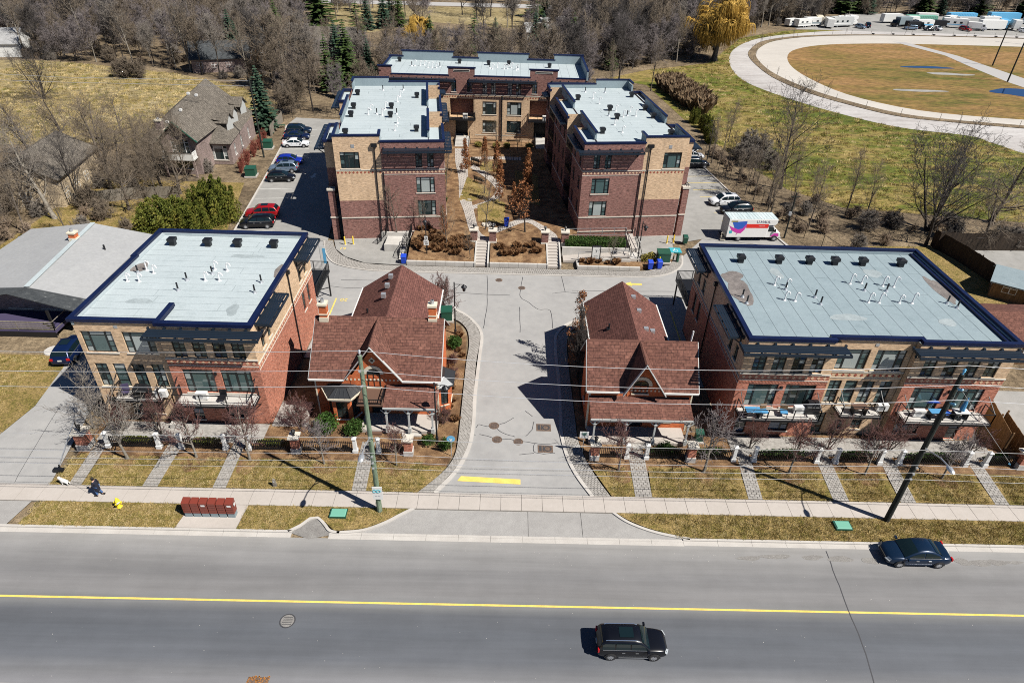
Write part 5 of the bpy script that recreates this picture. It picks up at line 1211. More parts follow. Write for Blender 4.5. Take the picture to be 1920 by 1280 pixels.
for k, (yy, xx) in enumerate(((107.5,-45.6),(111.5,-46.2),(117.3,-46.8))):       # dormers on the right slope
    w_ = 1.3; x1 = xx; x0 = xx-4; zb, zt = 4.4, 6.3
    q = MB(); q.quad((x1,yy-w_,zb-.6),(x1,yy+w_,zb-.6),(x1,yy+w_,zt-.6),(x1,yy,zt+.5),(x1,yy-w_,zt-.6)); d = q.build('dormer', 'greytrim', MS); MB().quad((x1,yy-w_,zb-.6),(x0,yy-w_,zb+2),(x0,yy-w_,zt-.6),(x1,yy-w_,zt-.6)).build('dormer_cheek', 'greyshingle', d)
    roof_planes(d, [[(x1+.3,yy-w_-.3,zt-.75),(x1+.3,yy,zt+.6),(x0-1,yy,zt+.6),(x0,yy-w_-.3,zt-.75)], [(x1+.3,yy+w_+.3,zt-.75),(x0,yy+w_+.3,zt-.75),(x0-1,yy,zt+.6),(x1+.3,yy,zt+.6)]], 'greyshingle', 'dormer_roof', .1)
    window(d, (x1,yy-.6,zb-.1), Y_, EAST, 1.2, 1.2, 'sash', ('glassblue',), frame='white', sill=False)
chimney(MS, -52.9, 99.6, 5.0, 7.6, 'house3', .9)
for x, y in ((-51,106),(-53.5,108.5),(-55,106.2),(-51.8,111.5),(-53.2,111.8)): MB().cbox((x,y,3.3+(y-102.5)*.55),.4,.4,.35).build('roof_vent', 'white', MS)
# ---- beige house behind the tangle of trees, garage, far houses
def simple_house(label, c, rz, L_, W_, hw, hr, wmat, rmat, name='house', group=None, wins=True):
    p = thing(name, label, 'house', c, rz, group); INV.pop(p.name)
    q = MB(); a, b = L_/2, W_/2
    wall(p, wmat, (-a,-b), X_, L_, -.3, hw, (), nrm=SOUTH, world=False); wall(p, wmat, (-a,b), X_, L_, -.3, hw, (), nrm=NORTH, world=False)
    q.add([(-a,-b,-.3),(-a,b,-.3),(-a,b,hw),(-a,0,hr-.1),(-a,-b,hw)], [(0,1,2,3,4)]); q.build('gable_wall', wmat, p, world=False); q = MB(); q.add([(a,-b,-.3),(a,b,-.3),(a,b,hw),(a,0,hr-.1),(a,-b,hw)], [(0,1,2,3,4)]); q.build('gable_wall', wmat, p, world=False)
    mb = MB(); e = .4
    for s in (-1, 1):
        k = (hr-hw)/b; P = [(-a-e,s*(b+e),hw-k*e),(a+e,s*(b+e),hw-k*e),(a+e,0,hr),(-a-e,0,hr)]
        mb.slope(P if s < 0 else [P[1],P[0],P[3],P[2]])
        D = [(x,y,z-.15) for x,y,z in P]; mb.quad(*D)
        for i in range(4): mb.quad(P[i],P[(i+1)%4],D[(i+1)%4],D[i])
    mb.build('roof', rmat, p, world=False)
    if wins:
        for k in range(max(1, int(L_/3.5))): window(p, (-a+1+k*3.3,-b-.12,.9), X_, SOUTH, 1.4, 1.3, 'sash', ('glass',), frame='white', world=False, sill=False)
        window(p, (-a-.12,-.7,.9), Y_, WEST, 1.4, 1.3, 'sash', ('glass',), frame='white', world=False, sill=False)
    return p
simple_house('beige sided house with worn grey roof half hidden behind bare trees', (-66,90,0), radians(98), 13, 9, 4.2, 6.6, 'beige', 'greyshingle')
simple_house('dark roofed house low among bare trees at the left wood edge', (-71,171,0), .3, 13, 9, 3.2, 6.2, 'house3', 'slate')
simple_house('round topped dark roofed house deep in the left wood', (-63,186,0), -.2, 11, 9, 4.2, 7.0, 'wood', 'slate')
simple_house('pale pinkish brick house behind the tall green conifers', (-50,196,0), .1, 14, 9, 3.0, 6.0, 'house3', 'greyshingle')
simple_house('white house among trees beyond the centre block', (14,232,0), .5, 11, 8, 3.0, 5.2, 'white', 'greyroof')
simple_house('small pale roofed house beside the dark spruces beyond the centre block', (8,224,0), .2, 8, 7, 2.6, 4.6, 'greytrim', 'greyroof')
simple_house('red gabled house behind the storage yard trees', (137,322,0), .2, 14, 10, 4, 9, 'red', 'shingle')
simple_house('grey gabled house behind the storage yard trees', (124,326,0), .0, 12, 10, 4, 9, 'greytrim', 'greyshingle')
simple_house('white clad house at the far left edge of the hill field', (-131,180,0), .2, 12, 9, 3.2, 6, 'white', 'greyroof')
for i, (x, y) in enumerate(((-35,312),(0,318),(30,310),(60,306))):
    simple_house(('long pale building across the far street behind the dry meadow', 'white fronted house across the far street', 'grey house on the far street among bare trees', 'pale house at the far street beyond the right wood')[i], (x,y,0), 0, 18, 9, 3.4, 6, ('white','greytrim','beige','white')[i], 'greyroof')
SHD = simple_house('small shed with blue grey shingle roof beside the tall wooden fence', (59.5,66,0), radians(-35), 5.5, 4, 2.2, 3.2, 'wood', 'membrane2', name='shed')
simple_house('neighbour house with dark ribbed red roof at the right edge', (51,56,0), radians(0), 10, 7, 2.6, 3.9, 'wood', 'shingle', name='neighbour_house')
# ================================================================== GARDEN COURT
TZ = 1.3
cu_, su_ = cos(RA), sin(RA)
def uvw(u, v): return (u*cu_-v*su_, 78.3+u*su_+v*cu_)
terr = [(-11.9,75.0),(-11.8,76.9),uvw(-7.75,.1),uvw(-7.75,28),(-11.6,112),(-22,112.6),(-22,114.5),(13,114.5),(13,112.6),uvw(8.95,27),uvw(8.95,-1.3),(8.9,75.6),(7.3,74.9),(7.3,74.6),(6.7,74.9),(4.9,74.9),(4.4,74.6),(-1.5,74.6),(-2.0,75.1),(-3.8,75.1),(-4.4,74.8)]
slab('court_terrace', terr, -.15, TZ, 'mulch')
def slope_bed(x0, x1, y0, y1, z0, z1, name='sloping_mulch_bed'):
    mb = MB(); nx, ny = max(2, int((x1-x0)/.6)), 8; P = []
    for j in range(ny+1):
        for i in range(nx+1):
            t = j/ny; P.append((x0+(x1-x0)*i/nx, y0+(y1-y0)*t, z0+(z1-z0)*t+.06*sin(i*1.7+j*2.1)*sin(pi*t)))
    F = [(j*(nx+1)+i, j*(nx+1)+i+1, (j+1)*(nx+1)+i+1, (j+1)*(nx+1)+i) for j in range(ny) for i in range(nx)]
    return mb.add(P, F).build(name, 'mulch', kind='structure', smooth=True)
slope_bed(-11.95,-3.85,70.35,75.1,.42,1.34); slope_bed(-2.0,4.95,70.35,74.7,.42,1.34)
slab('mulch_island', [(8.7,70.35),(16.3,70.35),(18.4,71.2),(20.6,72.6),(16,72.9),(8.7,71.7)], -.1, .3, 'mulch')
for a, b in ((-12,-3.85),(-2.0,4.95)):
    t = thing('retaining_wall', 'low stone kerb wall below the mulch bed, left of the left court steps' if a < -5 else 'low stone kerb wall between the two court stairs', 'wall', ((a+b)/2,70.2,0))
    n = int((b-a)/1.15)
    for k in range(n): MB().box(a+(b-a)*k/n+.01,a+(b-a)*(k+1)/n-.01,70.05,70.35,-.12,.44).build('coping_stone', 'concrete', t)
t = thing('retaining_wall', 'low stone kerb wall round the mulch island with the notice board', 'wall', (12,70.2,0))
n = 6
for k in range(n): MB().box(8.6+7.6*k/n+.01,8.6+7.6*(k+1)/n-.01,70.05,70.35,-.12,.34).build('coping_stone', 'concrete', t)
for k in range(2): MB().box(8.55,8.8,70.4+k*.65,71.0+k*.65,-.12,.34).build('coping_stone', 'concrete', t)
for x0, lab in ((-3.75,'pale concrete stairs up to the court, left flight'),(5.02,'pale concrete stairs up to the court, right flight')):
    t = thing('court_stairs', lab, 'stairs', (x0+.75,72.4,0), group='stairs up to the garden court')
    n = 9
    for k in range(n): MB().box(x0+.06,x0+1.44,70.15+k*.52,70.15+(k+1)*.52+(.02 if k < n-1 else .2),-.12,.02+(k+1)*(TZ/n)).build('step', 'slab', t)
    for xx in (x0-.12, x0+1.44):
        mb = MB(); mb.add([(xx,70.0,-.1),(xx+.18,70.0,-.1),(xx+.18,74.9,-.1),(xx,74.9,-.1),(xx,70.0,.45),(xx+.18,70.0,.45),(xx+.18,74.9,TZ+.25),(xx,74.9,TZ+.25)], [(4,5,6,7),(0,1,5,4),(1,2,6,5),(2,3,7,6),(3,0,4,7)]); mb.build('cheek_wall', 'concrete', t)
def brick_pier(name, label, x, y, z, w, h, basemat, bodymat, group, lamp=True, bh=.55):
    t = thing(name, label, 'pillar', (x,y,z), 0, group)
    MB().box(x-w/2-.06,x+w/2+.06,y-w/2-.06,y+w/2+.06,z-.1,z+bh).build('base', basemat, t); MB().box(x-w/2,x+w/2,y-w/2,y+w/2,z+bh,z+h).build('shaft', bodymat, t)
    q = MB(); q.box(x-w/2-.12,x+w/2+.12,y-w/2-.12,y+w/2+.12,z+h,z+h+.14); q.build('cap', 'stone', t)
    if lamp:
        q = MB(); q.lathe([(.1,0),(.06,.05),(.05,.16),(.13,.22),(.15,.45),(.19,.47),(.05,.6),(0,.66)], (x,y,z+h+.14), 8); q.build('lantern', 'black', t)
    return t
for i, (x, y) in enumerate(((-4.1,74.6),(-1.75,74.5),(4.75,74.5),(7.25,74.6))):
    brick_pier('court_pier', ('dark brick pier with lantern left of the left court stairs','dark brick pier with lantern right of the left court stairs','dark brick pier with lantern left of the right court stairs','dark brick pier with lantern beside the clipped hedge')[i], x, y, .95, .85, 1.75, 'stone', 'maroon', 'brick piers at the court stairs', bh=.45)
def path(pl, pr, nm='court_path'): pavers(smooth_curve(pl, 4), smooth_curve(pr, 4), TZ-.05, TZ+.03, .5, .4, 41, nm).data.materials[0] = MT['slab']
path([(-3.9,75.1),(-4.8,77),(-6.0,83.6),(-6.9,88),(-7.6,96),(-8.6,103),(-9.2,109.8)], [(-2.1,75.1),(-3.5,77),(-4.55,83.5),(-5.2,88),(-6.0,95),(-6.6,103),(-6.9,109.8)])
path([(-5.2,85.2),(-3,87.3),(-1.9,90),(-2.0,92.6),(-3.9,97),(-6.1,100.6)], [(-4.7,84.2),(-2.4,86.2),(-.9,89.8),(-1.0,93.2),(-2.9,98),(-5.6,102)])
path([(-2.0,76.0),(.5,78.6),(2.7,80.2),(4.8,76.8),(4.95,75.1)], [(-2.2,77.4),(.2,80.0),(2.7,81.6),(6.0,77.4),(6.5,75.1)])
path([(-6.3,104.2),(-2,104.8),(2,104.6)], [(-6.4,105.6),(-2,106.2),(2,106.2)])
for P in ([(-6.9,87.2),(-5.2,86.9),(-2.4,89.4),(-3.5,93),(-4.9,94.8),(-6.3,96.5)], [(-4.2,85.6),(-3.9,80.2),(-.4,79.6),(-.3,86.4),(-1.6,88)], [(-4.6,99.5),(-1.2,98.8),(-1.0,103.4),(-4.2,103.8)], [(1,88),(4.5,86),(4.5,98),(1,100)]):
    slab('court_lawn', P, TZ-.05, TZ+.035, 'lawn')
for x0 in (-9.3, 4.5):
    t = thing('entrance_stairs', 'grey concrete stairs to the left door of the court end block' if x0 < 0 else 'grey concrete stairs to the right door of the court end block', 'stairs', (x0+1.1,111.5,0), group='stairs at the end block')
    for k in range(8): MB().box(x0,x0+2.4,114.2-(8-k)*.42,114.38,TZ-.1 if k == 0 else TZ+k*.1,TZ+(k+1)*.1).build('step', 'concrete', t)
    railing(t, [(x0+2.4,110.9,TZ+.1),(x0+2.4,114.2,TZ+.8)], .95, step=0); railing(t, [(x0,110.9,TZ+.1),(x0,114.2,TZ+.8)], .95, step=0)
for a, b in ((-6.7,4.3),):
    t = thing('railing', 'thin black railing along the planting in front of the court end block', 'railing', (0,112.4,TZ)); railing(t, [(a,112.3,TZ),(b,112.3,TZ)], 1.0, step=0, posts=2.2)
def bench(x, y, rz, lab):
    t = thing('garden_bench', lab, 'bench', (x,y,TZ+.03), rz, 'black benches in the court'); INV.pop(t.name)
    for k in range(4): MB().box(-.9,.9,-.22+k*.13,-.12+k*.13,.42,.46).build('seat_slat', 'black', t)
    for k in range(3): MB().box(-.9,.9,.3+k*.02,.34+k*.02,.56+k*.16,.68+k*.16).build('back_slat', 'black', t)
    for sx in (-.75,.75):
        q = MB(); q.beam((sx,-.2,0),(sx,-.2,.42),.06); q.beam((sx,.28,0),(sx,.36,.98),.06); q.beam((sx,-.22,.4),(sx,.32,.4),.06); q.build('leg', 'black', t)
bench(-5.2,102.6,radians(140),'black slatted bench on the court path near the russet columnar trees'); bench(-4.3,94.2,radians(140),'black slatted bench beside the triangular court lawn'); bench(.6,83.2,radians(150),'black slatted bench near the blue bin on the court lawn')
def wheelie(x, y, z, lab, mat='bluebin', rz=0, group='blue recycling bins'):
    t = thing('recycling_bin', lab, 'bin', (x,y,z), rz, group); INV.pop(t.name)
    MB().add([(-.24,-.27,.06),(.24,-.27,.06),(.24,.27,.06),(-.24,.27,.06),(-.31,-.36,.95),(.31,-.36,.95),(.31,.34,.95),(-.31,.34,.95)], [(3,2,1,0),(0,1,5,4),(1,2,6,5),(2,3,7,6),(3,0,4,7),(4,5,6,7)]).build('body', mat, t)
    MB().add([(-.33,-.39,.95),(.33,-.39,.95),(.33,.38,.99),(-.33,.38,.99),(-.28,-.33,1.04),(.28,-.33,1.04),(.28,.33,1.1),(-.28,.33,1.1)], [(4,5,6,7),(0,1,5,4),(1,2,6,5),(2,3,7,6),(3,0,4,7),(3,2,1,0)]).build('lid', mat, t)
    for sx in (-.2,.2): MB().tube((sx-.04,.26,.1),(sx+.04,.26,.1),.1,.1,10).build('wheel', 'tyre', t)
wheelie(17.45,70.5,.02,'blue wheeled bin at the kerb, left one of the pair by the green cabinet'); wheelie(18.6,70.7,.02,'blue wheeled bin at the kerb, right one of the pair by the green cabinet',rz=.1)
wheelie(-12.35,70.35,.02,'blue wheeled bin alone by the black stair railing'); wheelie(-.1,78.9,TZ+.03,'blue bin standing on the court lawn near the rock pile')
wheelie(23.3,77.9,0,'dark green bin beside the right block porch','green',group='green bins')
def cabinet(x, y, z, rz, w, d, h, lab, pad=True):
    t = thing('utility_cabinet', lab, 'utility box', (x,y,z), rz, 'green utility cabinets'); INV.pop(t.name)
    if pad: MB().box(-w/2-.15,w/2+.15,-d/2-.15,d/2+.15,-.1,.12).build('pad', 'slab', t)
    MB().box(-w/2,w/2,-d/2,d/2,.12,h).build('body', 'green', t); MB().add([(-w/2-.04,-d/2-.05,h-.12),(w/2+.04,-d/2-.05,h-.12),(w/2+.04,d/2+.04,h),(-w/2-.04,d/2+.04,h),(-w/2-.04,-d/2-.05,h-.04),(w/2+.04,-d/2-.05,h-.04),(w/2+.04,d/2+.04,h+.08),(-w/2-.04,d/2+.04,h+.08)], [(4,5,6,7),(0,1,5,4),(1,2,6,5),(2,3,7,6),(3,0,4,7),(3,2,1,0)]).build('lid', 'green', t)
cabinet(19.3,72.2,0.25,0,1.5,1.3,1.3,'green utility cabinet behind the blue bins and yellow shrubs'); cabinet(-6.1,58.0,0,.1,1.1,1.1,1.25,'green utility cabinet at the rear corner of the two-chimney house'); cabinet(-39.9,98.1,0,.1,1.5,1.4,1.3,'green utility cabinet by the red dogwood hedge, nearer one'); cabinet(-41.4,111.4,0,.1,1.4,1.3,1.3,'green utility cabinet by the lot fence, farther one'); cabinet(16.3,40.2,0,0,.6,.5,1.0,'small green cabinet beside the right house porch')
t = thing('cable_pedestal', 'round green cable pedestal on the mulch island', 'pedestal', (21.2,72.6,.0)); MB().lathe([(0,1.1),(.16,1.08),(.2,.98),(.2,-.1)], (21.2,72.6,.1), 10).build('post', 'green', t); MB().lathe([(.22,.9),(.22,.86)], (21.2,72.6,.1), 10).build('band', 'black', t)
for i, (x, y) in enumerate(((-20.4,74.9),(-19.4,75.05),(20.9,77.7),(21.8,77.9),(18.75,71.6))):
    t = thing('bollard', ('yellow steel bollard by the left block, left of a pair','yellow steel bollard by the left block, right of a pair','yellow steel bollard by the right block, left of a pair','yellow steel bollard by the right block, right of a pair','short yellow bollard beside the green cabinet')[i], 'bollard', (x,y,0), 0, 'yellow bollards')
    MB().lathe([(0,1.15),(.07,1.12),(.09,1.05),(.09,-.1)], (x,y,.0), 9).build('post', 'yellowpost', t); MB().box(x-.16,x+.16,y-.16,y+.16,-.1,.02).build('footing', 'concrete', t)
t = thing('notice_board', 'white notice board in a black frame on the mulch island', 'sign', (10.85,71.3,.3))
for x in (10.35,11.35): MB().box(x-.05,x+.05,71.25,71.35,.2,2.5).build('post', 'black', t)
MB().box(10.4,11.3,71.26,71.34,.75,2.4).build('board', 'white', t); MB().box(10.3,11.4,71.22,71.38,2.4,2.52).build('head_rail', 'black', t); MB().box(10.4,11.3,71.24,71.36,.68,.76).build('foot_rail', 'black', t)
lettering('T', .55, 'black', frame_mtx((10.85,71.25,1.75),(1,0,0),(0,0,1)), t); lettering('--- --', .25, 'green', frame_mtx((10.85,71.25,1.2),(1,0,0),(0,0,1)), t, 'small_print')
t = thing('ramp', 'pale concrete ramp with thin railings in front of the right block', 'ramp', (11.5,73,0))
MB().add([(7.0,71.75,-.1),(15.1,71.75,-.1),(15.1,73.2,-.1),(7.0,73.2,-.1),(7.0,71.75,.15),(15.1,71.75,.9),(15.1,73.2,.9),(7.0,73.2,.15)], [(4,5,6,7),(0,1,5,4),(1,2,6,5),(2,3,7,6),(3,0,4,7)]).build('ramp_deck', 'slab', t)
MB().box(6.9,15.2,73.2,73.5,-.1,1.25).build('ramp_wall', 'concrete', t); MB().box(8.8,15.2,71.55,71.75,-.1,.62).build('kerb_wall', 'concrete', t); MB().box(15.2,16.5,71.7,77.9,-.1,.7).build('landing', 'concrete', t); MB().box(15.4,16.3,73.5,77.9,.7,1.2).build('upper_landing', 'slab', t)
railing(t, [(8.8,71.65,.5),(15.1,71.65,.9)], .9, 'galv', 0, 2.0); railing(t, [(7.5,76.4,TZ),(15.3,77.1,TZ)], 1.0, 'galv', 0, 1.6); railing(t, [(15.25,71.9,.9),(15.25,77.5,1.25)], .95, 'black', 0, 1.6); railing(t, [(16.45,71.9,.7),(16.45,77.5,1.25)], .95, 'black', 0, 1.6)
t = thing('stair_enclosure', 'sunken block wall stair with black railings in front of the left block', 'stairs', (-13.8,74.6,0))
MB().box(-16.0,-12.2,76.2,77.2,-.1,1.25).build('planter_wall', 'concrete', t); MB().box(-15.2,-12.3,73.4,73.7,-.1,.9).build('block_wall', 'concrete', t); MB().box(-15.2,-12.3,73.7,76.2,-.1,.75).build('landing', 'concrete', t)
railing(t, [(-16.4,75.3,.0),(-15.3,75.6,1.1),(-15.3,76.9,1.25)], 1.0); railing(t, [(-12.35,71.2,.0),(-12.15,74.2,1.2),(-12.15,76.8,1.25)], 1.0); railing(t, [(-13.2,71.4,.0),(-12.5,74.2,1.0)], 1.0)
for k in range(6): MB().box(-13.1,-12.3,71.0+k*.42,71.45+k*.42,-.1,.1+k*.16).build('step', 'concrete', t)
t = thing('rock_pile', 'heap of pale boulders at the head of the left court stairs', 'rocks', (-2.5,79,TZ))
for k in range(14):
    a = random.uniform(0,6.28); r = random.uniform(0,.8); x, y = -2.5+r*cos(a), 79+.6*r*sin(a)
    MB().lathe([(0,.3),(.18,.26),(.27,.1),(.24,-.05)], (x,y,TZ+.02), 6).build('boulder', 'stone', t)
# wall signs, hose reels etc.
# ================================================================== STREET FURNITURE
def street_lamp(x, y, h, dx, lab, band=True, signs=False, dy=0):
    t = thing('street_lamp', lab, 'street lamp', (x,y,0), 0, 'black lamp posts with hanging lanterns')
    MB().lathe([(.13,-.1),(.13,.5),(.075,.6),(.06,h),(.07,h+.05),(0,h+.15)], (x,y,0), 9).build('post', 'black', t)
    q = MB(); q.beam((x,y,h-.15),(x+dx,y+dy,h-.15),.05); q.beam((x,y,h-.7),(x+dx*.6,y+dy*.6,h-.18),.035); q.build('arm', 'black', t)
    q = MB(); q.lathe([(.03,.25),(.06,.2),(.28,.02),(.3,-.05),(.2,-.05)], (x+dx,y+dy,h-.4), 10); q.lathe([(.19,-.05),(.14,-.45),(.05,-.52),(0,-.52)], (x+dx,y+dy,h-.4), 8); q.build('lantern', 'black', t)
    if band: MB().lathe([(.085,h*.52),(.085,h*.56)], (x,y,0), 9).build('band', 'white', t)
    return t
street_lamp(-5.0,55.3,5.9,.95,'black lamp post with hanging lantern at the rear corner of the two-chimney house'); street_lamp(-5.3,39.4,6.0,.85,'black lamp post with hanging lantern at the front corner of the two-chimney house', False)
LP = street_lamp(-9.7,71.7,5.5,.0,'black lamp post carrying two small white signs on the court mulch bed', False, dy=-.5); street_lamp(16.1,71.8,5.5,.3,'black lamp post at the right end of the ramp', True, dy=-.5)
for z0, z1, w_, tx in ((2.05,2.55,.42,''),(1.35,2.0,.62,'10')):
    MB().box(-9.7-w_/2,-9.7+w_/2,71.55,71.58,z0+.5,z1+.5).build('sign_plate', 'white', LP)
    if tx: lettering('10', .36, 'black', frame_mtx((-9.7,71.53,2.08),(1,0,0),(0,0,1)), LP); lettering('MAX', .16, 'black', frame_mtx((-9.7,71.53,2.36),(1,0,0),(0,0,1)), LP)
    else: q = MB(); q.path([(-9.7+.12*cos(a),71.53,2.8+.14*sin(a)) for a in [k*.63 for k in range(11)]], .018, 4); q.build('symbol', 'black', LP)
def utility_pole(x, y, h, r0, r1, mat, lab, side, armx=0):
    t = thing('utility_pole', lab, 'utility pole', (x,y,0), 0, 'wooden utility poles along the sidewalk')
    MB().path([(x,y,-.1),(x,y,h*.5),(x,y,h-.3)], r0, 12, r1).build('pole', mat, t)
    for z in (h+.1, h-1.05, h-2.2):
        q = MB(); dx = 0 if z > h else side*.0
        if z > h: q.lathe([(.06,-.5),(.05,-.2),(.1,-.16),(.06,-.1),(.1,-.05),(.05,.02),(.03,.05)], (x,y,z), 8)
        else:
            q.beam((x,y-r1,z-.25),(x,y-.55,z+.0),.05); q.tube((x,y-.5,z-.12),(x,y-.6,z+.02),.07,.05,8); q.tube((x,y-.3,z-.22),(x,y-.5,z-.05),.06,.06,8)
        q.build('insulator', 'signblue' if side > 0 else 'galv', t)
    q = MB(); q.path([(x,y-.1,6.9),(x,y-.7,7.5),(x,y-1.6,7.85),(x,y-2.4,7.95)], .045, 6); q.beam((x,y-.12,7.3),(x,y-.8,7.55),.03); q.build('lamp_arm', 'galv', t)
    q = MB(); q.lathe([(0,.1),(.12,.07),(.2,-.02),(.19,-.08),(0,-.14)], (0,0,0), 10); q.v = [(x+a*1.0,y-2.7+b*2.0,7.95+c) for a, b, c in q.v]; q.build('lamp_head', 'galv', t)
    for z in (7.3,5.6,5.0,4.5):
        MB().box(x-.07,x+.07,y-r0-.1,y-r1,z-.05,z+.05).build('cable_clamp', 'galv', t)
    return t
PLL = utility_pole(-8.72,32.04,14.1,.2,.13,'poleg','pale green treated utility pole with street lamp, in front of the two-chimney house',-1)
PLR = utility_pole(28.28,32.15,13.7,.21,.14,'poled','dark utility pole with street lamp, in front of the wide right block',1)
MB().box(-9.0,-8.3,31.76,31.8,1.5,2.75).build('sign_plate', 'white', PLL)
q = MB(); 
for cx in (-8.82,-8.56): q.path([(cx+.14*cos(a),31.74,2.35+.13*sin(a)) for a in [k*.7 for k in range(10)]], .025, 4)
q.build('logo', 'trteal', PLL); lettering('--- ---', .16, 'navytext', frame_mtx((-8.65,31.75,1.85),(1,0,0),(0,0,1)), PLL, 'small_print')
# wires run between the poles and on past both ends of the street
def wire(name, lab, z, y, r, mat, sag=.85, group='overhead power lines'):
    xs = (-66,-8.72,28.28,86); P = []
    for i in range(3):
        a, b = xs[i], xs[i+1]; n = 14
        for k in range(n+(i == 2)):
            t = k/n; P.append((a+(b-a)*t, y, z-sag*4*t*(1-t)*((b-a)/37)**1.0*(.55 if i != 1 else 1)))
    o = MB().path(P, r, 5).build(name, mat, None, lab, 'wire', group); return o
wire('power_line','topmost bright power line carried on the pole tops',14.15,32.05,.016,'wire'); wire('power_line','second bright power line below the topmost one',13.1,31.5,.016,'wire'); wire('power_line','third bright power line, lowest of the upper three',11.9,31.5,.016,'wire')
wire('telephone_cable','thick grey cable just above the street lamp arms',7.3,31.85,.018,'cable',.35,'telephone cables'); wire('telephone_cable','grey cable next below the street lamp arms',5.9,31.85,.013,'wire',.5,'telephone cables'); wire('telephone_cable','thin grey cable third from below on the poles',5.2,31.85,.013,'wire',.45,'telephone cables'); wire('telephone_cable','lowest thin cable strung between the two poles',4.55,31.85,.012,'wire',.35,'telephone cables')
t = MB().path([(28.35,32.3,12.6),(34.8,35.2,6.3),(41.2,38.1,.1)], .016, 5); t.build('guy_wire','cable',None,'slanting guy wire from the dark pole to the right fence end','wire')
t = thing('guy_anchor','short blue guard on the guy wire at the ground','anchor',(41.2,38.1,0)); MB().tube((41.0,38.0,.15),(41.25,38.1,-.05),.05).build('rod','galv',t); MB().tube((40.8,37.9,.4),(41.1,38.05,.1),.07).build('sleeve','signblue',t)
# hydrant
t = thing('fire_hydrant','yellow fire hydrant on the boulevard grass left of the mailboxes','fire hydrant',(-27.35,31.9,0))
MB().lathe([(.2,-.05),(.2,.05),(.14,.08),(.13,.55),(.17,.58),(.17,.64),(.14,.66),(.12,.78),(.05,.86),(.04,.93),(0,.93)],(-27.35,31.9,0),12).build('barrel','hydrant',t,smooth=True)
for d in ((.26,0),(-.26,0),(0,-.28)): MB().tube((-27.35,31.9,.48),(-27.35+d[0],31.9+d[1],.48),.075,.085,9).build('outlet_cap','hydrant',t)
MB().tube((-27.2,31.9,.5),(-27.2,31.62,.62),.06).build('chain_cap','whitepaint',t)
# community mailboxes
t = thing('mailbox_bank','bank of six rust brown community mailboxes on a concrete pad','mailbox',(-20.5,31.35,0))
for k in range(6):
    x0 = -22.32+k*.605; dz = (0,0,.0,0,-.03,.02)[k]
    q = MB(); q.add([(x0,31.1,.42),(x0+.53,31.1,.42),(x0+.53,31.6,.42),(x0,31.6,.42),(x0,31.1,1.4+dz),(x0+.53,31.1,1.4+dz),(x0+.53,31.6,1.52+dz),(x0,31.6,1.52+dz)],[(3,2,1,0),(4,5,6,7),(0,1,5,4),(1,2,6,5),(2,3,7,6),(3,0,4,7)]); b = q.build('mailbox_unit','mailbox',t)
    MB().box(x0+.02,x0+.51,31.13,31.57,.0,.42).build('pedestal','mailbase',b)
    q = MB()
    for r in range(1,5): q.box(x0+.03,x0+.5,31.094,31.1,.42+r*.19,.428+r*.19)
    q.build('door_gap','black',b)
    if k in (2,5): MB().box(x0+.14,x0+.42,31.085,31.093,1.12,1.27).build('notice','white',b)
MB().box(-18.69,-18.68,31.2,31.4,1.1,1.35).build('notice','white',t)
for i,(x,y) in enumerate(((-11.6,31.65),(24.75,31.5))):
    t = thing('ground_box', 'flat pale green utility lid on the grass left of the entrance' if i == 0 else 'flat pale green utility lid on the grass near the dark pole','utility box',(x,y,0),0,'pale green ground lids')
    MB().box(x-.6,x+.6,y-.4,y+.4,-.05,.16).build('rim','green',t); q = MB(); q.add([(x-.55,y-.36,.16),(x+.55,y-.36,.16),(x+.55,y+.36,.16),(x-.55,y+.36,.16),(x-.5,y-.3,.22),(x+.5,y-.3,.22),(x+.5,y+.3,.22),(x-.5,y+.3,.22)],[(4,5,6,7),(0,1,5,4),(1,2,6,5),(2,3,7,6),(3,0,4,7)]); q.build('lid','padgreen',t)
t = thing('marker_post','weathered grey marker post on the lawn edge by the sidewalk','post',(-16.9,34.2,0)); MB().add([(-17.05,34.1,-.05),(-16.78,34.1,-.05),(-16.78,34.3,-.05),(-17.05,34.3,-.05),(-17.0,34.12,.75),(-16.84,34.12,.7),(-16.84,34.26,.7),(-17.0,34.26,.75)],[(4,5,6,7),(0,1,5,4),(1,2,6,5),(2,3,7,6),(3,0,4,7)]).build('stake','woodgrey',t); MB().box(-16.98,-16.86,34.09,34.12,.45,.6).build('tag','galv',t)
# signs
t = thing('road_sign','blue and white keep right sign on a thin post by the left footpath','sign',(-4.0,37.8,0)); MB().tube((-4,37.8,-.1),(-4,37.8,2.1),.035).build('post','galv',t)
q = MB().disc((-4,37.75,1.85),.33,(0,-1,0),18); q.build('face','signblue',t); q = MB(); q.add([(-4.16,37.73,1.95),(-4.0,37.73,1.55),(-3.84,37.73,1.95),(-4.0,37.73,1.85)],[(0,1,2,3)]); q.build('arrow','white',t); MB().tube((-4,37.77,1.85),(-4,37.79,1.85),.34,.34,18).build('plate','galv',t)
t = thing('road_sign','white square sign with black chevron on a thin post by the right footpath','sign',(6.5,38.4,0)); MB().tube((6.5,38.4,-.1),(6.5,38.4,2.2),.035).build('post','galv',t); MB().box(6.13,6.83,38.3,38.33,1.75,2.42).build('plate','white',t)
q = MB()
for k in range(3): q.beam((6.26+.05*k,38.285,2.28-.09*k),(6.7-.02*k,38.285,2.32-.1*k),.015,.05,(0,1,0))
q.beam((6.5,38.285,2.2),(6.55,38.285,1.9),.015,.06,(0,1,0)); q.build('symbol','green',t)
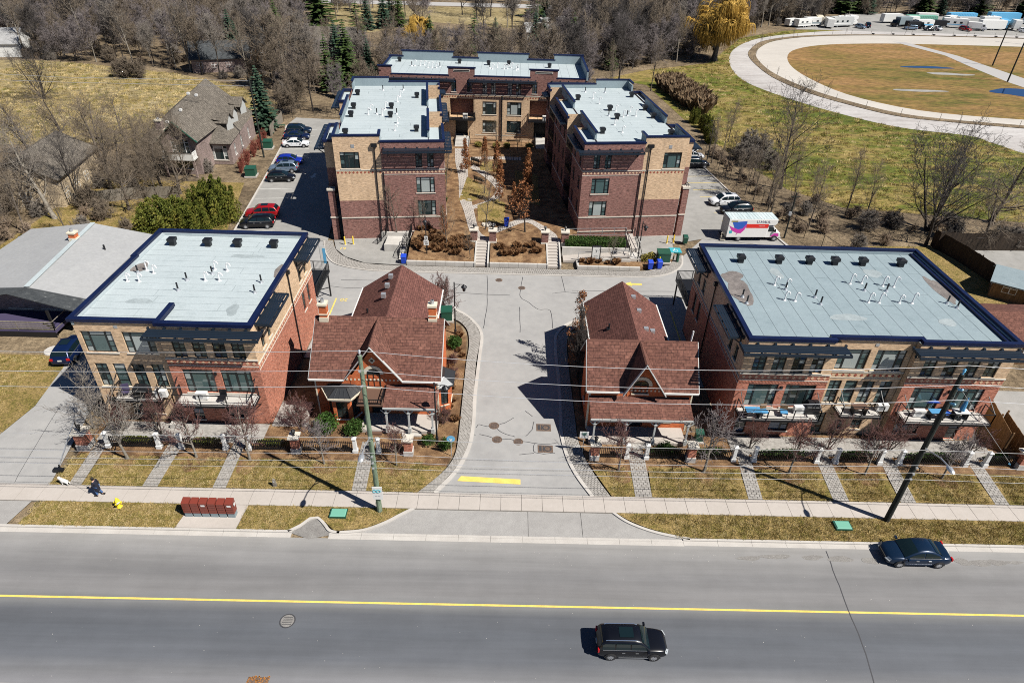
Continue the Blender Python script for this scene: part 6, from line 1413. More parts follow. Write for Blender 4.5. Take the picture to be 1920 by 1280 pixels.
# manholes and grates
for x, y, r, nm, lab in ((-.7,41.6,.38,'manhole_cover','round rusty manhole cover farthest of three on the driveway'),(-.4,39.9,.36,'manhole_cover','round rusty manhole cover left of a close pair on the driveway'),(1.35,39.7,.34,'manhole_cover','round rusty manhole cover right of a close pair on the driveway'),(-12.9,23.35,.42,'manhole_cover','round dark manhole cover in the near road lane'),(1.85,65.2,.35,'manhole_cover','manhole cover on the cross street joint'),(-.8,66.9,.35,'manhole_cover','manhole cover near the left court stairs')):
    t = thing(nm,lab,'manhole cover',(x,y,-.1),0,'manhole covers'); zz_ = -.118 if y < 30 else -.098
    MB().lathe([(r+.07,zz_),(r+.06,zz_+.014),(r,zz_+.014)],(x,y,0),20).build('ring','seal' if y < 30 else 'manhole',t); MB().lathe([(0,zz_+.012),(r-.01,zz_+.012),(r-.01,zz_)],(x,y,0),20).build('lid','manhole' if y > 30 else 'patch',t)
    q = MB()
    for k in range(-2,3): q.box(x-.7*r,x+.7*r,y+k*r*.28-.015,y+k*r*.28+.015,zz_+.012,zz_+.02)
    q.build('tread_rib','seal',t)
for x, y, lab in ((3.5,41.5,'square iron drain grate on the driveway, partly in the house shadow'),(3.55,38.95,'square iron drain grate on the sunlit driveway')):
    t = thing('drain_grate',lab,'drain',(x,y,-.1),0,'square drain grates'); MB().box(x-.62,x+.62,y-.45,y+.45,-.1,-.09).build('frame','manhole',t); q = MB(); q.lathe([(.3,-.086),(.33,-.08),(.22,-.08),(.24,-.086)],(x+.2,y,0),16); q.box(x-.5,x-.3,y-.3,y+.3,-.09,-.082); q.box(x-.2,x-.12,y-.3,y+.3,-.09,-.082); q.build('grate_bar','seal',t)
for c in ([(-.8,41.6),(-1.4,41.5),(-2.0,41.7),(-2.2,41.3)],[(-.4,41.7),(.2,42.0),(1.0,42.7)],[(-.5,41.3),(.1,40.7),(1.1,40.3)],[(-1.9,40.5),(-1.2,40.3),(-.5,39.95)],[(-.1,39.9),(.7,40.0),(1.1,39.75)],[(1.6,39.75),(2.5,39.6),(3.3,39.5),(4.4,39.6)],[(2.7,39.5),(2.6,38.6),(3.4,38.35),(4.3,38.5)],[(2.7,42.2),(2.5,41.2),(2.0,40.4)],[(2.6,42.9),(2.0,43.6)],[(1.4,38.2),(2.6,38.4)],[(-2.2,40.4),(-3,40.6)]): crack(c,.055,-.09)
for c in ([(-2.2,67.9),(-2.05,64),(-2.0,60.3),(-2.2,56.6)],[(-5.8,63.8),(-2,63.5),(.5,63.6)],[(2.0,67.8),(1.75,65.2),(1.7,63.1),(2.6,62),(3.6,60.6),(4.9,60.4),(5.0,56.9)],[(6.6,68.2),(6.8,64.6)],[(5.3,64.1),(6.8,64.5),(8.6,64.2)],[(7.6,64.9),(13,65.0),(20,65.3)],[(1.6,61),(1.6,56)],[(-20,64.5),(-17,64.2),(-14.5,64.9),(-12,64.6)],[(-19,66),(-12,66.2)]): crack(c,.06,-.09)
q = MB(); q.add([(-3.35,35.2,-.085),(1.5,34.98,-.085),(1.5,35.5,-.085),(-3.1,35.72,-.085)],[(0,1,2,3)]); q.build('stop_line','yellow',kind='structure')
q = MB(); q.add([(x,y,-.085) for x,y in ((15.9,66.55),(15.9,66.95),(14.7,66.95),(14.7,67.25),(13.7,66.75),(14.7,66.25),(14.7,66.55))],[tuple(range(7))]); q.build('direction_arrow','yellow',kind='structure')
q = MB(); q.add([(-30.5+a,99+b,-.085) for a,b in ((-.2,1.0),(-.2,-.2),(-.6,-.2),(0,-1.2),(.6,-.2),(.2,-.2),(.2,1.0))],[tuple(range(7))]); q.build('direction_arrow','whitepaint',kind='structure')
for tx, x, y, rz, mt in (('20',-17.7,61.6,pi,'yellow'),('20',17.3,61.5,0,'whitepaint'),('19',-20.5,73.8,0,'yellow')):
    o = lettering(tx,.85,mt,Matrix.Translation((x,y,-.012 if y > 70 else -.083)) @ Matrix.Rotation(rz,4,'Z'),None,'stall_number'); o['kind'] = 'structure'
q = MB(); q.beam((-18.6,61.9,-.085),(-18.5,52,-.085),.16,.005); q.beam((18.1,60.8,-.085),(17.9,52,-.085),.12,.005); q.build('stall_line','yellow',kind='structure')
MB().box(20.9,22.4,75.1,76.5,-.012,-.008).build('accessible_bay_mark','trteal',kind='structure'); q = MB(); q.lathe([(.28,0),(.34,0)],(21.65,75.7,-.004),14); q.box(21.55,21.65,75.7,76.2,-.006,-.003); q.build('accessible_symbol','white',kind='structure')
# driveway gate bar on the left
t = thing('barrier_bar','long pale barrier rail on black feet beside the left driveway','barrier',(-34,37,0)); q = MB(); q.beam((-33.45,35.3,.5),(-34.7,39.8,.9),.07); q.build('rail','galv',t); MB().box(-33.9,-33.2,35.05,35.35,0,.3).build('foot','black',t); MB().tube((-33.45,35.3,0),(-33.45,35.3,.6),.05).build('post','black',t); MB().tube((-34.7,39.8,0),(-34.7,39.8,.95),.05).build('post','black',t)
# ================================================================== FRONT FENCE
for i, (x, lab) in enumerate(((-32.95,'red brick gate pier with lantern at the left end of the front fence'),(-16.3,'red brick gate pier with lantern between the left block and the two-chimney house'),(-7.4,'red brick gate pier at the fence in front of the left porch posts'),(7.4,'red brick gate pier at the right footpath corner'),(15.1,'red brick gate pier between the right house and the wide block'),(41.75,'red brick gate pier at the far right end of the front fence'))):
    brick_pier('gate_pier',lab,x,37.95,0,.62 if i else .85,1.55,'concrete','red','brick gate piers along the front',lamp=i != 2 and i != 4,bh=.5)
posts = (-31.2,-27.2,-25.4,-21.95,-20.1,-11.65,-9.8,10.0,11.6,18.6,20.25,25.3,26.85,30.4,32.0,37.35,38.95)
for i, x in enumerate(posts):
    wk = ('first','second','second','third','third','fourth','fourth','fifth','fifth','sixth','sixth','seventh','seventh','eighth','eighth','ninth','ninth')[i]
    sd = 'right' if i == 0 else ('left' if i % 2 else 'right')
    t = thing('gate_post','white tapered gate post on the %s side of the %s front walk from the left' % (sd, wk),'post',(x,38.0,0),0,'white gate posts at the front walks')
    q = MB(); q.box(x-.2,x+.2,37.8,38.2,-.05,.3); q.build('plinth','white',t); q = MB(); q.add([(x-.15,37.85,.3),(x+.15,37.85,.3),(x+.15,38.15,.3),(x-.15,38.15,.3),(x-.12,37.88,1.4),(x+.12,37.88,1.4),(x+.12,38.12,1.4),(x-.12,38.12,1.4)],[(0,1,5,4),(1,2,6,5),(2,3,7,6),(3,0,4,7),(4,5,6,7)]); q.build('shaft','white',t)
    q = MB(); q.box(x-.18,x+.18,37.82,38.18,1.4,1.47); q.add([(x-.16,37.84,1.47),(x+.16,37.84,1.47),(x+.16,38.16,1.47),(x-.16,38.16,1.47),(x,38,1.62)],[(0,1,4),(1,2,4),(2,3,4),(3,0,4)]); q.build('cap','white',t)
segs = [(-31.0,-27.4),(-25.2,-22.15),(-19.9,-16.6),(-16.0,-11.85),(-9.6,-7.7),(7.75,9.8),(11.8,14.75),(15.45,18.4),(20.45,25.1),(27.05,30.2),(32.2,37.15),(39.15,41.4)]
for i, (a, b) in enumerate(segs):
    t = thing('iron_fence','black iron picket fence, %s panel counted from the left end' % ('first second third fourth fifth sixth seventh eighth ninth tenth eleventh twelfth'.split()[i]),'fence',((a+b)/2,38,0),0,'black iron fence panels along the front')
    q = MB(); q.box(a,b,37.97,38.03,.95,1.0); MB().box(a,b,37.97,38.03,.15,.2).build('rail','black',t); q.build('rail','black',t)
    n = int((b-a)/.14); q = MB()
    for k in range(n): x = a+(b-a)*(k+.5)/n; q.box(x-.022,x+.022,37.975,38.025,.05,1.12)
    o = q.build('pickets','black',t); o['kind'] = 'stuff'
# other fences
def board_fence(lab, pts, h, mat, bw=.3, posts=True, z=0, group=None):
    t = thing('wooden_fence',lab,'fence',(*pts[0],z),0,group); R = random.Random(len(lab))
    for i in range(len(pts)-1):
        a, b = Vector((*pts[i],z)), Vector((*pts[i+1],z)); d = b-a; l = d.length; d.normalize(); n = max(1, int(l/bw)); ang = atan2(d.y,d.x)
        for k in range(n):
            p = a+d*(l*(k+.5)/n); MB().cbox((p.x,p.y,z-.15),l/n-.015,.035,h+.15+R.uniform(-.03,.03),ang).build('board',mat,t)
        q = MB(); o_ = Vector((-d.y,d.x,0))*.07
        q.beam(a+o_+Vector((0,0,h*.25)),b+o_+Vector((0,0,h*.25)),.06,.1); q.beam(a+o_+Vector((0,0,h*.85)),b+o_+Vector((0,0,h*.85)),.06,.1); q.build('rail',mat,t)
        m_ = max(1, int(l/2.4))
        for k in range(m_+1): p = a+d*(l*k/m_)+o_*1.6; MB().cbox((p.x,p.y,z-.15),.11,.11,h+.25,ang).build('fence_post',mat,t)
    return t
board_fence('weathered wooden fence beside the right end of the wide block',[(42.5,44.3),(41.35,39.6)],2.1,'wood',.42); board_fence('wooden fence continuing down to the right end of the sidewalk lawn',[(43.1,42.8),(42.3,38.6)],1.8,'wood',.42)
board_fence('long tall wooden fence between the dry yard and the shed',[(56.6,79.5),(57.8,74.9),(58.6,69),(59.0,63)],2.2,'wooddark',.45); board_fence('dark wooden fence along the back of the shed yard',[(56.4,78),(75,78.6)],2.4,'wooddark',.5)
board_fence('pale wooden fence at the far left corner of the parking lot',[(-43.0,118.2),(-43.4,122),(-43.6,127.3)],1.8,'woodgrey',.4); board_fence('grey wooden fence behind the bare trees left of the cedars',[(-60,85),(-52,88),(-47,88.5)],1.7,'woodgrey',.45)
def mesh_fence(lab, pts, h, step):
    t = thing('chain_link_fence',lab,'fence',(*pts[0],0)); q = MB(); n = 0
    for i in range(len(pts)-1):
        a, b = Vector((*pts[i],0)), Vector((*pts[i+1],0)); l = (b-a).length; m_ = max(1, int(l/step)); up = Vector((0,0,h))
        q.tube(a+up,b+up,.03,.03,5)
        for k in range(m_+1): p = a.lerp(b,k/m_); MB().tube(p-Vector((0,0,.2)),p+up,.04,.04,6).build('fence_post','black',t)
        for k in range(int(l/.5)): p = a.lerp(b,(k+.5)/int(l/.5)); q.tube(p,p+up,.008,.008,3,False)
        for k in range(1,4): q.tube(a+up*k/4,b+up*k/4,.008,.008,3,False)
    o = q.build('mesh','black',t); o['kind'] = 'stuff'
mesh_fence('black chain link fence along the right parking lot below the track field',[(34.4,117),(36.4,100),(38,92.4),(38.9,86.1),(40.1,80.8),(42,74)],1.9,2.6); mesh_fence('black chain link fence at the far end of the left parking lot',[(-43.5,127.5),(-41.4,132),(-36,131.2),(-31,130)],1.9,2.4)
for lab, x, y, h, r, mt in (('dark utility pole beside the plum brick house',-40.8,106.9,12.3,.16,'poled'),('dark leaning service pole behind the rental truck',37.4,80.7,6.2,.12,'poled'),('dark pole at the far right corner of the right lot',34.6,112,7,.1,'poled'),('tall thin pole on the infield beside the straight track road',139.9,202.3,11,.2,'poled'),('tall thin pole nearest the large infield puddle',131.1,181.3,13.5,.2,'poled'),('tall thin pole at the far side of the infield',175.5,239.6,12,.2,'poled')):
    t = thing('utility_pole',lab,'utility pole',(x,y,0)); MB().path([(x,y,-.2),(x,y,h)],r,8,r*.75).build('pole',mt,t)
    q = MB(); q.beam((x-.6,y,h-.5),(x+.6,y,h-.5),.1); q.build('crossarm',mt,t)
MB().lathe([(0,.5),(.18,.45),(.2,0),(0,-.02)],(37.2,80.5,3.2),9).build('meter','galv',bpy.data.objects['utility_pole.003'])
for z, e, lab in ((12.0,(-130,131),'upper service wire from the pole by the plum brick house across the field'),(11.2,(-130,125),'lower service wire from the pole by the plum brick house across the field')):
    MB().path([(-40.8,106.9,z),(-75,115,z-2.2),(e[0],e[1],7)],.03,4).build('service_wire','wire',None,lab,'wire')
# inner rail stakes of the track
tk = resample(berm_o, 60)
for k in range(8,44):
    x, y = tk[k]
    t = MB().tube((x+.6,y,-.1),(x+.6,y,1.4),.05,.05,5).build('track_stake','woodgrey',None,'thin grey stake on the berm between the two track lanes','stake','stakes along the track berm')
ty = resample(berm_o, 120)
for k in range(64,108):
    x, y = ty[k]; 
    if k % 2: MB().lathe([(.25,0),(.5,.1),(.5,.3),(.25,.35)],(x-.2,y,0),8).build('tyre_marker','tyre',None,'old tyre marker lying at the outer edge of the race track','tyre','tyre markers along the track')
# things on the front balconies
def ac_unit(x, y, z, lab):
    t = thing('air_conditioner',lab,'air conditioner',(x,y,z),0,'white air conditioners on balconies'); MB().box(x-.45,x+.45,y-.17,y+.17,z+.05,z+.68).build('casing','white',t); MB().disc((x-.08,y-.175,z+.36),.24,(0,-1,0),16).build('fan_grille','galv',t)
    for s in (-.35,.35): MB().box(x+s-.05,x+s+.05,y-.17,y+.17,z,z+.05).build('foot','black',t)
for x, y, lab in ((-27.4,40.75,'white air conditioner on a bracket between the two left balconies'),(-24.1,40.6,'white air conditioner below the curtained window of the left block'),(24.0,40.6,'white air conditioner on the first balcony of the wide block'),(31.0,41.1,'white air conditioner at the right end of the middle balcony'),(33.7,40.5,'white air conditioner on the right balcony of the wide block')): ac_unit(x,y,2.96,lab)
def chair(x, y, z, rz, mat, lab):
    t = thing('patio_chair',lab,'chair',(x,y,z),rz,'patio chairs on the balconies'); INV.pop(t.name)
    MB().box(-.28,.28,-.28,.25,.36,.46).build('cushion',mat,t); q = MB(); q.lathe([(.33,0),(.36,.2)],(0,.05,.5),10); MB().beam((-.3,.28,.45),(.3,.28,.95),.02); MB().box(-.28,.28,.24,.3,.46,.95).build('backrest',mat if mat != 'blueitem' else 'wood',t)
    for sx in (-.25,.25):
        for sy in (-.24,.24): MB().box(sx-.02,sx+.02,sy-.02,sy+.02,0,.36).build('leg','black',t)
chair(-30.3,40.85,2.95,.4,'purple','faded purple folding chair on the small left balcony'); chair(21.0,40.2,2.95,.2,'blueitem','round backed chair with blue cushion, left one on the first balcony'); chair(22.6,40.2,2.95,-.2,'blueitem','round backed chair with blue cushion, right one on the first balcony'); chair(-22.4,40.4,2.95,0,'black','black patio chair on the wide left balcony'); chair(36.0,40.6,2.95,.3,'trblue','deep blue chair on the right balcony')
def grill(x, y, z, lab):
    t = thing('barbecue',lab,'barbecue',(x,y,z),0,'covered barbecues'); q = MB(); q.add([(x-.6,y-.3,z),(x+.6,y-.3,z),(x+.6,y+.3,z),(x-.6,y+.3,z),(x-.62,y-.32,z+.8),(x+.62,y-.32,z+.8),(x+.62,y+.32,z+.8),(x-.62,y+.32,z+.8),(x-.42,y-.18,z+1.15),(x+.42,y-.18,z+1.15),(x+.42,y+.2,z+1.15),(x-.42,y+.2,z+1.15)],[(0,1,5,4),(1,2,6,5),(2,3,7,6),(3,0,4,7),(4,5,9,8),(5,6,10,9),(6,7,11,10),(7,4,8,11),(8,9,10,11)]); q.build('cover','black',t); MB().box(x-.5,x+.5,y-.34,y-.32,z+.72,z+.76).build('handle','galv',t)
grill(-28.9,40.75,2.95,'barbecue under a black cover on the small left balcony'); grill(25.0,40.7,2.95,'barbecue under a black cover at the right end of the first balcony')
def table(x, y, z, mat, lab):
    t = thing('patio_table',lab,'table',(x,y,z),0,'patio tables'); MB().box(x-.6,x+.6,y-.35,y+.35,z+.68,z+.72).build('top',mat,t)
    for sx in (-.5,.5): MB().box(x+sx-.03,x+sx+.03,y-.3,y+.3,z,z+.68).build('leg','black',t)
table(20.0,40.0,2.95,'blueitem','low table with blue top at the left end of the first balcony'); table(28.9,40.7,2.95,'brown','dark brown table on the middle balcony'); table(35.0,40.3,2.95,'blueitem','blue striped bench table on the right balcony'); table(37.0,40.4,2.95,'white','white table at the right end of the right balcony')
t = thing('parasol','closed blue parasol on the right balcony','parasol',(36.9,40.3,2.95)); MB().tube((36.9,40.3,2.95),(36.9,40.3,5.2),.03).build('mast','galv',t); MB().lathe([(.05,2.2),(.14,1.6),(.2,.9),(.06,.85)],(36.9,40.3,2.95),8).build('canopy','blueitem',t); MB().lathe([(.25,0),(.25,.08),(0,.1)],(36.9,40.3,2.95),10).build('base','black',t)
t = thing('parasol','open blue umbrella tipped over on the right balcony','parasol',(34.6,40.8,2.95)); MB().add([(34.1,40.6,4.4),(35.2,40.6,4.3),(35.3,41.0,3.9),(34.2,41.0,3.95),(34.7,40.7,4.5)],[(0,1,4),(1,2,4),(2,3,4),(3,0,4)]).build('canopy','trblue',t); MB().tube((34.7,40.7,4.45),(34.6,40.8,2.95),.025).build('mast','galv',t)
t = thing('feather_banner','tall white feather banner on the rear deck of the left block','banner',(-20.0,63,3)); MB().tube((-20,63,3.0),(-20,63,5.8),.025).build('pole','galv',t); MB().box(-19.98,-19.4,62.98,63.0,3.6,5.7).build('flag','white',t); MB().box(-19.7,-19.4,62.97,63.01,3.6,5.4).build('stripe','signblue',t)
t = thing('tarp','blue tarpaulin spread over a pile behind the bungalow','tarp',(-57.6,73,0)); q = MB(); nx, ny = 8, 6; R = random.Random(5)
q.add([(-60+5.2*i/nx,71.6+3*j/ny,.7+.5*sin(pi*i/nx)*sin(pi*j/ny)+R.uniform(-.1,.1)) for j in range(ny+1) for i in range(nx+1)],[(j*(nx+1)+i,j*(nx+1)+i+1,(j+1)*(nx+1)+i+1,(j+1)*(nx+1)+i) for j in range(ny) for i in range(nx)]); q.build('sheet','tarp',t); MB().box(-59.7,-55.1,71.9,74.2,-.1,.65).build('pile','wood',t)
t = thing('play_slide','bright toy slide and boxes beside the shed','toy',(63,70.5,0)); MB().cbox((62.6,69.8,0),.2,.2,1.6,0).build('post','hydrant',t); MB().cbox((63.4,70.2,0),2.2,1.4,.5,.4).build('box','white',t); MB().cbox((63.1,69.2,.0),1.8,.6,.4,.6).build('ramp','bluebin',t); MB().cbox((64.6,70.9,.0),.6,.6,.9,.2).build('bin','truckred',t)
t = thing('manhole_patio','round grey stone disc by the left lawn edge','stone disc',(-43.0,50.7,0)); MB().lathe([(0,.12),(.75,.1),(.8,.0)],(-43,50.7,0),18).build('disc_top','concrete',t); MB().lathe([(.85,.03),(.85,-.05)],(-43,50.7,0),18).build('edge','slab',t)
t = thing('storm_drain','iron storm drain with dead leaves at the near kerb','drain',(-13.5,19.95,0)); MB().box(-14.1,-12.9,19.3,19.85,-.12,-.1).build('frame','manhole',t); q = MB(); R = random.Random(2)
for k in range(60): a = R.uniform(-14.1,-12.9); b = R.uniform(19.35,19.9); q.cbox((a,b,-.1),.08,.05,.02,R.uniform(0,3))
o = q.build('leaves','orangebrown',t); o['kind'] = 'stuff'
# ================================================================== VEHICLES
SPEC = {  # length, width, height, belt height, stations of roof (rear base, rear roof, front roof, windscreen base), rear overhang style
 'sedan': dict(L=4.55, W=1.78, H=1.44, belt=.92, cab=(.13,.30,.55,.755), hood=.93, tail=.98, wr=.32),
 'suv':   dict(L=4.75, W=1.90, H=1.78, belt=1.08, cab=(.015,.07,.60,.735), hood=1.06, tail=1.1, wr=.37),
 'cross': dict(L=4.5, W=1.84, H=1.64, belt=1.02, cab=(.02,.12,.58,.745), hood=.99, tail=1.06, wr=.35),
 'hatch': dict(L=4.2, W=1.76, H=1.5, belt=.95, cab=(.03,.17,.56,.76), hood=.92, tail=1.0, wr=.32)}
WHEEL = {}
def wheel_mesh(r, wd):
    k = (round(r,3), wd)
    if k not in WHEEL:
        T = MB().lathe([(r*.62,-wd/2),(r*.93,-wd/2),(r,-wd*.32),(r,wd*.32),(r*.93,wd/2),(r*.62,wd/2)], (0,0,0), 22)
        Rm = MB().lathe([(r*.64,wd*.42),(r*.58,wd*.46),(r*.58,wd*.2),(0,wd*.2)], (0,0,0), 20)
        for i in range(10):
            a = 2*pi*i/10; Rm.beam((r*.08*cos(a),r*.08*sin(a),wd*.36),(r*.6*cos(a),r*.6*sin(a),wd*.4),.05,.04)
        Rm.lathe([(r*.14,wd*.3),(r*.12,wd*.46),(0,wd*.47)], (0,0,0), 10)
        WHEEL[k] = (T, Rm)
    return WHEEL[k]
def put_wheel(p, x, y, r, wd, side):
    T, Rm = wheel_mesh(r, wd); f = lambda q: (x+q[0], y+side*q[2], r+q[1])
    t = MB(f); t.v = T.v; t.f = T.f; t = t.build('wheel', 'tyre', p, world=False, smooth=False)
    q = MB(f); q.v = Rm.v; q.f = Rm.f; q.build('rim', 'rim', t, world=False)
def car(label, paint, loc, rz, kind='sedan', group=None, plate=True, name='parked_car', scale=1.0, rails=None):
    s = SPEC[kind]; L_, W, H, bz = s['L'], s['W'], s['H'], s['belt']; h = W/2
    p = thing(name, label, 'car', loc, rz, group); INV.pop(p.name); p.scale = (scale,)*3
    X = lambda t: -L_/2+L_*t
    st = [(0,.80,.46,s['tail']*.72),(.012,.90,.34,s['tail']*.93),(.06,.97,.24,s['tail']),(.16,1,.2,bz+.04),(.32,1,.2,bz+.02),(.55,1,.2,bz),(.72,1,.2,bz-.02),(.78,.99,.2,s['hood']),(.88,.96,.2,s['hood']-.05),(.955,.90,.24,s['hood']-.14),(.988,.8,.3,s['hood']-.3),(1,.68,.38,s['hood']-.42)]
    P = []; F = []; m_ = 11
    for t, wf, zb, zt in st:
        w_ = h*wf; mid = zb+(zt-zb)*.5
        half = [(w_*.8,zb),(w_*.97,zb+.07),(w_,mid),(w_*.965,zt-.1),(w_*.86,zt-.005)]
        row = [(-y,z) for y,z in half]+[(0,zt+.025)]+[(y,z) for y,z in half[::-1]]
        P += [(X(t),y,z) for y,z in row]
    n = len(st)
    for i in range(n-1):
        for j in range(m_-1): F.append((i*m_+j,(i+1)*m_+j,(i+1)*m_+j+1,i*m_+j+1))
        F.append((i*m_+m_-1,(i+1)*m_+m_-1,(i+1)*m_,i*m_))
    F += [tuple(range(m_)), tuple(range((n-1)*m_, n*m_))[::-1]]
    b = MB().add(P, F).build('body', paint, p, world=False, smooth=True)
    md = b.modifiers.new('round', 'SUBSURF'); md.levels = 1; md.render_levels = 2
    # cabin: rounded roofline, pillars painted, glass set on it
    c0, c1, c2, c3 = s['cab']; zb = bz-.03; hb, hr = h*.91, h*.70; x0, x1, x2, x3 = X(c0), X(c1), X(c2), X(c3); xm = (x1+x2)/2
    RP = [(x0,zb),(x0+(x1-x0)*.55,zb+(H-zb)*.62),(x1,H-.09),(x1+(x2-x1)*.18,H-.025),(xm,H),(x2-(x2-x1)*.18,H-.02),(x2,H-.08),(x2+(x3-x2)*.42,zb+(H-zb)*.58),(x3,zb)]
    def zr(x):
        for (a_, za), (b_, zb_) in zip(RP, RP[1:]):
            if a_ <= x <= b_: return za+(zb_-za)*(x-a_)/((b_-a_) or 1)
        return zb
    yw_ = lambda z: hb+(hr-hb)*max(0, (z-zb)/(H-zb))**1.25
    V = []; FF = []; nn = len(RP)
    for x, z in RP:
        zs_ = zb+(z-zb)*.5; V += [(x,-hb,zb),(x,-yw_(zs_),zs_),(x,-yw_(z)*1.0,z-.03*(z > zb)),(x,-yw_(z)*.8,z+.015),(x,0,z+.045),(x,yw_(z)*.8,z+.015),(x,yw_(z),z-.03*(z > zb)),(x,yw_(zs_),zs_),(x,hb,zb)]
    for i in range(nn-1):
        for j in range(8): FF.append((i*9+j,(i+1)*9+j,(i+1)*9+j+1,i*9+j+1))
    MB().add(V, FF).build('roof', paint, p, world=False, smooth=True)
    def screen(xa, xb, nm, lo, hi):
        n_ = 5; q = MB(); P_ = []
        for i in range(n_+1):
            t = lo+(hi-lo)*i/n_; x = xa+(xb-xa)*t; z = zr(x); w_ = yw_(z)*.9; sx = .02 if xa > 0 else -.02
            P_ += [(x+sx,-w_,z+.028),(x+sx,0,z+.062),(x+sx,w_,z+.028)]
        q.add(P_, [(i*3+j,(i+1)*3+j,(i+1)*3+j+1,i*3+j+1) for i in range(n_) for j in (0,1)]); q.build(nm, 'cglass', p, world=False, smooth=True)
    screen(x3, x2, 'windscreen', .06, .98); screen(x0, x1, 'rear_window', .2, .92)
    for sd in (-1, 1):
        cuts = [(.06,.30),(.325,.60),(.625,.95)] if kind != 'sedan' else [(.13,.50),(.53,.95)]
        for a, e in cuts:
            xa, xb = x0+(x3-x0)*a, x0+(x3-x0)*e; P_ = []; n_ = 6
            for i in range(n_+1):
                x = xa+(xb-xa)*i/n_; zt_ = zb+max(.08, (zr(x)-zb)*.86-.03); zl = zb+.07
                for z in (zl, (zl+zt_)/2, max(zl+.01, zt_)): P_.append((x, sd*(yw_(z)+.018), z))
            MB().add(P_, [(i*3+j,(i+1)*3+j,(i+1)*3+j+1,i*3+j+1) for i in range(n_) for j in (0,1)]).build('side_window', 'cglass', p, world=False, smooth=True)
        o = MB(); o.beam((X(c0)+.25,sd*(hb+.012),zb+.05),(X(c3)-.25,sd*(hb+.012),zb+.05),.025,.03); o.build('window_trim', 'chrome', p, world=False)
        o = MB(); o.beam((X(.30),sd*h*1.0,.36),(X(.72),sd*h*1.0,.36),.03,.05); o.build('sill_trim', 'chrome' if rails else paint, p, world=False)
        MB().cbox((X(c3)-.18,sd*(h+.1),bz-.02),.14,.22,.15).build('mirror', paint, p, world=False)
        for t in (.36,.55): MB().cbox((X(t),sd*(h*1.0),bz-.2),.2,.05,.035).build('door_handle', 'chrome', p, world=False)
        for t in (.19,.80):
            x = X(t); r = s['wr']; a = MB(); N = 12
            a.add([(x+(r+.075)*cos(pi*k/N), sd*(h*.965), r*.9+(r+.075)*sin(pi*k/N)) for k in range(N+1)]+[(x+(r+.075)*cos(pi*k/N), sd*(h*1.012), r*.9+(r+.06)*sin(pi*k/N)) for k in range(N+1)], [tuple(range(N+1,2*N+2))]+[(k,k+1,N+2+k,N+1+k) for k in range(N)]); a.build('wheel_arch', 'arch', p, world=False)
            put_wheel(p, x, sd*(h*1.0-.08), r, .22, sd)
        q = MB(); q.add([(X(.985),sd*h*.52,s['hood']-.33),(X(.945),sd*h*.86,s['hood']-.3),(X(.935),sd*h*.86,s['hood']-.17),(X(.965),sd*h*.55,s['hood']-.19),(X(1.004),sd*h*.5,s['hood']-.38),(X(.97),sd*h*.9,s['hood']-.36)],[(0,1,2,3),(4,5,1,0)]); q.v = [(a+.035,b_+sd*.03,c+.03) for a,b_,c in q.v]; q.build('headlight', 'headlight', p, world=False)
        q = MB(); q.cbox((X(.012),sd*h*.78,s['tail']*.72),.1,.26,.2 if kind != 'suv' else .34); q.build('taillight', 'taillight', p, world=False)
        if rails: q = MB(); q.path([(X(c1)+.15,sd*hr*.9,H-.02),(X(c1)+.3,sd*hr*.92,H+.05),(X(c2)-.35,sd*hr*.92,H+.06),(X(c2)-.15,sd*hr*.9,H-.02)],.022,5); q.build('roof_rail', 'chrome', p, world=False)
    MB().cbox((X(1.0)-.02,0,.5),.06,.9,.14).build('grille', 'arch', p, world=False)
    MB().cbox((X(0)-.005,0,.72),.04,.34,.13).build('licence_plate', 'whitepaint', p, world=False)
    if kind in ('suv','cross'): q = MB(); q.quad((X(.3),-.38,H+.052),(X(.5),-.38,H+.052),(X(.5),.38,H+.052),(X(.3),.38,H+.052)); q.build('sunroof', 'cglass', p, world=False)
    return p
car('black luxury SUV driving right in the near road lane', 'p_black', (8.0,22.05,-.12), 0, 'suv', name='car', scale=.88, rails=True)
car('dark blue sedan driving left along the far kerb', 'p_dark', (28.55,29.0,-.12), pi, 'sedan', name='car', scale=.97)
a0 = radians(6.7)
LG, RG = 'cars parked in the left lot', 'cars parked in the right lot'
car('black crossover at the near end of the left lot', 'p_black', (-33.0,79.9,-.1), a0+pi, 'cross', LG); car('bright red crossover parked beside the near black one in the left lot', 'p_red', (-33.4,83.2,-.1), a0+pi, 'cross', LG)
car('black car with bright rims in front of the silver blue one', 'p_black', (-34.8,96.6,-.1), a0, 'hatch', LG); car('silver blue crossover between the black and the bright blue car', 'p_silver', (-35.6,100.6,-.1), a0+pi, 'cross', LG); car('bright blue car in the middle of the left lot', 'p_blue', (-35.6,104.2,-.1), a0, 'hatch', LG)
car('white sedan in the left lot beside two dark cars', 'p_white', (-37.0,112.9,-.1), a0, 'sedan', LG); car('navy blue sedan behind the white sedan', 'p_navy', (-38.0,117.0,-.1), a0, 'sedan', LG); car('dark slate crossover farthest back in the left lot', 'p_dark', (-38.6,120.6,-.1), a0, 'cross', LG)
car('white crossover with black roof panel in the right lot', 'p_white', (32.1,91.8,-.1), a0+pi, 'cross', RG); car('black crossover parked next to the rental truck', 'p_black', (33.0,88.7,-.1), a0+pi, 'cross', RG)
car('black SUV partly behind the right rear block', 'p_black', (31.4,107.8,-.1), a0, 'suv', RG); car('pale silver car just behind the black SUV in the right lot', 'p_white', (31.9,112.2,-.1), a0, 'hatch', RG); car('white car farthest back in the right lot', 'p_white', (31.6,116.2,-.1), a0, 'sedan', RG)
car('dark blue car in the shade between bungalow and left block', 'p_navy', (-40.9,50.3,-.02), radians(97), 'cross', 'cars parked by the bungalow')
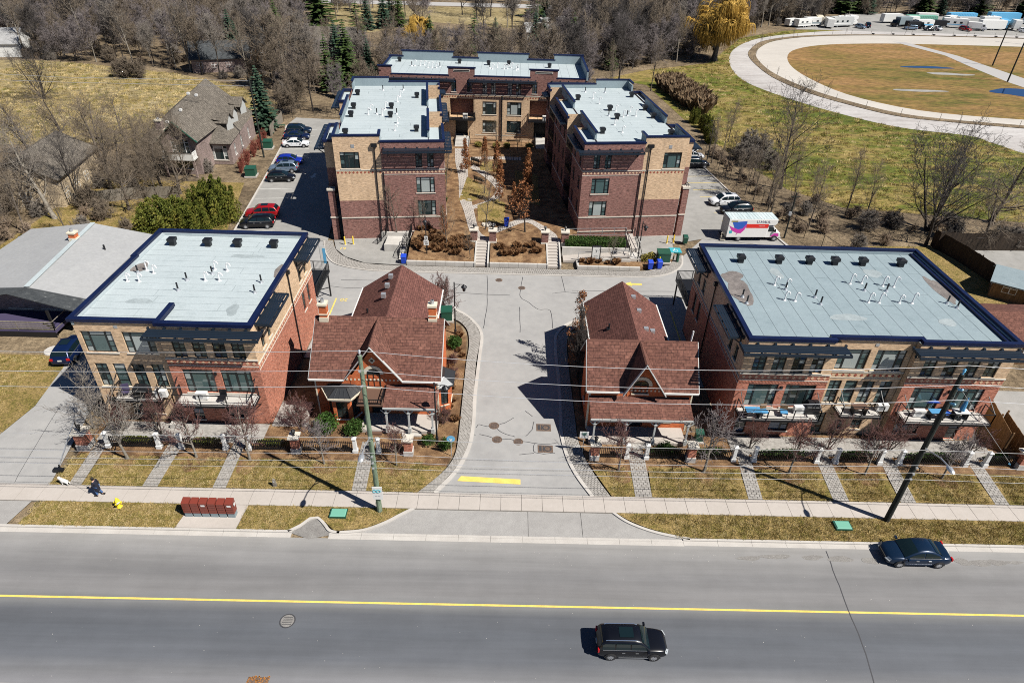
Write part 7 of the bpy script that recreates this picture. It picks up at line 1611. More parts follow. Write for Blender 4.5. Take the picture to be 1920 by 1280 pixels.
def wheels(p, xs, w_, r, wd=.26):
    for x in xs:
        for sd in (-1, 1): put_wheel(p, x, sd*(w_/2-.1), r, wd, sd)
def profile_box(name, mat, p, prof, w0, w1=None, bevel=.04):
    """side profile (x,z) extruded across, edges slightly rounded"""
    w1 = w1 or w0; n = len(prof); P = [(x,-w0/2,z) for x,z in prof]+[(x,w0/2,z) for x,z in prof]
    o = MB().add(P, [tuple(range(n))[::-1], tuple(range(n,2*n))]+[(i,(i+1)%n,n+(i+1)%n,n+i) for i in range(n)]).build(name, mat, p, world=False)
    if bevel: m = o.modifiers.new('edge', 'BEVEL'); m.width = bevel; m.segments = 2; m.limit_method = 'ANGLE'
    return o
# rental truck
T = thing('rental_truck', 'white rental box truck with red stripe and U-HAUL lettering in the right lot', 'truck', (32.6,80.35,-.1), radians(3)); INV.pop(T.name)
profile_box('cargo_box', 'white', T, [(-3.75,.62),(1.6,.62),(1.6,2.3),(2.55,2.35),(2.75,2.6),(2.75,3.15),(-3.75,3.15)], 2.35)
q = MB(); q.box(-3.7,2.7,-1.12,1.12,3.15,3.19)
for k in range(14): q.box(-3.5+k*.44,-3.44+k*.44,-1.12,1.12,3.19,3.21)
q.build('box_roof', 'truckroof', T, world=False)
profile_box('cab', 'white', T, [(1.62,.5),(3.55,.5),(3.62,.75),(3.55,1.15),(2.95,1.32),(2.5,2.15),(1.62,2.2)], 1.95, .06)
for sd in (-1, 1):
    MB().add([(1.8,sd*.985,1.35),(2.75,sd*.985,1.35),(2.42,sd*.985,2.02),(1.85,sd*.985,2.05)],[(0,1,2,3)]).build('side_window','cglass',T,world=False)
    MB().box(-1.35,1.6,sd*1.18-.004,sd*1.18+.004,1.95,2.5).build('stripe','truckred',T,world=False)
    MB().add([(2.2,sd*.99,.62),(3.4,sd*.99,.7),(3.3,sd*.99,1.1),(2.7,sd*.99,1.12)],[(0,1,2,3)]).build('cab_graphic','magenta',T,world=False)
    MB().cbox((2.7,sd*1.15,1.35),.12,.2,.4).build('mirror','black',T,world=False); MB().cbox((3.58,sd*.7,.85),.08,.35,.2).build('headlight','headlight',T,world=False)
    y = sd*1.185
    MB().add([(-3.3,y,2.75),(-1.35,y,2.9),(-1.35,y,2.0),(-2.2,y,1.6),(-2.8,y,1.8)],[(0,1,2,3,4)]).build('graphic_panel','trblue',T,world=False)
    MB().add([(-3.65,y*1.002,2.3),(-3.2,y*1.002,2.05),(-2.4,y*1.002,1.75),(-1.8,y*1.002,1.85),(-1.35,y*1.002,2.6),(-1.5,y*1.002,1.7),(-1.9,y*1.002,1.2),(-2.5,y*1.002,1.25),(-3.2,y*1.002,1.6)],[tuple(range(9))]).build('graphic_swoosh','magenta',T,world=False)
    MB().add([(-2.4,y*1.002,1.3),(-2.3,y*1.002,1.3),(-2.45,y*1.002,.95),(-2.52,y*1.002,.95)],[(0,1,2,3)]).build('graphic_swoosh','magenta',T,world=False)
    MB().add([(-3.5,y,1.55),(-3.1,y,1.6),(-3.1,y,1.2),(-3.45,y,1.15)],[(0,1,2,3)]).build('graphic_patch','trteal',T,world=False); MB().box(-3.45,-2.6,y-.003,y+.003,2.78,2.95).build('graphic_bar','yellowshrub',T,world=False)
    lettering('U-HAUL', .52, 'navytext', frame_mtx((.85,sd*1.185,2.78),(1 if sd < 0 else -1,0,0),(0,0,1)), T); lettering('uhaul.com', .2, 'white', frame_mtx((.7,sd*1.19,2.24),(1 if sd < 0 else -1,0,0),(0,0,1)), T)
MB().add([(2.98,-.88,1.36),(2.98,.88,1.36),(2.55,.8,2.1),(2.55,-.8,2.1)],[(0,1,2,3)]).build('windscreen','cglass',T,world=False)
MB().box(-3.79,-3.76,-1.08,1.08,.72,3.05).build('rear_door','greytrim',T,world=False); MB().box(-4.1,-3.76,-1.05,1.05,.42,.56).build('rear_bumper','black',T,world=False); MB().box(3.58,3.74,-.98,.98,.36,.6).build('front_bumper','greytrim',T,world=False); MB().box(-3.6,3.4,-.7,.7,.38,.62).build('chassis','black',T,world=False)
wheels(T, (-2.0,2.85), 2.15, .4, .28)
t = thing('dolly','small cream wheeled dolly behind the rental truck','dolly',(28.6,79.3,0)); q = MB()
for k in range(3): q.beam((28.4+k*.18,79.3,.1),(28.4+k*.18,79.3,1.1),.05)
MB().beam((28.3,79.3,1.0),(28.95,79.3,1.0),.06).build('crossbar','cream',t); MB().beam((28.3,79.3,.5),(28.95,79.3,.5),.06).build('crossbar','cream',t); q.build('upright','cream',t); MB().box(28.3,28.95,79.1,79.5,.05,.12).build('toe_plate','cream',t)
# storage yard: motorhomes, trailers, trucks
def motorhome(label, x, y, rz, L_, H, body, stripe, group='motorhomes in the storage yard', cabover=True, name='motorhome'):
    p = thing(name, label, 'motorhome', (x,y,-.1), rz, group); INV.pop(p.name); a = L_/2
    pr = [(-a,.55),(a-.9,.55),(a-.1,.6),(a,1.3),(a-.5,1.55),(a-.95,2.1),(a-.1,2.2),(a-.1,H-.25),(a-.5,H),(-a+.1,H),(-a,H-.15)] if cabover else [(-a,.55),(a,.55),(a+.05,1.6),(a-.25,H-.15),(a-.5,H),(-a+.1,H),(-a,H-.1)]
    profile_box('body', body, p, pr, 2.5, None, .06)
    for sd in (-1, 1):
        MB().box(-a+.2,a-1.2,sd*1.255-.005,sd*1.255+.005,1.15,1.4).build('stripe',stripe,p,world=False)
        for u in (-.7,-.2,.28): MB().box(a*u,a*u+.9,sd*1.26-.004,sd*1.26+.004,1.65,2.3).build('side_window','cglass',p,world=False)
    MB().add([(a-.47,-1.05,1.58),(a-.47,1.05,1.58),(a-.93,1.0,2.08),(a-.93,-1.0,2.08)] if cabover else [(a+.02,-1.05,1.65),(a+.02,1.05,1.65),(a-.2,1.05,H-.4),(a-.2,-1.05,H-.4)],[(0,1,2,3)]).build('windscreen','cglass',p,world=False)
    for u in (-.4,.2): MB().box(a*u,a*u+.7,-.35,.35,H,H+.25).build('roof_unit','white',p,world=False)
    wheels(p, (-a*.5,a*.66), 2.3, .38, .26); return p
def trailer(label, x, y, rz, L_, H, body, stripe=None, group='trailers in the storage yard', name='trailer', ribs=False):
    p = thing(name, label, 'trailer', (x,y,-.1), rz, group); INV.pop(p.name); a = L_/2
    profile_box('body', body, p, [(-a,.5),(a-.3,.5),(a,.9),(a,H-.3),(a-.3,H),(-a+.1,H),(-a,H-.1)], 2.45, None, .05)
    if stripe:
        for sd in (-1,1): MB().box(-a+.1,a-.3,sd*1.23-.004,sd*1.23+.004,1.0,1.5).build('stripe',stripe,p,world=False)
        for u in (-.6,.1): 
            for sd in (-1,1): MB().box(a*u,a*u+1.0,sd*1.235-.004,sd*1.235+.004,1.6,2.1).build('side_window','cglass',p,world=False)
    if ribs:
        for sd in (-1,1):
            for k in range(int(L_/.7)): MB().box(-a+.3+k*.7,-a+.38+k*.7,sd*1.24-.02,sd*1.24+.02,.6,H-.15).build('rib',body,p,world=False)
    MB().beam((a,0,.5),(a+1.1,0,.45),.12).build('hitch','black',p,world=False); wheels(p, (-.45,.45), 2.3, .36, .24); return p
def lorry(label, x, y, rz, cab, box, L_=7, H=3.3, group='trucks in the storage yard'):
    p = thing('truck', label, 'truck', (x,y,-.1), rz, group); INV.pop(p.name); a = L_/2
    profile_box('cargo_box', box, p, [(-a,.8),(a-2.0,.8),(a-2.0,H),(-a,H)], 2.4, None, .04); profile_box('cab', cab, p, [(a-1.9,.5),(a,.5),(a,1.35),(a-.5,1.5),(a-.85,2.35),(a-1.9,2.35)], 2.2, None, .06)
    MB().add([(a-.47,-.95,1.55),(a-.47,.95,1.55),(a-.82,.9,2.25),(a-.82,-.9,2.25)],[(0,1,2,3)]).build('windscreen','cglass',p,world=False)
    for sd in (-1,1): MB().box(a-1.6,a-.95,sd*1.105-.004,sd*1.105+.004,1.5,2.15).build('side_window','cglass',p,world=False)
    wheels(p, (-a*.55,a*.68), 2.2, .45, .28); return p
trailer('grey and white camper trailer at the left end of the storage yard',106.5,263.5,radians(25),6.5,2.8,'white','greytrim',name='camper_trailer'); trailer('long white camper with dark end beside the grey one',111.5,266.5,radians(15),7.5,3.0,'white','mailbase',name='camper_trailer')
trailer('white box trailer seen end on among the left campers',116.5,264.5,radians(80),6,3.2,'white',None); motorhome('large grey motorhome with patterned side among the left campers',122,267,radians(20),9.5,3.5,'greytrim','white',cabover=False); motorhome('white motorhome just behind the large grey one',126,271,radians(20),8,3.3,'white','greytrim')
car('teal blue car at the right end of the left camper row','p_silver',(128.5,264.5,-.1),radians(-60),'hatch','cars in the storage yard'); car('dark SUV beside the teal car in the storage yard','p_dark',(132.5,267.5,-.1),radians(70),'suv','cars in the storage yard')
lorry('dark truck at the left of the dense group in the storage yard',147,272,radians(200),'p_black','mailbase',8); lorry('black truck with low box in front of the dense group',150,267.5,radians(10),'p_black','black',7,2.6); trailer('long teal ribbed container trailer in the dense group',158,279,radians(5),12,3.2,'padgreen',None,ribs=True); lorry('red cabbed truck in the dense group',160.5,272,radians(170),'p_red','black',6.5,2.6)
car('white pickup like car at the front of the dense group','p_white',(157.5,265.5,-.1),radians(-70),'hatch','cars in the storage yard'); motorhome('white bus with blue side windows in the dense group',168,273,radians(-15),9,3.3,'white','signblue',cabover=False); lorry('white cabbed truck in front of the white trailer',173.5,268,radians(-20),'p_white','white',6.5,2.8); trailer('big plain white box trailer in the storage yard',180.5,270.5,radians(5),10,3.4,'white',None)
trailer('blue and white ribbed container behind the white trailer',180,290,radians(8),12,3.2,'signblue',None,ribs=True); trailer('long blue covered trailer at the back of the storage yard',199,293,radians(4),13,3.4,'signblue',None); trailer('white trailer behind the blue covered one',209,289,radians(4),8,3.0,'white',None); lorry('white box truck with tall front standing on end of the row',190,272,radians(80),'p_white','white',6,3.6); car('white pickup by the tall box truck','p_white',(191,266.5,-.1),radians(-20),'cross','cars in the storage yard'); lorry('yellow topped white truck near the right end of the yard',197.5,271.5,radians(75),'p_white','cream',6,3.5); lorry('red cabbed small truck beside the yellow topped truck',202,275,radians(95),'p_red','mailbase',5.5,2.6); trailer('green trailer behind the red cabbed truck',211,281,radians(10),7,2.4,'padgreen',None)
motorhome('white and teal motorhome standing alone at the right of the yard',216,268,radians(-12),9,3.3,'white','padgreen'); motorhome('teal motorhome cut by the right picture edge',229,270,radians(0),8,2.9,'padgreen','white',cabover=False); motorhome('white motorhome with high roof behind the red truck',186,281,radians(12),8,3.3,'white','greytrim')
trailer('white cargo trailer behind the ribbed teal container',165,288,radians(0),8,3,'white',None); lorry('blue cabbed truck behind the bus',171,281,radians(30),'p_blue','white',7,3.2)
for lb, x, y, rz, l, h, c, st in (('short white camper at the very left end of the yard',102.8,264.5,30,5,2.6,'white','greytrim'),('pinkish white trailer standing among the left campers',114.5,269,75,6,3.2,'cream',None),('pale blue striped camper between the dark truck and the container',154.5,270,12,7,2.9,'white','signblue'),('white camper squeezed behind the black truck',152,276,20,7.5,3.1,'white','mailbase'),('white box trailer at the back left of the dense group',147.5,281,10,8,3.2,'white',None),('grey box trailer behind the bus',176.5,279.5,4,8,3.0,'greytrim',None),('blue camper beside the big plain white trailer',187.5,274.5,70,6,3.2,'signblue','white'),('white camper at the back right of the yard',221,279,8,8,3.0,'white','greytrim'),('cream camper between the teal trailer and the lone motorhome',207,273.5,20,6,2.7,'cream','greytrim')): trailer(lb,x,y,radians(rz),l,h,c,st)
for lb, x, y, pt_ in (('dark pickup in front of the dense group of trailers',154,264.2,'p_black'),('silver car at the edge of the storage yard gravel',147.5,265,'p_silver'),('red car behind the front row of the storage yard',168.5,266.2,'p_red'),('white van like car by the right motorhome',223.5,266,'p_white')): car(lb,pt_,(x,y,-.1),x,'cross','cars in the storage yard')
# ================================================================== PERSON AND DOG
def skin_figure(name, verts, edges, radii, mat, parent=None, root=0, lv=2, **k):
    me = bpy.data.meshes.new(name); me.from_pydata(verts, edges, []); me.materials.append(MT[mat]); o = link(name, me, parent, **k)
    m = o.modifiers.new('skin', 'SKIN'); m.use_smooth_shade = True
    if not me.skin_vertices: 
        me.attributes.new('skin_tmp', 'FLOAT', 'POINT')
    for i, r in enumerate(radii):
        sv = me.skin_vertices[0].data[i]; sv.radius = (r, r) if not hasattr(r, '__len__') else r; sv.use_root = (i == root)
    s = o.modifiers.new('smooth', 'SUBSURF'); s.levels = lv; s.render_levels = lv; return o
try:
    pv = (-29.3,32.95,.02); PRS = thing('person', 'person in a long dark coat and blue trousers walking a white dog', 'person', pv, radians(180)); INV.pop(PRS.name)
    V = [(0,0,.92),(0,0,1.12),(0,0,1.34),(.02,0,1.47),(.04,0,1.57),(.05,0,1.66),
         (.02,.1,.86),(.1,.11,.48),(.06,.11,.07),(.22,.11,.03), (-.02,-.1,.86),(-.04,-.11,.48),(-.2,-.11,.1),(-.06,-.11,.03),
         (0,.2,1.38),(.06,.25,1.1),(.26,.2,.96),(.36,.17,.96), (0,-.2,1.38),(-.08,-.25,1.1),(-.02,-.24,.88),(.02,-.23,.78)]
    Ed = [(0,1),(1,2),(2,3),(3,4),(4,5),(0,6),(6,7),(7,8),(8,9),(0,10),(10,11),(11,12),(12,13),(2,14),(14,15),(15,16),(16,17),(2,18),(18,19),(19,20),(20,21)]
    Rr = [.15,.14,.16,.06,.09,.085,.085,.06,.045,.04,.085,.06,.045,.04,.06,.045,.035,.03,.06,.045,.035,.03]
    skin_figure('body', V, Ed, Rr, 'skin', PRS)
    skin_figure('trousers', [V[0],V[6],V[7],(.06,.11,.1),V[10],V[11],(-.19,-.11,.12)], [(0,1),(1,2),(2,3),(0,4),(4,5),(5,6)], [.16,.1,.075,.065,.1,.075,.065], 'jeans', PRS)
    skin_figure('coat', [(0,0,.42),(0,0,.85),(0,0,1.15),(0,0,1.36),(.01,0,1.46),V[14],V[15],(.23,.21,.98),V[18],V[19],(-.03,-.24,.92)], [(0,1),(1,2),(2,3),(3,4),(3,5),(5,6),(6,7),(3,8),(8,9),(9,10)], [.23,.21,.19,.19,.09,.085,.07,.058,.085,.07,.058], 'coat', PRS, 1)
    MB().lathe([(0,.14),(.08,.11),(.112,.02),(.1,-.07),(.06,-.1)], (.03,0,1.64), 12).build('hair', 'hair', PRS, world=False, smooth=True)
    for sd in (.11,-.11): MB().cbox((.2 if sd > 0 else -.2,sd,0.0),.26,.1,.09).build('shoe', 'hair', PRS, world=False)
    DG = thing('dog', 'small white dog on a leash at the sidewalk edge', 'dog', (-32.3,33.9,.02), radians(170)); INV.pop(DG.name)
    V = [(-.2,0,.36),(0,0,.37),(.2,0,.38),(.33,0,.5),(.4,0,.6),(.52,0,.56),(.18,.08,.2),(.2,.08,.02),(.18,-.08,.2),(.14,-.08,.02),(-.22,.08,.26),(-.27,.08,.16),(-.23,.08,.02),(-.22,-.08,.26),(-.3,-.08,.16),(-.29,-.08,.02),(-.32,0,.46),(-.38,0,.58),(.36,.07,.7),(.36,-.07,.7)]
    Ed = [(0,1),(1,2),(2,3),(3,4),(4,5),(2,6),(6,7),(2,8),(8,9),(0,10),(10,11),(11,12),(0,13),(13,14),(14,15),(0,16),(16,17),(4,18),(4,19)]
    skin_figure('body', V, Ed, [.13,.13,.15,.09,.1,.05,.05,.035,.05,.035,.06,.04,.035,.06,.04,.035,.04,.025,.03,.03], 'fur', DG)
    MB().lathe([(0,.02),(.025,0),(0,-.02)], (.57,0,.57), 6).build('nose', 'black', DG, world=False)
    MB().path([(-29.66,32.78,.98),(-30.6,33.3,.72),(-31.5,33.7,.6),(-32.0,33.85,.6)], .008, 4).build('dog_leash', 'black', None, 'thin dark leash from the person to the white dog', 'leash')
except Exception as ex:
    print('FIGURE', ex)
# ================================================================== VEGETATION
def seg(V, F, a, b, ra, rb, n):
    dx, dy, dz = b[0]-a[0], b[1]-a[1], b[2]-a[2]; l = sqrt(dx*dx+dy*dy+dz*dz) or 1e-6; dx /= l; dy /= l; dz /= l
    if abs(dz) < .9: ux, uy, uz = dy, -dx, 0.
    else: ux, uy, uz = 0., dz, -dy
    k = sqrt(ux*ux+uy*uy+uz*uz); ux /= k; uy /= k; uz /= k
    vx, vy, vz = dy*uz-dz*uy, dz*ux-dx*uz, dx*uy-dy*ux
    o = len(V)
    for p, r in ((a, ra), (b, rb)):
        for i in range(n):
            c, s = cos(2*pi*i/n)*r, sin(2*pi*i/n)*r
            V.append((p[0]+ux*c+vx*s, p[1]+uy*c+vy*s, p[2]+uz*c+vz*s))
    for i in range(n): F.append((o+i, o+(i+1)%n, o+n+(i+1)%n, o+n+i))
class TreeGen:
    def __init__(s, seed, H, r, trunk=.3, limbs=7, ang=50, sub=(5,5,4), wig=.25, trop=.12, lenk=.62, rmin=.009, stems=1, lean=(0,0), tw=1.):
        s.R = random.Random(seed); s.tv=[]; s.tf=[]; s.cv=[]; s.cf=[]; s.rmin=rmin; s.sub=sub; s.wig=wig; s.trop=trop; s.tw=tw
        R = s.R
        for k in range(stems):
            a = 2*pi*k/max(1,stems)+R.uniform(-.4,.4); t = 0 if stems == 1 else R.uniform(.12,.4)
            d = [lean[0]+cos(a)*t, lean[1]+sin(a)*t, 1]; p = (cos(a)*r*.6*(stems > 1), sin(a)*r*.6*(stems > 1), -.15)
            hh = H*(1 if stems == 1 else R.uniform(.75,1)); rr = r if stems == 1 else r*R.uniform(.55,.8); n = 8; L0 = hh*.88/n; 
            for i in range(n):
                d = s.nrm([d[0]+R.uniform(-1,1)*wig*.35, d[1]+R.uniform(-1,1)*wig*.35, d[2]+.1]); q = (p[0]+d[0]*L0, p[1]+d[1]*L0, p[2]+d[2]*L0); r2 = r_ = rr*(1-.85*(i+1)/n)+.012
                seg(s.tv, s.tf, p, q, rr*(1-.85*i/n)+.012+(rr*.35 if i == 0 else 0), r2, 7)
                f = (i+1)/n
                if f >= trunk:
                    m = max(1, round(limbs/((1-trunk)*n+.01)))
                    for j in range(m):
                        b = R.uniform(0,2*pi); an = radians(ang*R.uniform(.7,1.2))*(1.1-.35*f)
                        dd = s.nrm([d[0]*cos(an)+cos(b)*sin(an), d[1]*cos(an)+sin(b)*sin(an), d[2]*cos(an)])
                        ll = hh*lenk*(1-.62*(f-trunk)/(1.001-trunk))*R.uniform(.7,1.1)*.62; st = R.random()
                        pp = (p[0]+(q[0]-p[0])*st, p[1]+(q[1]-p[1])*st, p[2]+(q[2]-p[2])*st)
                        s.br(pp, dd, ll, r2*R.uniform(.45,.7), 1)
                p = q
    @staticmethod
    def nrm(d): l = sqrt(d[0]**2+d[1]**2+d[2]**2) or 1; return [x/l for x in d]
    def br(s, p, d, L_, r, lv):
        R = s.R; n = (5,4,3,2)[min(lv-1,3)]; st = L_/n; top = lv > len(s.sub)
        for i in range(n):
            d = s.nrm([d[0]+R.uniform(-1,1)*s.wig, d[1]+R.uniform(-1,1)*s.wig, d[2]+R.uniform(-1,1)*s.wig*.8+s.trop]); q = (p[0]+d[0]*st, p[1]+d[1]*st, p[2]+d[2]*st)
            ra, rb = max(s.rmin, r*(1-.8*i/n)), max(s.rmin*.7, r*(1-.8*(i+1)/n))
            if lv == 1: seg(s.tv, s.tf, p, q, ra, rb, 5)
            else: seg(s.cv, s.cf, p, q, ra*s.tw, rb*s.tw, 3)
            if not top:
                m = s.sub[lv-1]/n; m = int(m)+(R.random() < m-int(m))
                for j in range(m):
                    b = R.uniform(0,2*pi); an = radians(R.uniform(28,62)); ax = s.nrm([R.uniform(-1,1),R.uniform(-1,1),R.uniform(-1,1)])
                    dd = s.nrm([d[k]*cos(an)+ax[k]*sin(an) for k in range(3)]); s.br(q, dd, L_*R.uniform(.42,.66), rb*.75, lv+1)
            p = q
    def meshes(s, name, bark, twig):
        a = bpy.data.meshes.new(name+'_trunk'); a.from_pydata(s.tv, [], s.tf); a.materials.append(MT[bark]); b = bpy.data.meshes.new(name+'_crown'); b.from_pydata(s.cv, [], s.cf); b.materials.append(MT[twig])
        for m in (a, b): m.polygons.foreach_set('use_smooth', [True]*len(m.polygons))
        return a, b
def plant_tree(meshes, name, label, x, y, z=0, rz=None, sc=1., group=None, cat='tree', sz=None):
    t = thing(name, label, cat, (x,y,z), random.uniform(0,6.28) if rz is None else rz, group); t.scale = (sc, sc, sz or sc)
    for m, nm in zip(meshes, ('trunk','crown') if len(meshes) == 2 else ('stems','foliage')): link(nm, m, t)
    return t
def leaf_cloud(V, F, R, c, rad, n, size, shape=None):
    for _ in range(n):
        while True:
            p = [R.uniform(-1,1) for _ in range(3)]; l = p[0]**2+p[1]**2+p[2]**2
            if .25 < l < 1 and (shape is None or shape(p)): break
        x, y, z = (c[i]+p[i]*rad[i] for i in range(3)); a = R.uniform(0,6.28); b = R.uniform(-1,1); s = size*R.uniform(.6,1.4)
        u = (cos(a)*s, sin(a)*s, b*s*.6); w_ = (-sin(a)*s*.5*b, cos(a)*s*.5*b, s*.8)
        o = len(V); V += [(x-u[0],y-u[1],z-u[2]),(x+u[0]*.2-w_[0],y+u[1]*.2-w_[1],z-w_[2]*.6),(x+u[0],y+u[1],z+u[2]),(x+w_[0],y+w_[1],z+w_[2])]; F.append((o,o+1,o+2,o+3))
def mesh_of(name, V, F, mat):
    m = bpy.data.meshes.new(name); m.from_pydata(V, [], F); m.materials.append(MT[mat]); return m
def conifer_meshes(seed, H, W, mat, dens=1., gap=.0):
    R = random.Random(seed); tv=[]; tf=[]; V=[]; F=[]; seg(tv,tf,(0,0,-.2),(0,0,H*.97),H*.02+.06,.02,7)
    n = int(H*2.6*dens)
    for i in range(n):
        f = (i+.5)/n; z = H*(.06+.93*f); rad = W*(1-f)**.85*R.uniform(.75,1.1)+.12; m = max(5, int(11*(1-f*.6)*dens))
        for k in range(m):
            if R.random() < gap: continue
            a = 2*pi*k/m+R.uniform(-.3,.3)+i; dr = R.uniform(.12,.3); ca, sa = cos(a), sin(a); l = rad*R.uniform(.8,1.1)
            seg(tv,tf,(0,0,z),(ca*l*.8,sa*l*.8,z-dr*l*.7),.025,.01,3)
            q = max(3, int(l*4.5))
            for j in range(q):
                t = (j+.6)/q; x, y, zz_ = ca*l*t, sa*l*t, z-dr*l*t+.1*l*t*t; wd = (.28*l*(1-t*.65)+.12)*R.uniform(.7,1.2); ln = l/q*1.3
                o = len(V); px, py = -sa*wd, ca*wd; V += [(x-ca*ln*.5,y-sa*ln*.5,zz_+.06),(x+px,y+py,zz_-.12-R.uniform(0,.12)),(x+ca*ln,y+sa*ln,zz_-.05),(x-px,y-py,zz_-.12-R.uniform(0,.12))]; F.append((o,o+1,o+2)); F.append((o,o+2,o+3))
    return mesh_of('conifer_trunk',tv,tf,'barkdark'), mesh_of('conifer_needles',V,F,mat)
def shrub_meshes(seed, rx, ry, rz, mat, n=900, size=.09, stem='barkdark'):
    R = random.Random(seed); tv=[]; tf=[]; V=[]; F=[]
    for k in range(7): a = R.uniform(0,6.28); seg(tv,tf,(0,0,-.1),(cos(a)*rx*.6,sin(a)*ry*.6,rz*1.2),.03,.012,4)
    for k in range(6):
        a = R.uniform(0,6.28); r = R.uniform(.1,.5); leaf_cloud(V,F,R,(cos(a)*r*rx,sin(a)*r*ry,rz*R.uniform(.8,1.15)),(rx*.62,ry*.62,rz*.8),n//8,size)
    leaf_cloud(V,F,R,(0,0,rz*.95),(rx,ry,rz),n//3,size)
    return mesh_of('shrub_stems',tv,tf,stem), mesh_of('shrub_leaves',V,F,mat)
def tuft_meshes(seed, r, h, mat, n=160):
    R = random.Random(seed); V=[]; F=[]; tv=[]; tf=[]
    for _ in range(n):
        a = R.uniform(0,6.28); b = R.uniform(0,6.28); k = R.uniform(.25,1)*r; x0, y0 = cos(b)*r*.25, sin(b)*r*.25; o = len(V); hh = h*R.uniform(.6,1.1); w_ = .022
        V += [(x0-sin(a)*w_,y0+cos(a)*w_,-.05),(x0+sin(a)*w_,y0-cos(a)*w_,-.05),(x0+cos(a)*k*.5,y0+sin(a)*k*.5,hh*.75),(x0+cos(a)*k,y0+sin(a)*k,hh*R.uniform(.7,1))]; F += [(o,o+1,o+2),(o+1,o+3,o+2)]
    for _ in range(8): a = R.uniform(0,6.28); seg(tv,tf,(0,0,-.05),(cos(a)*r*.4,sin(a)*r*.4,h*.8),.012,.006,3)
    return mesh_of('tuft_stems',tv,tf,mat), mesh_of('tuft_blades',V,F,mat)
# ---- street trees along the front
st_ = [TreeGen(s, 5.6, .085, .34, 12, 46, (6,4,2), .2, .16, .72, .011, tw=1.35).meshes('street_tree', 'barkpale', tw) for s, tw in ((1,'twigred'),(2,'twigviolet'),(3,'twigred'))]
tall_ = TreeGen(8, 7.2, .1, .28, 11, 48, (6,4,2), .24, .1, .72, .012, lean=(-.12,0), tw=1.3).meshes('street_tree', 'barkpale', 'twiggrey')
lab = ('tall pale bare tree leaning left beside the first front walk','reddish bare tree in a mulch ring before the left block, right of the second walk','reddish bare tree in a mulch ring near the right corner of the left block','small bare tree in a mulch ring left of the pale green pole','small bare tree in a mulch ring right of the pale green pole','small bare tree in a mulch ring before the right house porch','bushy bare tree in a mulch ring between right house and wide block','bare tree in a mulch ring below the first balcony of the wide block','bare tree in a mulch ring below the middle balcony','bare tree in a mulch ring just right of the dark pole')
for i, (x, y, sc, v) in enumerate(((-29.1,36.7,1,3),(-23.9,37,1.0,0),(-19.7,36.9,1.02,2),(-13.8,36.6,.8,1),(-8.2,36.6,.72,0),(9.2,36.6,.85,2),(15.9,36.6,1.1,1),(22.7,36.7,.95,0),(28.7,36.7,.85,2),(34.7,36.5,.85,1))):
    plant_tree(tall_ if v == 3 else st_[v], 'bare_tree', lab[i], x, y, 0, i*1.3, sc, 'young trees along the front lawn')
tall2 = TreeGen(9, 6.6, .08, .2, 10, 48, (5,4,2), .26, .08, .72, .012, lean=(-.1,0)).meshes('bare_tree','barkpale','twiggrey'); plant_tree(tall2,'bare_tree','pale bare tree overhanging the left driveway edge', -33.6, 40.2, 0, 2, .95)
bush = TreeGen(21, 3.6, .06, .1, 8, 55, (5,4,2), .24, .1, .72, .011, stems=5).meshes('bare_shrub','bark','twigred')
plant_tree(bush,'bare_shrub','big rounded bare shrub between the left block and the two-chimney house',-16.9,40.9,0,1,1.0,None,'shrub'); plant_tree(bush,'bare_shrub','bare reddish shrub beside the two-chimney house porch corner',-5.0,41.6,0,3,.6,None,'shrub'); plant_tree(bush,'bare_shrub','bare shrub tree behind the two-chimney house at the cross street',-6.9,60.2,0,2,1.25,None,'shrub'); plant_tree(bush,'bare_shrub','brown bare shrub on the mulch right of the two-chimney house',-4.6,47.5,0,4.2,.5,None,'shrub'); plant_tree(bush,'bare_shrub','low brown shrub on the mulch near the side bay window',-4.7,50.0,0,5.2,.45,None,'shrub')
redb = TreeGen(22, 4.4, .06, .2, 9, 45, (5,4,2), .24, .14, .7, .011, stems=3).meshes('bare_tree','bark','twigred')
for x, y, sc, lb in ((-27.8,39.6,.95,'dark red bare shrub against the small left balcony'),(-31.0,39.9,.8,'dark red bare shrub at the left corner of the left block'),(20.4,39.4,.75,'red bare shrub under the first balcony of the wide block'),(26.9,39.5,.9,'red bare shrub by the entrance of the wide block'),(32.0,39.6,.95,'dark red bare shrub left of the right balcony'),(38.6,39.4,.8,'thin bare shrub at the right end of the wide block')): plant_tree(redb,'bare_shrub',lb,x,y,0,x,sc,None,'shrub')
# evergreen shrubs and hedges
bx1 = shrub_meshes(31,1.0,.8,.65,'boxwood',1500,.07); ball = shrub_meshes(32,.55,.55,.42,'boxwood',900,.05)
for x, y, m, sc, lb in ((-14.5,40.4,bx1,1.25,'large rounded green shrub before the bay window'),(-12.2,40.2,bx1,1.0,'green shrub right of the large rounded one before the bay window'),(-5.9,39.1,ball,1.15,'clipped green ball shrub left of a pair by the lamp post'),(-4.5,38.7,ball,1.2,'clipped green ball shrub right of a pair by the lamp post'),(-4.9,53.0,bx1,.95,'open green shrub on the mulch behind the side bay'),(13.3,38.8,ball,1.2,'green shrub at the right house porch fence'),(-10.2,78.6,ball,1.5,'dark green shrub by the left block in the court'),(-9.2,86,ball,1.5,'green shrub along the left court wall'),(-10.3,96,ball,1.6,'dark green shrub farther along the left court wall')): plant_tree(m,'green_shrub',lb,x,y,0 if y < 70 else TZ,x,sc,None,'shrub')
hedge_lab = ('first','second','third','fourth','fifth','sixth','seventh','eighth','ninth','tenth','eleventh','twelfth')
hm = shrub_meshes(33,1.4,.35,.38,'boxwood',1500,.06); hy = shrub_meshes(34,1.3,.35,.34,'cedar',1200,.06)
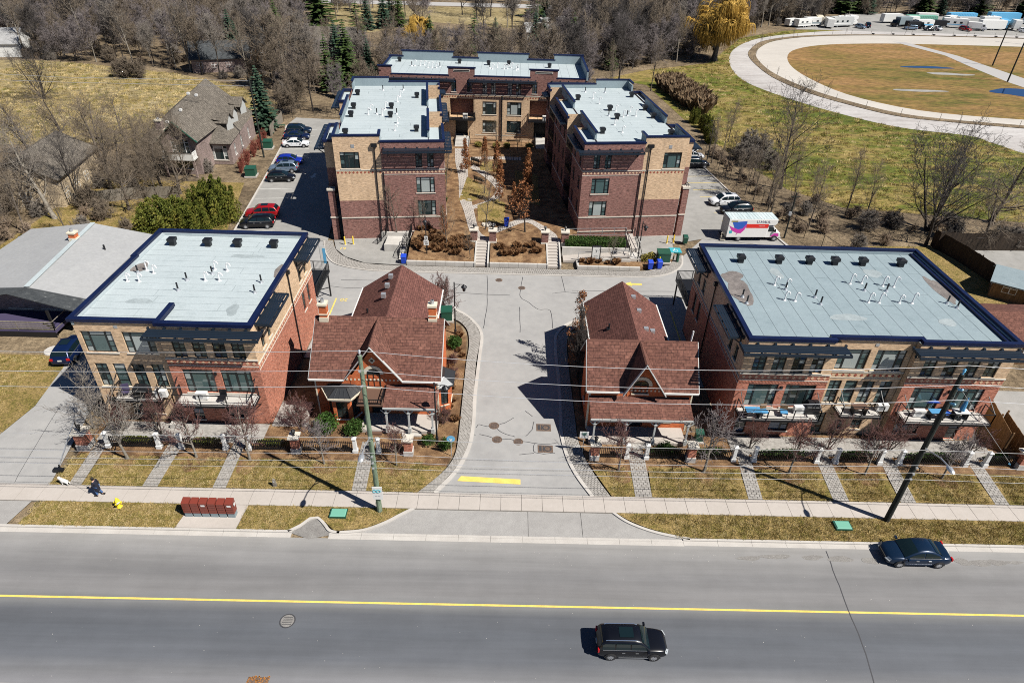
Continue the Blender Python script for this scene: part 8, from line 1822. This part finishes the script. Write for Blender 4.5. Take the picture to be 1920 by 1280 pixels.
for i, (a, b) in enumerate(segs):
    if i in (4,5,3): continue
    t = plant_tree(hy if i < 3 else hm,'low_hedge','low green hedge behind the %s iron fence panel from the left' % hedge_lab[i],(a+b)/2,38.55,0,0,1,'low hedges behind the iron fence','hedge'); t.scale = ((b-a)/2.9,1,1)
t = thing('clipped_hedge','long clipped dark green hedge on top of the ramp wall','hedge',(11,74.4,1.2)); R = random.Random(4); V=[]; F=[]
for _ in range(5200):
    x, y, z = R.uniform(-3.8,3.8), R.uniform(-.75,.75), R.uniform(0,.75); k = R.choice((0,1,2)); 
    if k == 0: z = .75+R.uniform(-.06,.05)
    elif k == 1: y = R.choice((-.75,.75))+R.uniform(-.05,.05)
    leaf_cloud(V,F,R,(x,y,z),(.04,.04,.04),1,.07)
link('foliage',mesh_of('hedge_leaves',V,F,'boxwood'),t); MB().box(-3.7,3.7,-.66,.66,-.1,.66).build('core','spruceg',t,world=False)
# ornamental grass clumps on the mulch slopes
tf_ = [tuft_meshes(40+k,.55,.75,'drygrass',190) for k in range(3)]; R = random.Random(6)
spots = [(R.uniform(-11.4,-4.4), 71.6+R.random()**.7*3.1) for _ in range(46)]+[(R.uniform(-1.4,4.4), 71.6+R.uniform(.2,2.0)) for _ in range(20)]+[(R.uniform(-11.2,-9.0),R.uniform(76,79)) for _ in range(8)]+[(9.2+k*1.05, 70.9+R.uniform(0,.5)) for k in range(5)]
for x, y in spots:
    tz = .42+(y-70.35)/4.6*.9 if -12 < x < 5 and y < 75.2 else (TZ if y > 75 else .3)
    plant_tree(R.choice(tf_),'grass_clump','dead russet grass clump on the %s' % ('mulch island' if x > 6 else 'middle sloping bed' if x > -3 else 'upper ledge by the left block' if y > 75 else 'upper part of the left sloping bed' if y > 73.2 else 'lower part of the left sloping bed'),x,y,tz,None,R.uniform(.7,1.25),'russet grass clumps on the court mulch','plant')
for k in range(16): plant_tree(R.choice(tf_),'grass_clump','dry brown grass clump on the mulch beside the left driveway footpath',-4.6+R.uniform(-.6,.6),42+k*.85,0,None,R.uniform(.5,.9),'dry grass clumps beside the driveway','plant')
ys = shrub_meshes(35,.7,.6,.4,'yellowshrub',700,.07)
for i, (x, y, z, lb) in enumerate(((-5.2,111.2,TZ,'pale yellow shrub left of three before the court end block'),(-2.2,111,TZ,'pale yellow shrub second from left before the court end block'),(-.4,111,TZ,'pale yellow shrub in the middle before the court end block'),(3.4,111,TZ,'pale yellow shrub rightmost before the court end block'),(17.1,72.0,.3,'yellow brown shrub beside the green cabinet and blue bins'),(18.0,72.5,.3,'yellow shrub touching the green cabinet'))): plant_tree(ys,'yellow_shrub',lb,x,y,z,i,1.1,'yellow shrubs','shrub')
# russet columnar oaks
def column_meshes(seed, H, W, n=2200, mat='oakleaf', pale=False):
    R = random.Random(seed); tv=[]; tf=[]; V=[]; F=[]; seg(tv,tf,(0,0,-.2),(0,0,H*.95),.07,.02,6)
    for k in range(34): z = H*R.uniform(.1,.85); a = R.uniform(0,6.28); l = W*(1-z/H*.6); seg(tv,tf,(0,0,z),(cos(a)*l,sin(a)*l,z+H*.14),.022,.008,3)
    for _ in range(n//40):
        z = H*(.14+.84*R.random()); f = z/H; w_ = W*(1.05-f**2.2)*R.uniform(.2,1); a = R.uniform(0,6.28); leaf_cloud(V,F,R,(cos(a)*w_,sin(a)*w_,z),(.28,.28,.42),40,.075)
    return mesh_of('column_trunk',tv,tf,'bark'), mesh_of('column_leaves',V,F,mat)
cm = [column_meshes(50,5.2,.75), column_meshes(51,5.2,.7)]
for i, (x, y, sc, lb) in enumerate(((-6.7,98.1,1.0,'russet columnar tree nearest the court entrance stairs path'),(-3.8,101,.92,'russet columnar tree behind the black court bench'),(-1.8,97.3,1.0,'russet columnar tree at the edge of the court shade'),(-1.2,87,1.15,'thin russet columnar tree at the path corner'),(2.8,91,1.2,'russet columnar tree catching sun inside the shaded court'),(-8.0,75.9,.75,'small orange leaved columnar shrub against the left block'),(.8,85,.7,'small russet columnar tree low in the shaded court'))): plant_tree(cm[i%2],'columnar_oak',lb,x,y,TZ,i,sc,'russet columnar trees of the court')
dk = column_meshes(52,7.6,1.15,1500); plant_tree(dk,'columnar_oak','dark columnar tree with few brown leaves left of the right house',7.0,51.3,0,0,1.0); dkb = TreeGen(53,7.8,.1,.06,26,22,(6,5,4),.12,.35,.5,.01).meshes('column_tree','barkdark','twigdark'); plant_tree(dkb,'bare_tree','dark upright bare tree close behind the brown leaved column by the right house',6.9,48.6,0,0,.95); plant_tree(dk,'columnar_oak','second brown leaved column close to the right house wall',6.95,49.6,0,2,.85)
R = random.Random(8); g_ = TreeGen(54,5.6,.09,.3,10,50,(5,4),.2,.12,.75,.012); V=[]; F=[]
for i in range(0, len(g_.cv), 6):
    if R.random() < .42: leaf_cloud(V,F,R,g_.cv[i],(.22,.22,.18),3,.1)
link_ = plant_tree((mesh_of('oak_trunk',g_.tv+g_.cv,g_.tf+[tuple(i+len(g_.tv) for i in f) for f in g_.cf],'barkdark'),mesh_of('oak_leaves',V,F,'oakleaf')),'oak_tree','spreading young oak holding russet leaves at the tip of the mulch slope',2.3,77.3,TZ,0,1.1)
yt_ = TreeGen(55,6.2,.06,.3,11,48,(5,4),.22,.12,.62,.009).meshes('young_tree','bark','twigbrown')
for x, y, z, sc, lb in ((-7.3,72.9,.8,1.05,'thin bare tree on the slope right of the white signs'),(-14.0,76.3,1.2,1.1,'thin bare tree before the left block wall by the stair enclosure'),(-4.35,70.9,.4,.7,'thin sapling at the foot of the left court stairs'),(-2.8,77.8,TZ,1.15,'bare tree rising from the pale rock pile'),(-3.4,90,TZ,1.0,'bare tree on the triangular court lawn'),(12.6,70.9,.3,.7,'thin bare sapling on the mulch island'),(-10.8,76.5,TZ,.8,'sapling against the left block by the orange shrub'),(-8.6,80,TZ,1.0,'bare tree along the left court wall, nearest'),(-9.0,90,TZ,1.1,'bare tree along the left court wall, farther'),(-2,109,TZ,.9,'bare tree before the court end block, left'),(1.5,108.5,TZ,.9,'bare tree before the court end block, right')): plant_tree(yt_,'young_bare_tree',lb,x,y,z,x*2,sc,'young bare trees of the court')
# cedars and conifers
def cedar_meshes(seed):
    R = random.Random(seed); tv=[]; tf=[]; V=[]; F=[]
    for k in range(16):
        a = 2*pi*k/16*2.4; r = .78*sqrt((k+.3)/16); h = (1-.5*r)*R.uniform(.8,1.1); cx, cy = cos(a)*r, sin(a)*r; seg(tv,tf,(cx*.4,cy*.4,-.05),(cx,cy,h*.8),.02,.008,4)
        for j in range(9):
            f = (j+.5)/9; w_ = .34*(1-f)**.7+.05; leaf_cloud(V,F,R,(cx+R.uniform(-.05,.05),cy+R.uniform(-.05,.05),h*f),(w_,w_,h*.09),70,.03)
    return mesh_of('cedar_stems',tv,tf,'barkdark'), mesh_of('cedar_sprays',V,F,'cedar')
ced = [cedar_meshes(60), cedar_meshes(61)]
for i, (x, y, sx, sz, lb) in enumerate(((-44.6,78.8,4.2,4.6,'broad golden green cedar just above the left block roof'),(-38.7,81.4,3.1,6.8,'tall green cedar beside the black crossover in the left lot'),(-40.5,78.2,2.6,4.4,'low cedar filling the gap between the two big ones'),(-41.5,85,2.6,4.6,'green cedar behind the tall one'))): t = plant_tree(ced[i%2],'cedar',lb,x,y,-.1,i,1,'cedars left of the parking lot'); t.scale = (sx,sx,sz)
CF = {'spruce': conifer_meshes(70,10,2.6,'spruce'), 'green': conifer_meshes(71,10,2.7,'spruceg'), 'big': conifer_meshes(72,18,6,'spruceg',1.0), 'thin': conifer_meshes(73,10,2.0,'spruceg',.9,.15), 'open': conifer_meshes(74,10,3.4,'spruceg',.7,.3)}
CXY = [(-54.5,200,9),(-40,222,8),(-32,218,9),(-20,212,9),(-10,214,9),(0,218,8)]
for k, x, y, h, lb in (('spruce',-45.3,122,11.5,'blue green spruce beside the plum brick house'),('big',-57.5,214,20,'huge dark green spruce cut by the top picture edge'),('open',-48,221,11,'ragged pine right of the huge spruce'),('spruce',-46.7,231,11,'dark spruce leftmost of the row in the dry meadow'),('spruce',-42,235,12,'dark spruce second of the row in the dry meadow'),('green',-37.7,239,11,'green spruce right end of the row in the dry meadow'),('spruce',-40.5,240,11,'dark spruce behind the row in the dry meadow'),('green',-23,200,9.5,'narrow dark conifer right of the small yellow willow'),('open',-10.5,199,11,'open crowned pine behind the centre block'),('spruce',-4.7,203,9,'dark conifer behind the centre block roof'),('spruce',7,213,10,'blue spruce by the pale roofed house'),('spruce',9.5,216,9,'second blue spruce by the pale roofed house'),('thin',-40.3,151,12.5,'slender green conifer left of a pair beyond the left lot'),('green',-37.5,158,14,'green conifer right of a pair beyond the left lot'),('thin',-36.6,146,9,'small green conifer in front of the pair beyond the left lot'),('spruce',-34,165,9,'dark conifer behind the left rear block'),('spruce',-44,176,11,'blue spruce in the middle of the wood behind the left lot'),('open',8,268,13,'dark pine at the top beyond the centre block'),('spruce',-73,184,11.5,'blue green spruce by the dark roofed wood house'),('spruce',-69,177,10,'second spruce by the dark roofed wood house'),('green',-66,200,12,'green conifer deep in the left wood'),('spruce',-140,190,10,'dark conifer at the left edge of the wood'),('green',-137,186,9,'green conifer at the left edge of the wood'),('spruce',12,273,12,'dark conifer near the far street'),('green',26,182,8,'mossy green conifer in the right wood'),('open',18,206,11,'greenish pine at the edge of the right wood')):
    H0 = 18 if k == 'big' else 10; CXY.append((x*(y-7)/y,y-7,8 if k != 'big' else 11)); plant_tree(CF[k],'conifer',lb,x,y,-.1,x,h/H0,'conifers')
R = random.Random(12)
for i in range(22):
    x = (128+R.uniform(0,26)) if i < 8 else (168+R.uniform(0,120)); y = R.uniform(303,316); plant_tree(CF[R.choice(('spruce','green','big'))],'conifer','dark conifer in the row behind the storage yard',x,y,-.1,None,R.uniform(.8,1.4),'dark conifers behind the storage yard')
for x, y, h in ((37.4,134.5,4.8),(38.4,128,5.2),(37.4,121.5,4.2),(38.6,131,4.4),(37.9,124.5,4.0)): plant_tree(ced[0],'cedar','small green cedar in the row by the right rear block fence',x,y,-.1,x,1,'small cedars along the right fence').scale = (1.3,1.3,h*.75)
# willows
def willow_meshes(seed, H, W):
    R = random.Random(seed); g = TreeGen(seed,H*.8,H*.035,.22,11,55,(5,),.22,.12,1.0,.03); V=[]; F=[]
    tips = g.cv[::3]
    for q in tips:
        for _ in range(8):
            a = atan2(q[1],q[0])+R.uniform(-1.3,1.3); p = q; t_ = R.uniform(.08,.2); dx, dy = cos(a)*t_, sin(a)*t_; r = .045
            for k in range(6):
                n_ = (p[0]+dx*(1-k*.16)*2.6, p[1]+dy*(1-k*.16)*2.6, p[2]-.05*k*k+.2); seg(V,F,p,n_,r,max(.02,r*(1-.1*k)),3); p = n_
    return mesh_of('willow_trunk',g.tv,g.tf,'bark'), mesh_of('willow_twigs',V+g.cv,F+[tuple(i+len(V) for i in f) for f in g.cf],'willow')
wm = willow_meshes(80,14,8); plant_tree(wm,'willow_tree','large golden willow at the bend of the race track',57.5,198,-.1,0,1.2).scale = (1.65,1.65,1.3); plant_tree(wm,'willow_tree','small golden willow behind the centre block',-26,201,-.1,2,.68)
plant_tree(wm,'willow_tree','yellowish willow beyond the large golden one',76,275,-.1,1,.8)
# reddish dogwood hedge
rd = TreeGen(81,2.2,.03,.1,8,32,(4,4),.16,.2,.8,.012,stems=7).meshes('dogwood','redtwig','redtwig')
for k in range(9): plant_tree(rd,'dogwood_shrub','bright red twigged dogwood shrub along the plum house wall',-41.9-.14*k*1.0-.3*(k%2),99.3+k*1.9,-.1,k,1.0+.1*(k%3),'red dogwood shrubs','shrub')
# reeds and scrub on the right
rt = [tuft_meshes(85+k,1.0,2.2,'reed',260) for k in range(2)]; R = random.Random(14)
for k in range(110):
    t = R.random(); x, y = 37.6+3.6*t+R.uniform(-2.6,2.6), 166-23*t+R.uniform(-2,2); plant_tree(rt[k%2],'reed_clump','tall dry brown reed clump behind the right rear block',x,y,-.1,None,R.uniform(1.0,1.7),'dry reeds behind the right block','plant')
gb = TreeGen(88,3.4,.05,.05,10,60,(7,6,4),.26,.06,.8,.012,stems=6,tw=1.3).meshes('grey_bush','bark','twiggrey'); bb = TreeGen(89,2.4,.04,.05,8,62,(5,5,3),.28,.04,.8,.012,stems=6,tw=1.3).meshes('brown_bush','bark','twigtan')
for i, (x, y, sc) in enumerate(((42.4,116,1.3),(43.8,112.5,1.35),(41.6,109,1.1),(44.6,108,1.0),(40.6,112.5,1.0))): plant_tree(gb,'bare_shrub','dense grey bare bush in the big clump by the right fence',x,y,-.1,i,sc,'grey bushes in the clump by the right fence','shrub')
for i in range(64):
    x = R.uniform(40,75); y = 74+R.random()**1.3*(26 if x < 52 else 14)
    if y > 100-(x-40)*.55 or (x > 52 and y < 79.5) or (x < 43 and y < 84): continue
    plant_tree(bb if i % 3 else gb,'bare_shrub','low tangled brown bush in the scrub below the track field',x,y,-.1,None,R.uniform(.5,1.0),'tangled bushes in the right scrub','shrub')
for i in range(40):
    t = R.random(); x, y = 34.9+t*4.4+R.uniform(.5,2.2), 117-t*36; plant_tree(bb,'bare_shrub','small brown bush along the right lot fence',x,y,-.1,None,R.uniform(.3,.6),'small bushes along the right lot fence','shrub')
# big single bare trees
big = [TreeGen(91,15,.22,.2,11,42,(5,5,3),.2,.12,.85,.016).meshes('big_tree','barkdark','twigdark'), TreeGen(92,16,.34,.1,7,50,(5,5,3),.2,.07,1.05,.02,stems=3).meshes('big_tree','barkdark','twigdark'), TreeGen(93,13,.14,.3,11,38,(5,5,4),.18,.14,.62,.011).meshes('slim_tree','bark','twigbrown'), TreeGen(94,13,.3,.16,12,55,(6,6,4),.3,.05,.85,.014).meshes('gnarled_tree','bark','twigbrown'), TreeGen(95,12,.28,.3,11,55,(6,6,4),.3,.05,.85,.013,lean=(-.45,.1)).meshes('leaning_tree','barkpale','twiggrey')]
for v, x, y, rz, sc, lb in ((0,43,98.9,0,1.0,'big dark bare tree standing on the field edge above the rental truck'),(2,38.7,92,1,1.0,'tall slim bare tree at the right lot fence'),(2,41.9,84,2.2,.72,'thin leaning bare tree right of the service pole'),(2,49.4,89.4,3,.72,'thin bare tree left of a pair on the right field edge'),(2,51.2,87.2,4,.66,'thin bare tree right of a pair on the right field edge'),(1,58.9,84.4,.6,1.0,'huge many stemmed dark bare tree on the right field edge'),(3,70,88,2,.9,'spreading bare tree cut by the right picture edge'),(0,56,79.5,1.2,.85,'dark trunked bare tree behind the wide block roof corner'),(3,64,80.5,.3,.7,'low spreading bare tree behind the dark wooden fence'),(2,35.6,103.9,1,.55,'small bare tree by the right lot fence, middle'),(2,36.6,96,2,.5,'small bare tree by the right lot fence, nearer'),(2,35,110.5,3,.6,'small bare tree by the right lot fence, farther'),(2,37.9,88.2,4,.5,'small bare tree by the right lot fence beside the black crossover'),(2,47,104,5,.5,'small bare tree standing alone in the track field edge'),
    (1,-95.8,138.4,1.5,.72,'dark many stemmed bare tree alone on the dry hill field'),(1,-127,150,.5,.6,'bare tree on the hill field at the left picture edge'),
    (4,-60,80.5,0,1.0,'pale leaning trunked tree behind the bungalow'),(3,-66,77,1,1.0,'gnarled bare tree at the left picture edge behind the bungalow'),(3,-71,84,2,1.1,'mossy gnarled bare tree left of the beige house'),(0,-58.5,84,3,.7,'bare tree in front of the beige house'),(3,-54.5,88,4,.75,'tangled bare tree right of the beige house'),(3,-50.5,91,5,.7,'tangled bare tree before the plum brick house'),(3,-62,98,.4,.85,'bare tree behind the beige house'),(3,-73,98,1.4,.9,'bare tree far left beyond the beige house'),(3,-80,92,2.4,.95,'bare tree at the far left behind the beige house'),(3,-57,101,3.4,.6,'bare tree at the left corner of the plum brick house'),(2,-49,86.5,4.4,.6,'thin bare tree behind the cedars'),(3,-68,108,5.4,.7,'bare tree at the near edge of the dry hill field'),(3,-84,106,.9,.8,'bare tree on the near edge of the hill field, farther left'),(2,-55,95,1.9,.7,'slim bare tree left of the plum house balcony'),(3,-76,75,2.9,.9,'bare tree low at the left edge above the bungalow'),(3,-63,71.5,.2,.7,'bare tree over the blue tarpaulin'),
    (0,26.5,168,2,1.0,'tall bare tree standing before the right wood'),(2,33,160,1,.9,'slim bare tree right of the centre block'),(2,22,150,3,.9,'slim bare tree close behind the centre block'),(0,-18.5,268,1,.9,'bare tree in the dry meadow, left of three'),(0,-13,262,2,1.0,'bare tree in the dry meadow, middle of three'),(0,-8,266,3,.95,'bare tree in the dry meadow, right of three'),(3,-30,226,1,1.0,'spreading bare tree at the near edge of the dry meadow')):
    plant_tree(big[v],'bare_tree',lb,x,y,-.1,rz,sc)
for i, (x, y) in enumerate(((-56,76),(-52,84),(-58,91),(-48.5,95),(-64,86),(-69,80),(-75,88),(-70,103),(-60,104),(-81,100),(-52,100),(-78,80),(-85,94),(-66,112),(-47.5,90),(-61.5,76.5),(-55.5,98))): plant_tree(big[3 if i % 3 else 2],'bare_tree','bare tree in the dense tangle between bungalow and plum house',x,y,-.1,i*1.9,.55+.1*(i%4),'tangled bare trees at mid left')
for i, (x, y) in enumerate(((35.3,107),(36.2,99.5),(37.2,93.8),(38.2,90),(39.4,85.5),(40.6,95),(41.5,90),(40,103),(43.5,86),(45.5,93),(39.5,119),(41,122))): plant_tree(big[2],'bare_tree','slim bare tree in the line along the right lot fence',x,y,-.1,i*1.7,.34+.09*(i%4),'slim trees along the right lot fence')
clump = TreeGen(96,4.4,.06,.05,9,58,(6,5,4),.22,.08,.7,.014,stems=9,tw=1.2).meshes('clump','bark','twigbrown')
for i, (x, y, sc) in enumerate(((-88.2,158.6,1.1),(-85.5,158.2,1.0),(-90.5,159,.9))): plant_tree(clump,'bare_shrub','many stemmed bare shrub in the clump on the hill field',x,y,-.1,i,sc,'bare shrubs on the hill field','shrub')
sap = TreeGen(97,4.0,.03,.3,7,40,(4,3),.18,.15,.6,.012).meshes('sapling','bark','twigbrown')
for k in range(9):
    x, y = resample(track_o, 40)[12+2*k]; plant_tree(sap,'sapling','tiny bare sapling on the track berm',x-.5,y,-.1,k,R.uniform(.6,1.1),'saplings on the track berm')
# ---- woods
wv = [TreeGen(100,12,.15,.42,14,40,(7,6,4),.22,.12,.62,.016,tw=1.35).meshes('wood_tree','bark','twiggrey'), TreeGen(101,13,.17,.38,14,42,(7,6,4),.24,.1,.66,.016,tw=1.35).meshes('wood_tree','barkdark','twigbrown'), TreeGen(102,11,.12,.3,13,46,(7,6,4),.26,.08,.66,.015,tw=1.35).meshes('wood_tree','barkpale','twigviolet'), TreeGen(103,10,.14,.25,12,50,(7,6,4),.26,.08,.7,.016,stems=2,tw=1.35).meshes('wood_tree','barkdark','twigviolet'), TreeGen(104,12.5,.15,.35,14,40,(7,6,4),.24,.1,.66,.016,tw=1.35).meshes('wood_tree','barkdark','twigdark'), TreeGen(105,14,.2,.5,9,38,(5,5,3),.26,.14,.6,.02,tw=1.2).meshes('wood_tree','barkpale','twigbrown'), TreeGen(106,8.5,.1,.15,12,55,(6,6,4),.3,.05,.75,.014,stems=3,tw=1.3).meshes('wood_tree','bark','twigbrown')]
def inside(p, poly):
    c = False; n = len(poly)
    for i in range(n):
        (x1,y1),(x2,y2) = poly[i], poly[i-1]
        if (y1 > p[1]) != (y2 > p[1]) and p[0] < (x2-x1)*(p[1]-y1)/(y2-y1)+x1: c = not c
    return c
woods = [ # polygon, spacing, variants, label, group
 ([(-128,176),(-104,173),(-79,166),(-66,159),(-56,152),(-50,146),(-44,160),(-52,185),(-66,205),(-75,235),(-78,330),(-330,330),(-270,185)],5.7,(0,2,1,5,2,3,4,0,5,6),'bare tree in the dense wood behind the dry hill field','bare trees of the left wood'),
 ([(-50,140),(-44,132),(-30,132),(-23,140),(-24,190),(-50,205),(-58,190),(-52,165)],6.4,(0,2,3,5,6,1),'bare tree in the brown wood behind the left rear block','bare trees behind the left block'),
 ([(-24,134),(14,134),(20,165),(14,196),(-24,190)],7.2,(0,1,2,3),'bare tree in the wood behind the centre block','bare trees behind the centre block'),
 ([(14,150),(20,172),(34,186),(52,198),(58,212),(72,238),(94,262),(118,272),(128,300),(20,300),(12,215)],4.7,(3,4,2,4,3,5),'dark violet bare tree in the dense right wood beside the race track','bare trees of the right wood'),
 ([(-76,250),(-50,238),(-30,250),(-60,290),(-76,290)],9,(0,1),'bare tree beyond the dry meadow on the left','bare trees beyond the meadow'),
 ([(-10,215),(15,225),(20,260),(10,262),(-8,240)],9,(0,1,2),'bare tree between the houses beyond the centre block','bare trees among the far houses'),
 ([(-80,302),(60,305),(60,345),(-80,345)],8.5,(0,1,2),'bare tree along the far street','bare trees along the far street'),
 ([(120,300),(330,306),(330,345),(120,345)],6.5,(3,4,3),'bare tree behind the storage yard','bare trees behind the storage yard')]
R = random.Random(77); allt = []
bl = [(-71,171,8),(-63,186,7),(-50,196,8),(14,232,8),(8,224,6),(137,322,8),(124,326,7),(-131,180,8)]+CXY
for poly, sp, vs, lb, gp in woods:
    xs = [p[0] for p in poly]; ys = [p[1] for p in poly]; pts = []; cell = {}
    tries = int((max(xs)-min(xs))*(max(ys)-min(ys))/(sp*sp)*9)
    for _ in range(tries):
        x, y = R.uniform(min(xs),max(xs)), R.uniform(min(ys),max(ys))
        if not inside((x,y),poly) or abs(x) > .80*y+14: continue
        if any((x-a)**2+(y-b)**2 < r*r*.6 for a,b,r in bl): continue
        k = (int(x/sp), int(y/sp))
        if any((x-a)**2+(y-b)**2 < sp*sp*.6 for i in (-1,0,1) for j in (-1,0,1) for a,b in cell.get((k[0]+i,k[1]+j),())): continue
        cell.setdefault(k,[]).append((x,y)); allt.append((y,x,R.choice(vs),R.uniform(.75,1.15)*(.72 if (-56 < x < 16 and y > 172) else 1),lb,gp))
allt.sort()
NEAR = 235
LOOK = ('grey straight','brown','pale barked','twin stemmed','dark barked','tall sparse','low three stemmed')
rank = {}
for q in allt: rank.setdefault(q[5],[]).append(q[0])
for y, x, v, sc, lb, gp in allt[:NEAR]:
    ys = rank[gp]; f = ys.index(y)/len(ys); lb = '%s tree, %s, %s' % (LOOK[v], 'front edge' if f < .12 else 'front ranks' if f < .3 else 'middle' if f < .6 else 'rear', lb[lb.index(' in the ')+1:] if ' in the ' in lb else lb)
    plant_tree(wv[v],'bare_tree',lb,x,y,-.15,None,sc,gp)
# the rest of the woods: one mass, instanced on points
def scatter(name, pts, protos, smin, smax):
    col = bpy.data.collections.new(name+'_sources')
    for i, ms in enumerate(protos):
        V=[]; F=[]; idx=[]
        for k, m in enumerate(ms):
            o = len(V); V += [tuple(v.co) for v in m.vertices]; F += [tuple(j+o for j in p.vertices) for p in m.polygons]; idx += [k]*len(m.polygons)
        me = bpy.data.meshes.new(name+'_source'); me.from_pydata(V,[],F); me.polygons.foreach_set('material_index',idx)
        for m in ms: me.materials.append(m.materials[0])
        col.objects.link(bpy.data.objects.new(name+'_source', me))
    ng = bpy.data.node_groups.new(name+'_scatter','GeometryNodeTree'); ng.interface.new_socket('Geometry',in_out='INPUT',socket_type='NodeSocketGeometry'); ng.interface.new_socket('Geometry',in_out='OUTPUT',socket_type='NodeSocketGeometry')
    N = ng.nodes; gi = N.new('NodeGroupInput'); go = N.new('NodeGroupOutput'); mp = N.new('GeometryNodeMeshToPoints'); ip = N.new('GeometryNodeInstanceOnPoints'); ci = N.new('GeometryNodeCollectionInfo')
    ci.inputs[0].default_value = col; ci.inputs[1].default_value = True; ci.inputs[2].default_value = True; ip.inputs['Pick Instance'].default_value = True
    rv = N.new('FunctionNodeRandomValue'); rv.data_type = 'FLOAT_VECTOR'; rv.inputs[0].default_value = (0,0,0); rv.inputs[1].default_value = (0,0,6.28)
    rs = N.new('FunctionNodeRandomValue'); rs.data_type = 'FLOAT'; rs.inputs[2].default_value = smin; rs.inputs[3].default_value = smax; rs.inputs['Seed'].default_value = 5
    lk = ng.links.new; lk(gi.outputs[0],mp.inputs[0]); lk(mp.outputs[0],ip.inputs['Points']); lk(ci.outputs[0],ip.inputs['Instance']); lk(rv.outputs[0],ip.inputs['Rotation']); lk(rs.outputs[1],ip.inputs['Scale']); lk(ip.outputs[0],go.inputs[0])
    me = bpy.data.meshes.new(name); me.from_pydata(pts,[],[]); o = link(name, me, None, kind='stuff'); md = o.modifiers.new('scatter','NODES'); md.node_group = ng; return o
scatter('far_woods',[(x,y,-.15) for y,x,v,sc,lb,gp in allt[NEAR:]],wv,.75,1.15)
und = []
for poly, sp, vs, lb, gp in woods[:4]:
    xs = [p[0] for p in poly]; ys = [p[1] for p in poly]
    for _ in range(int((max(xs)-min(xs))*(max(ys)-min(ys))/30)):
        x, y = R.uniform(min(xs),max(xs)), R.uniform(min(ys),max(ys))
        if inside((x,y),poly) and abs(x) < .8*y+14 and not any((x-a)**2+(y-b)**2 < r*r*.5 for a,b,r in bl): und.append((x,y,-.15))
for _ in range(60): und.append((R.uniform(-85,-47),R.uniform(72,104),-.15))
scatter('undergrowth',und,[bb,gb,clump],.5,.95)
tuft = mesh_of('turf_tuft',*(lambda R: (sum([[(x-.012,y,0),(x+.012,y,0),(x+R.uniform(-.05,.05),y+R.uniform(-.05,.05),R.uniform(.04,.1))] for x,y in [(R.uniform(-.14,.14),R.uniform(-.14,.14)) for _ in range(16)]],[]),[(3*i,3*i+1,3*i+2) for i in range(16)]))(random.Random(3)),'turf')
P = []
def sow(x0,x1,y0,y1,n,ok=None):
    for _ in range(n):
        x, y = R.uniform(x0,x1), R.uniform(y0,y1)
        if ok is None or ok(x,y): P.append((x,y,.005))
offw = lambda x,y: not any(a-.35 < x < b+.4 for a,b,_ in walks)
sow(-33.5,-6.2,33.95,36.95,4600,offw); sow(8.5,46,33.95,36.9,7000,offw); sow(-33.4,-22.7,30.2,32.25,1300); sow(-18.3,-8.0,31.6,32.25,420); sow(-18.3,-14.8,30.2,31.6,330); sow(9.6,12.5,31.4,32.25,160); sow(12.5,46,30.25,32.25,4300); sow(-62,-43,40,49.5,5000)
scatter('grass_tufts',P,[(tuft,)],.7,1.4)
P = []
sow(-120,-48,106,172,7000,lambda x,y: inside((x,y),hill_pts)); sow(36,125,86,250,14000,lambda x,y: inside((x,y),tf) and not inside((x,y),outer+[(330,262),(330,100)]))
scatter('field_tufts',[(x,y,GZ) for x,y,z in P],[(tuft,)],2.0,4.5)
print('trees', len(allt), 'under', len(und))
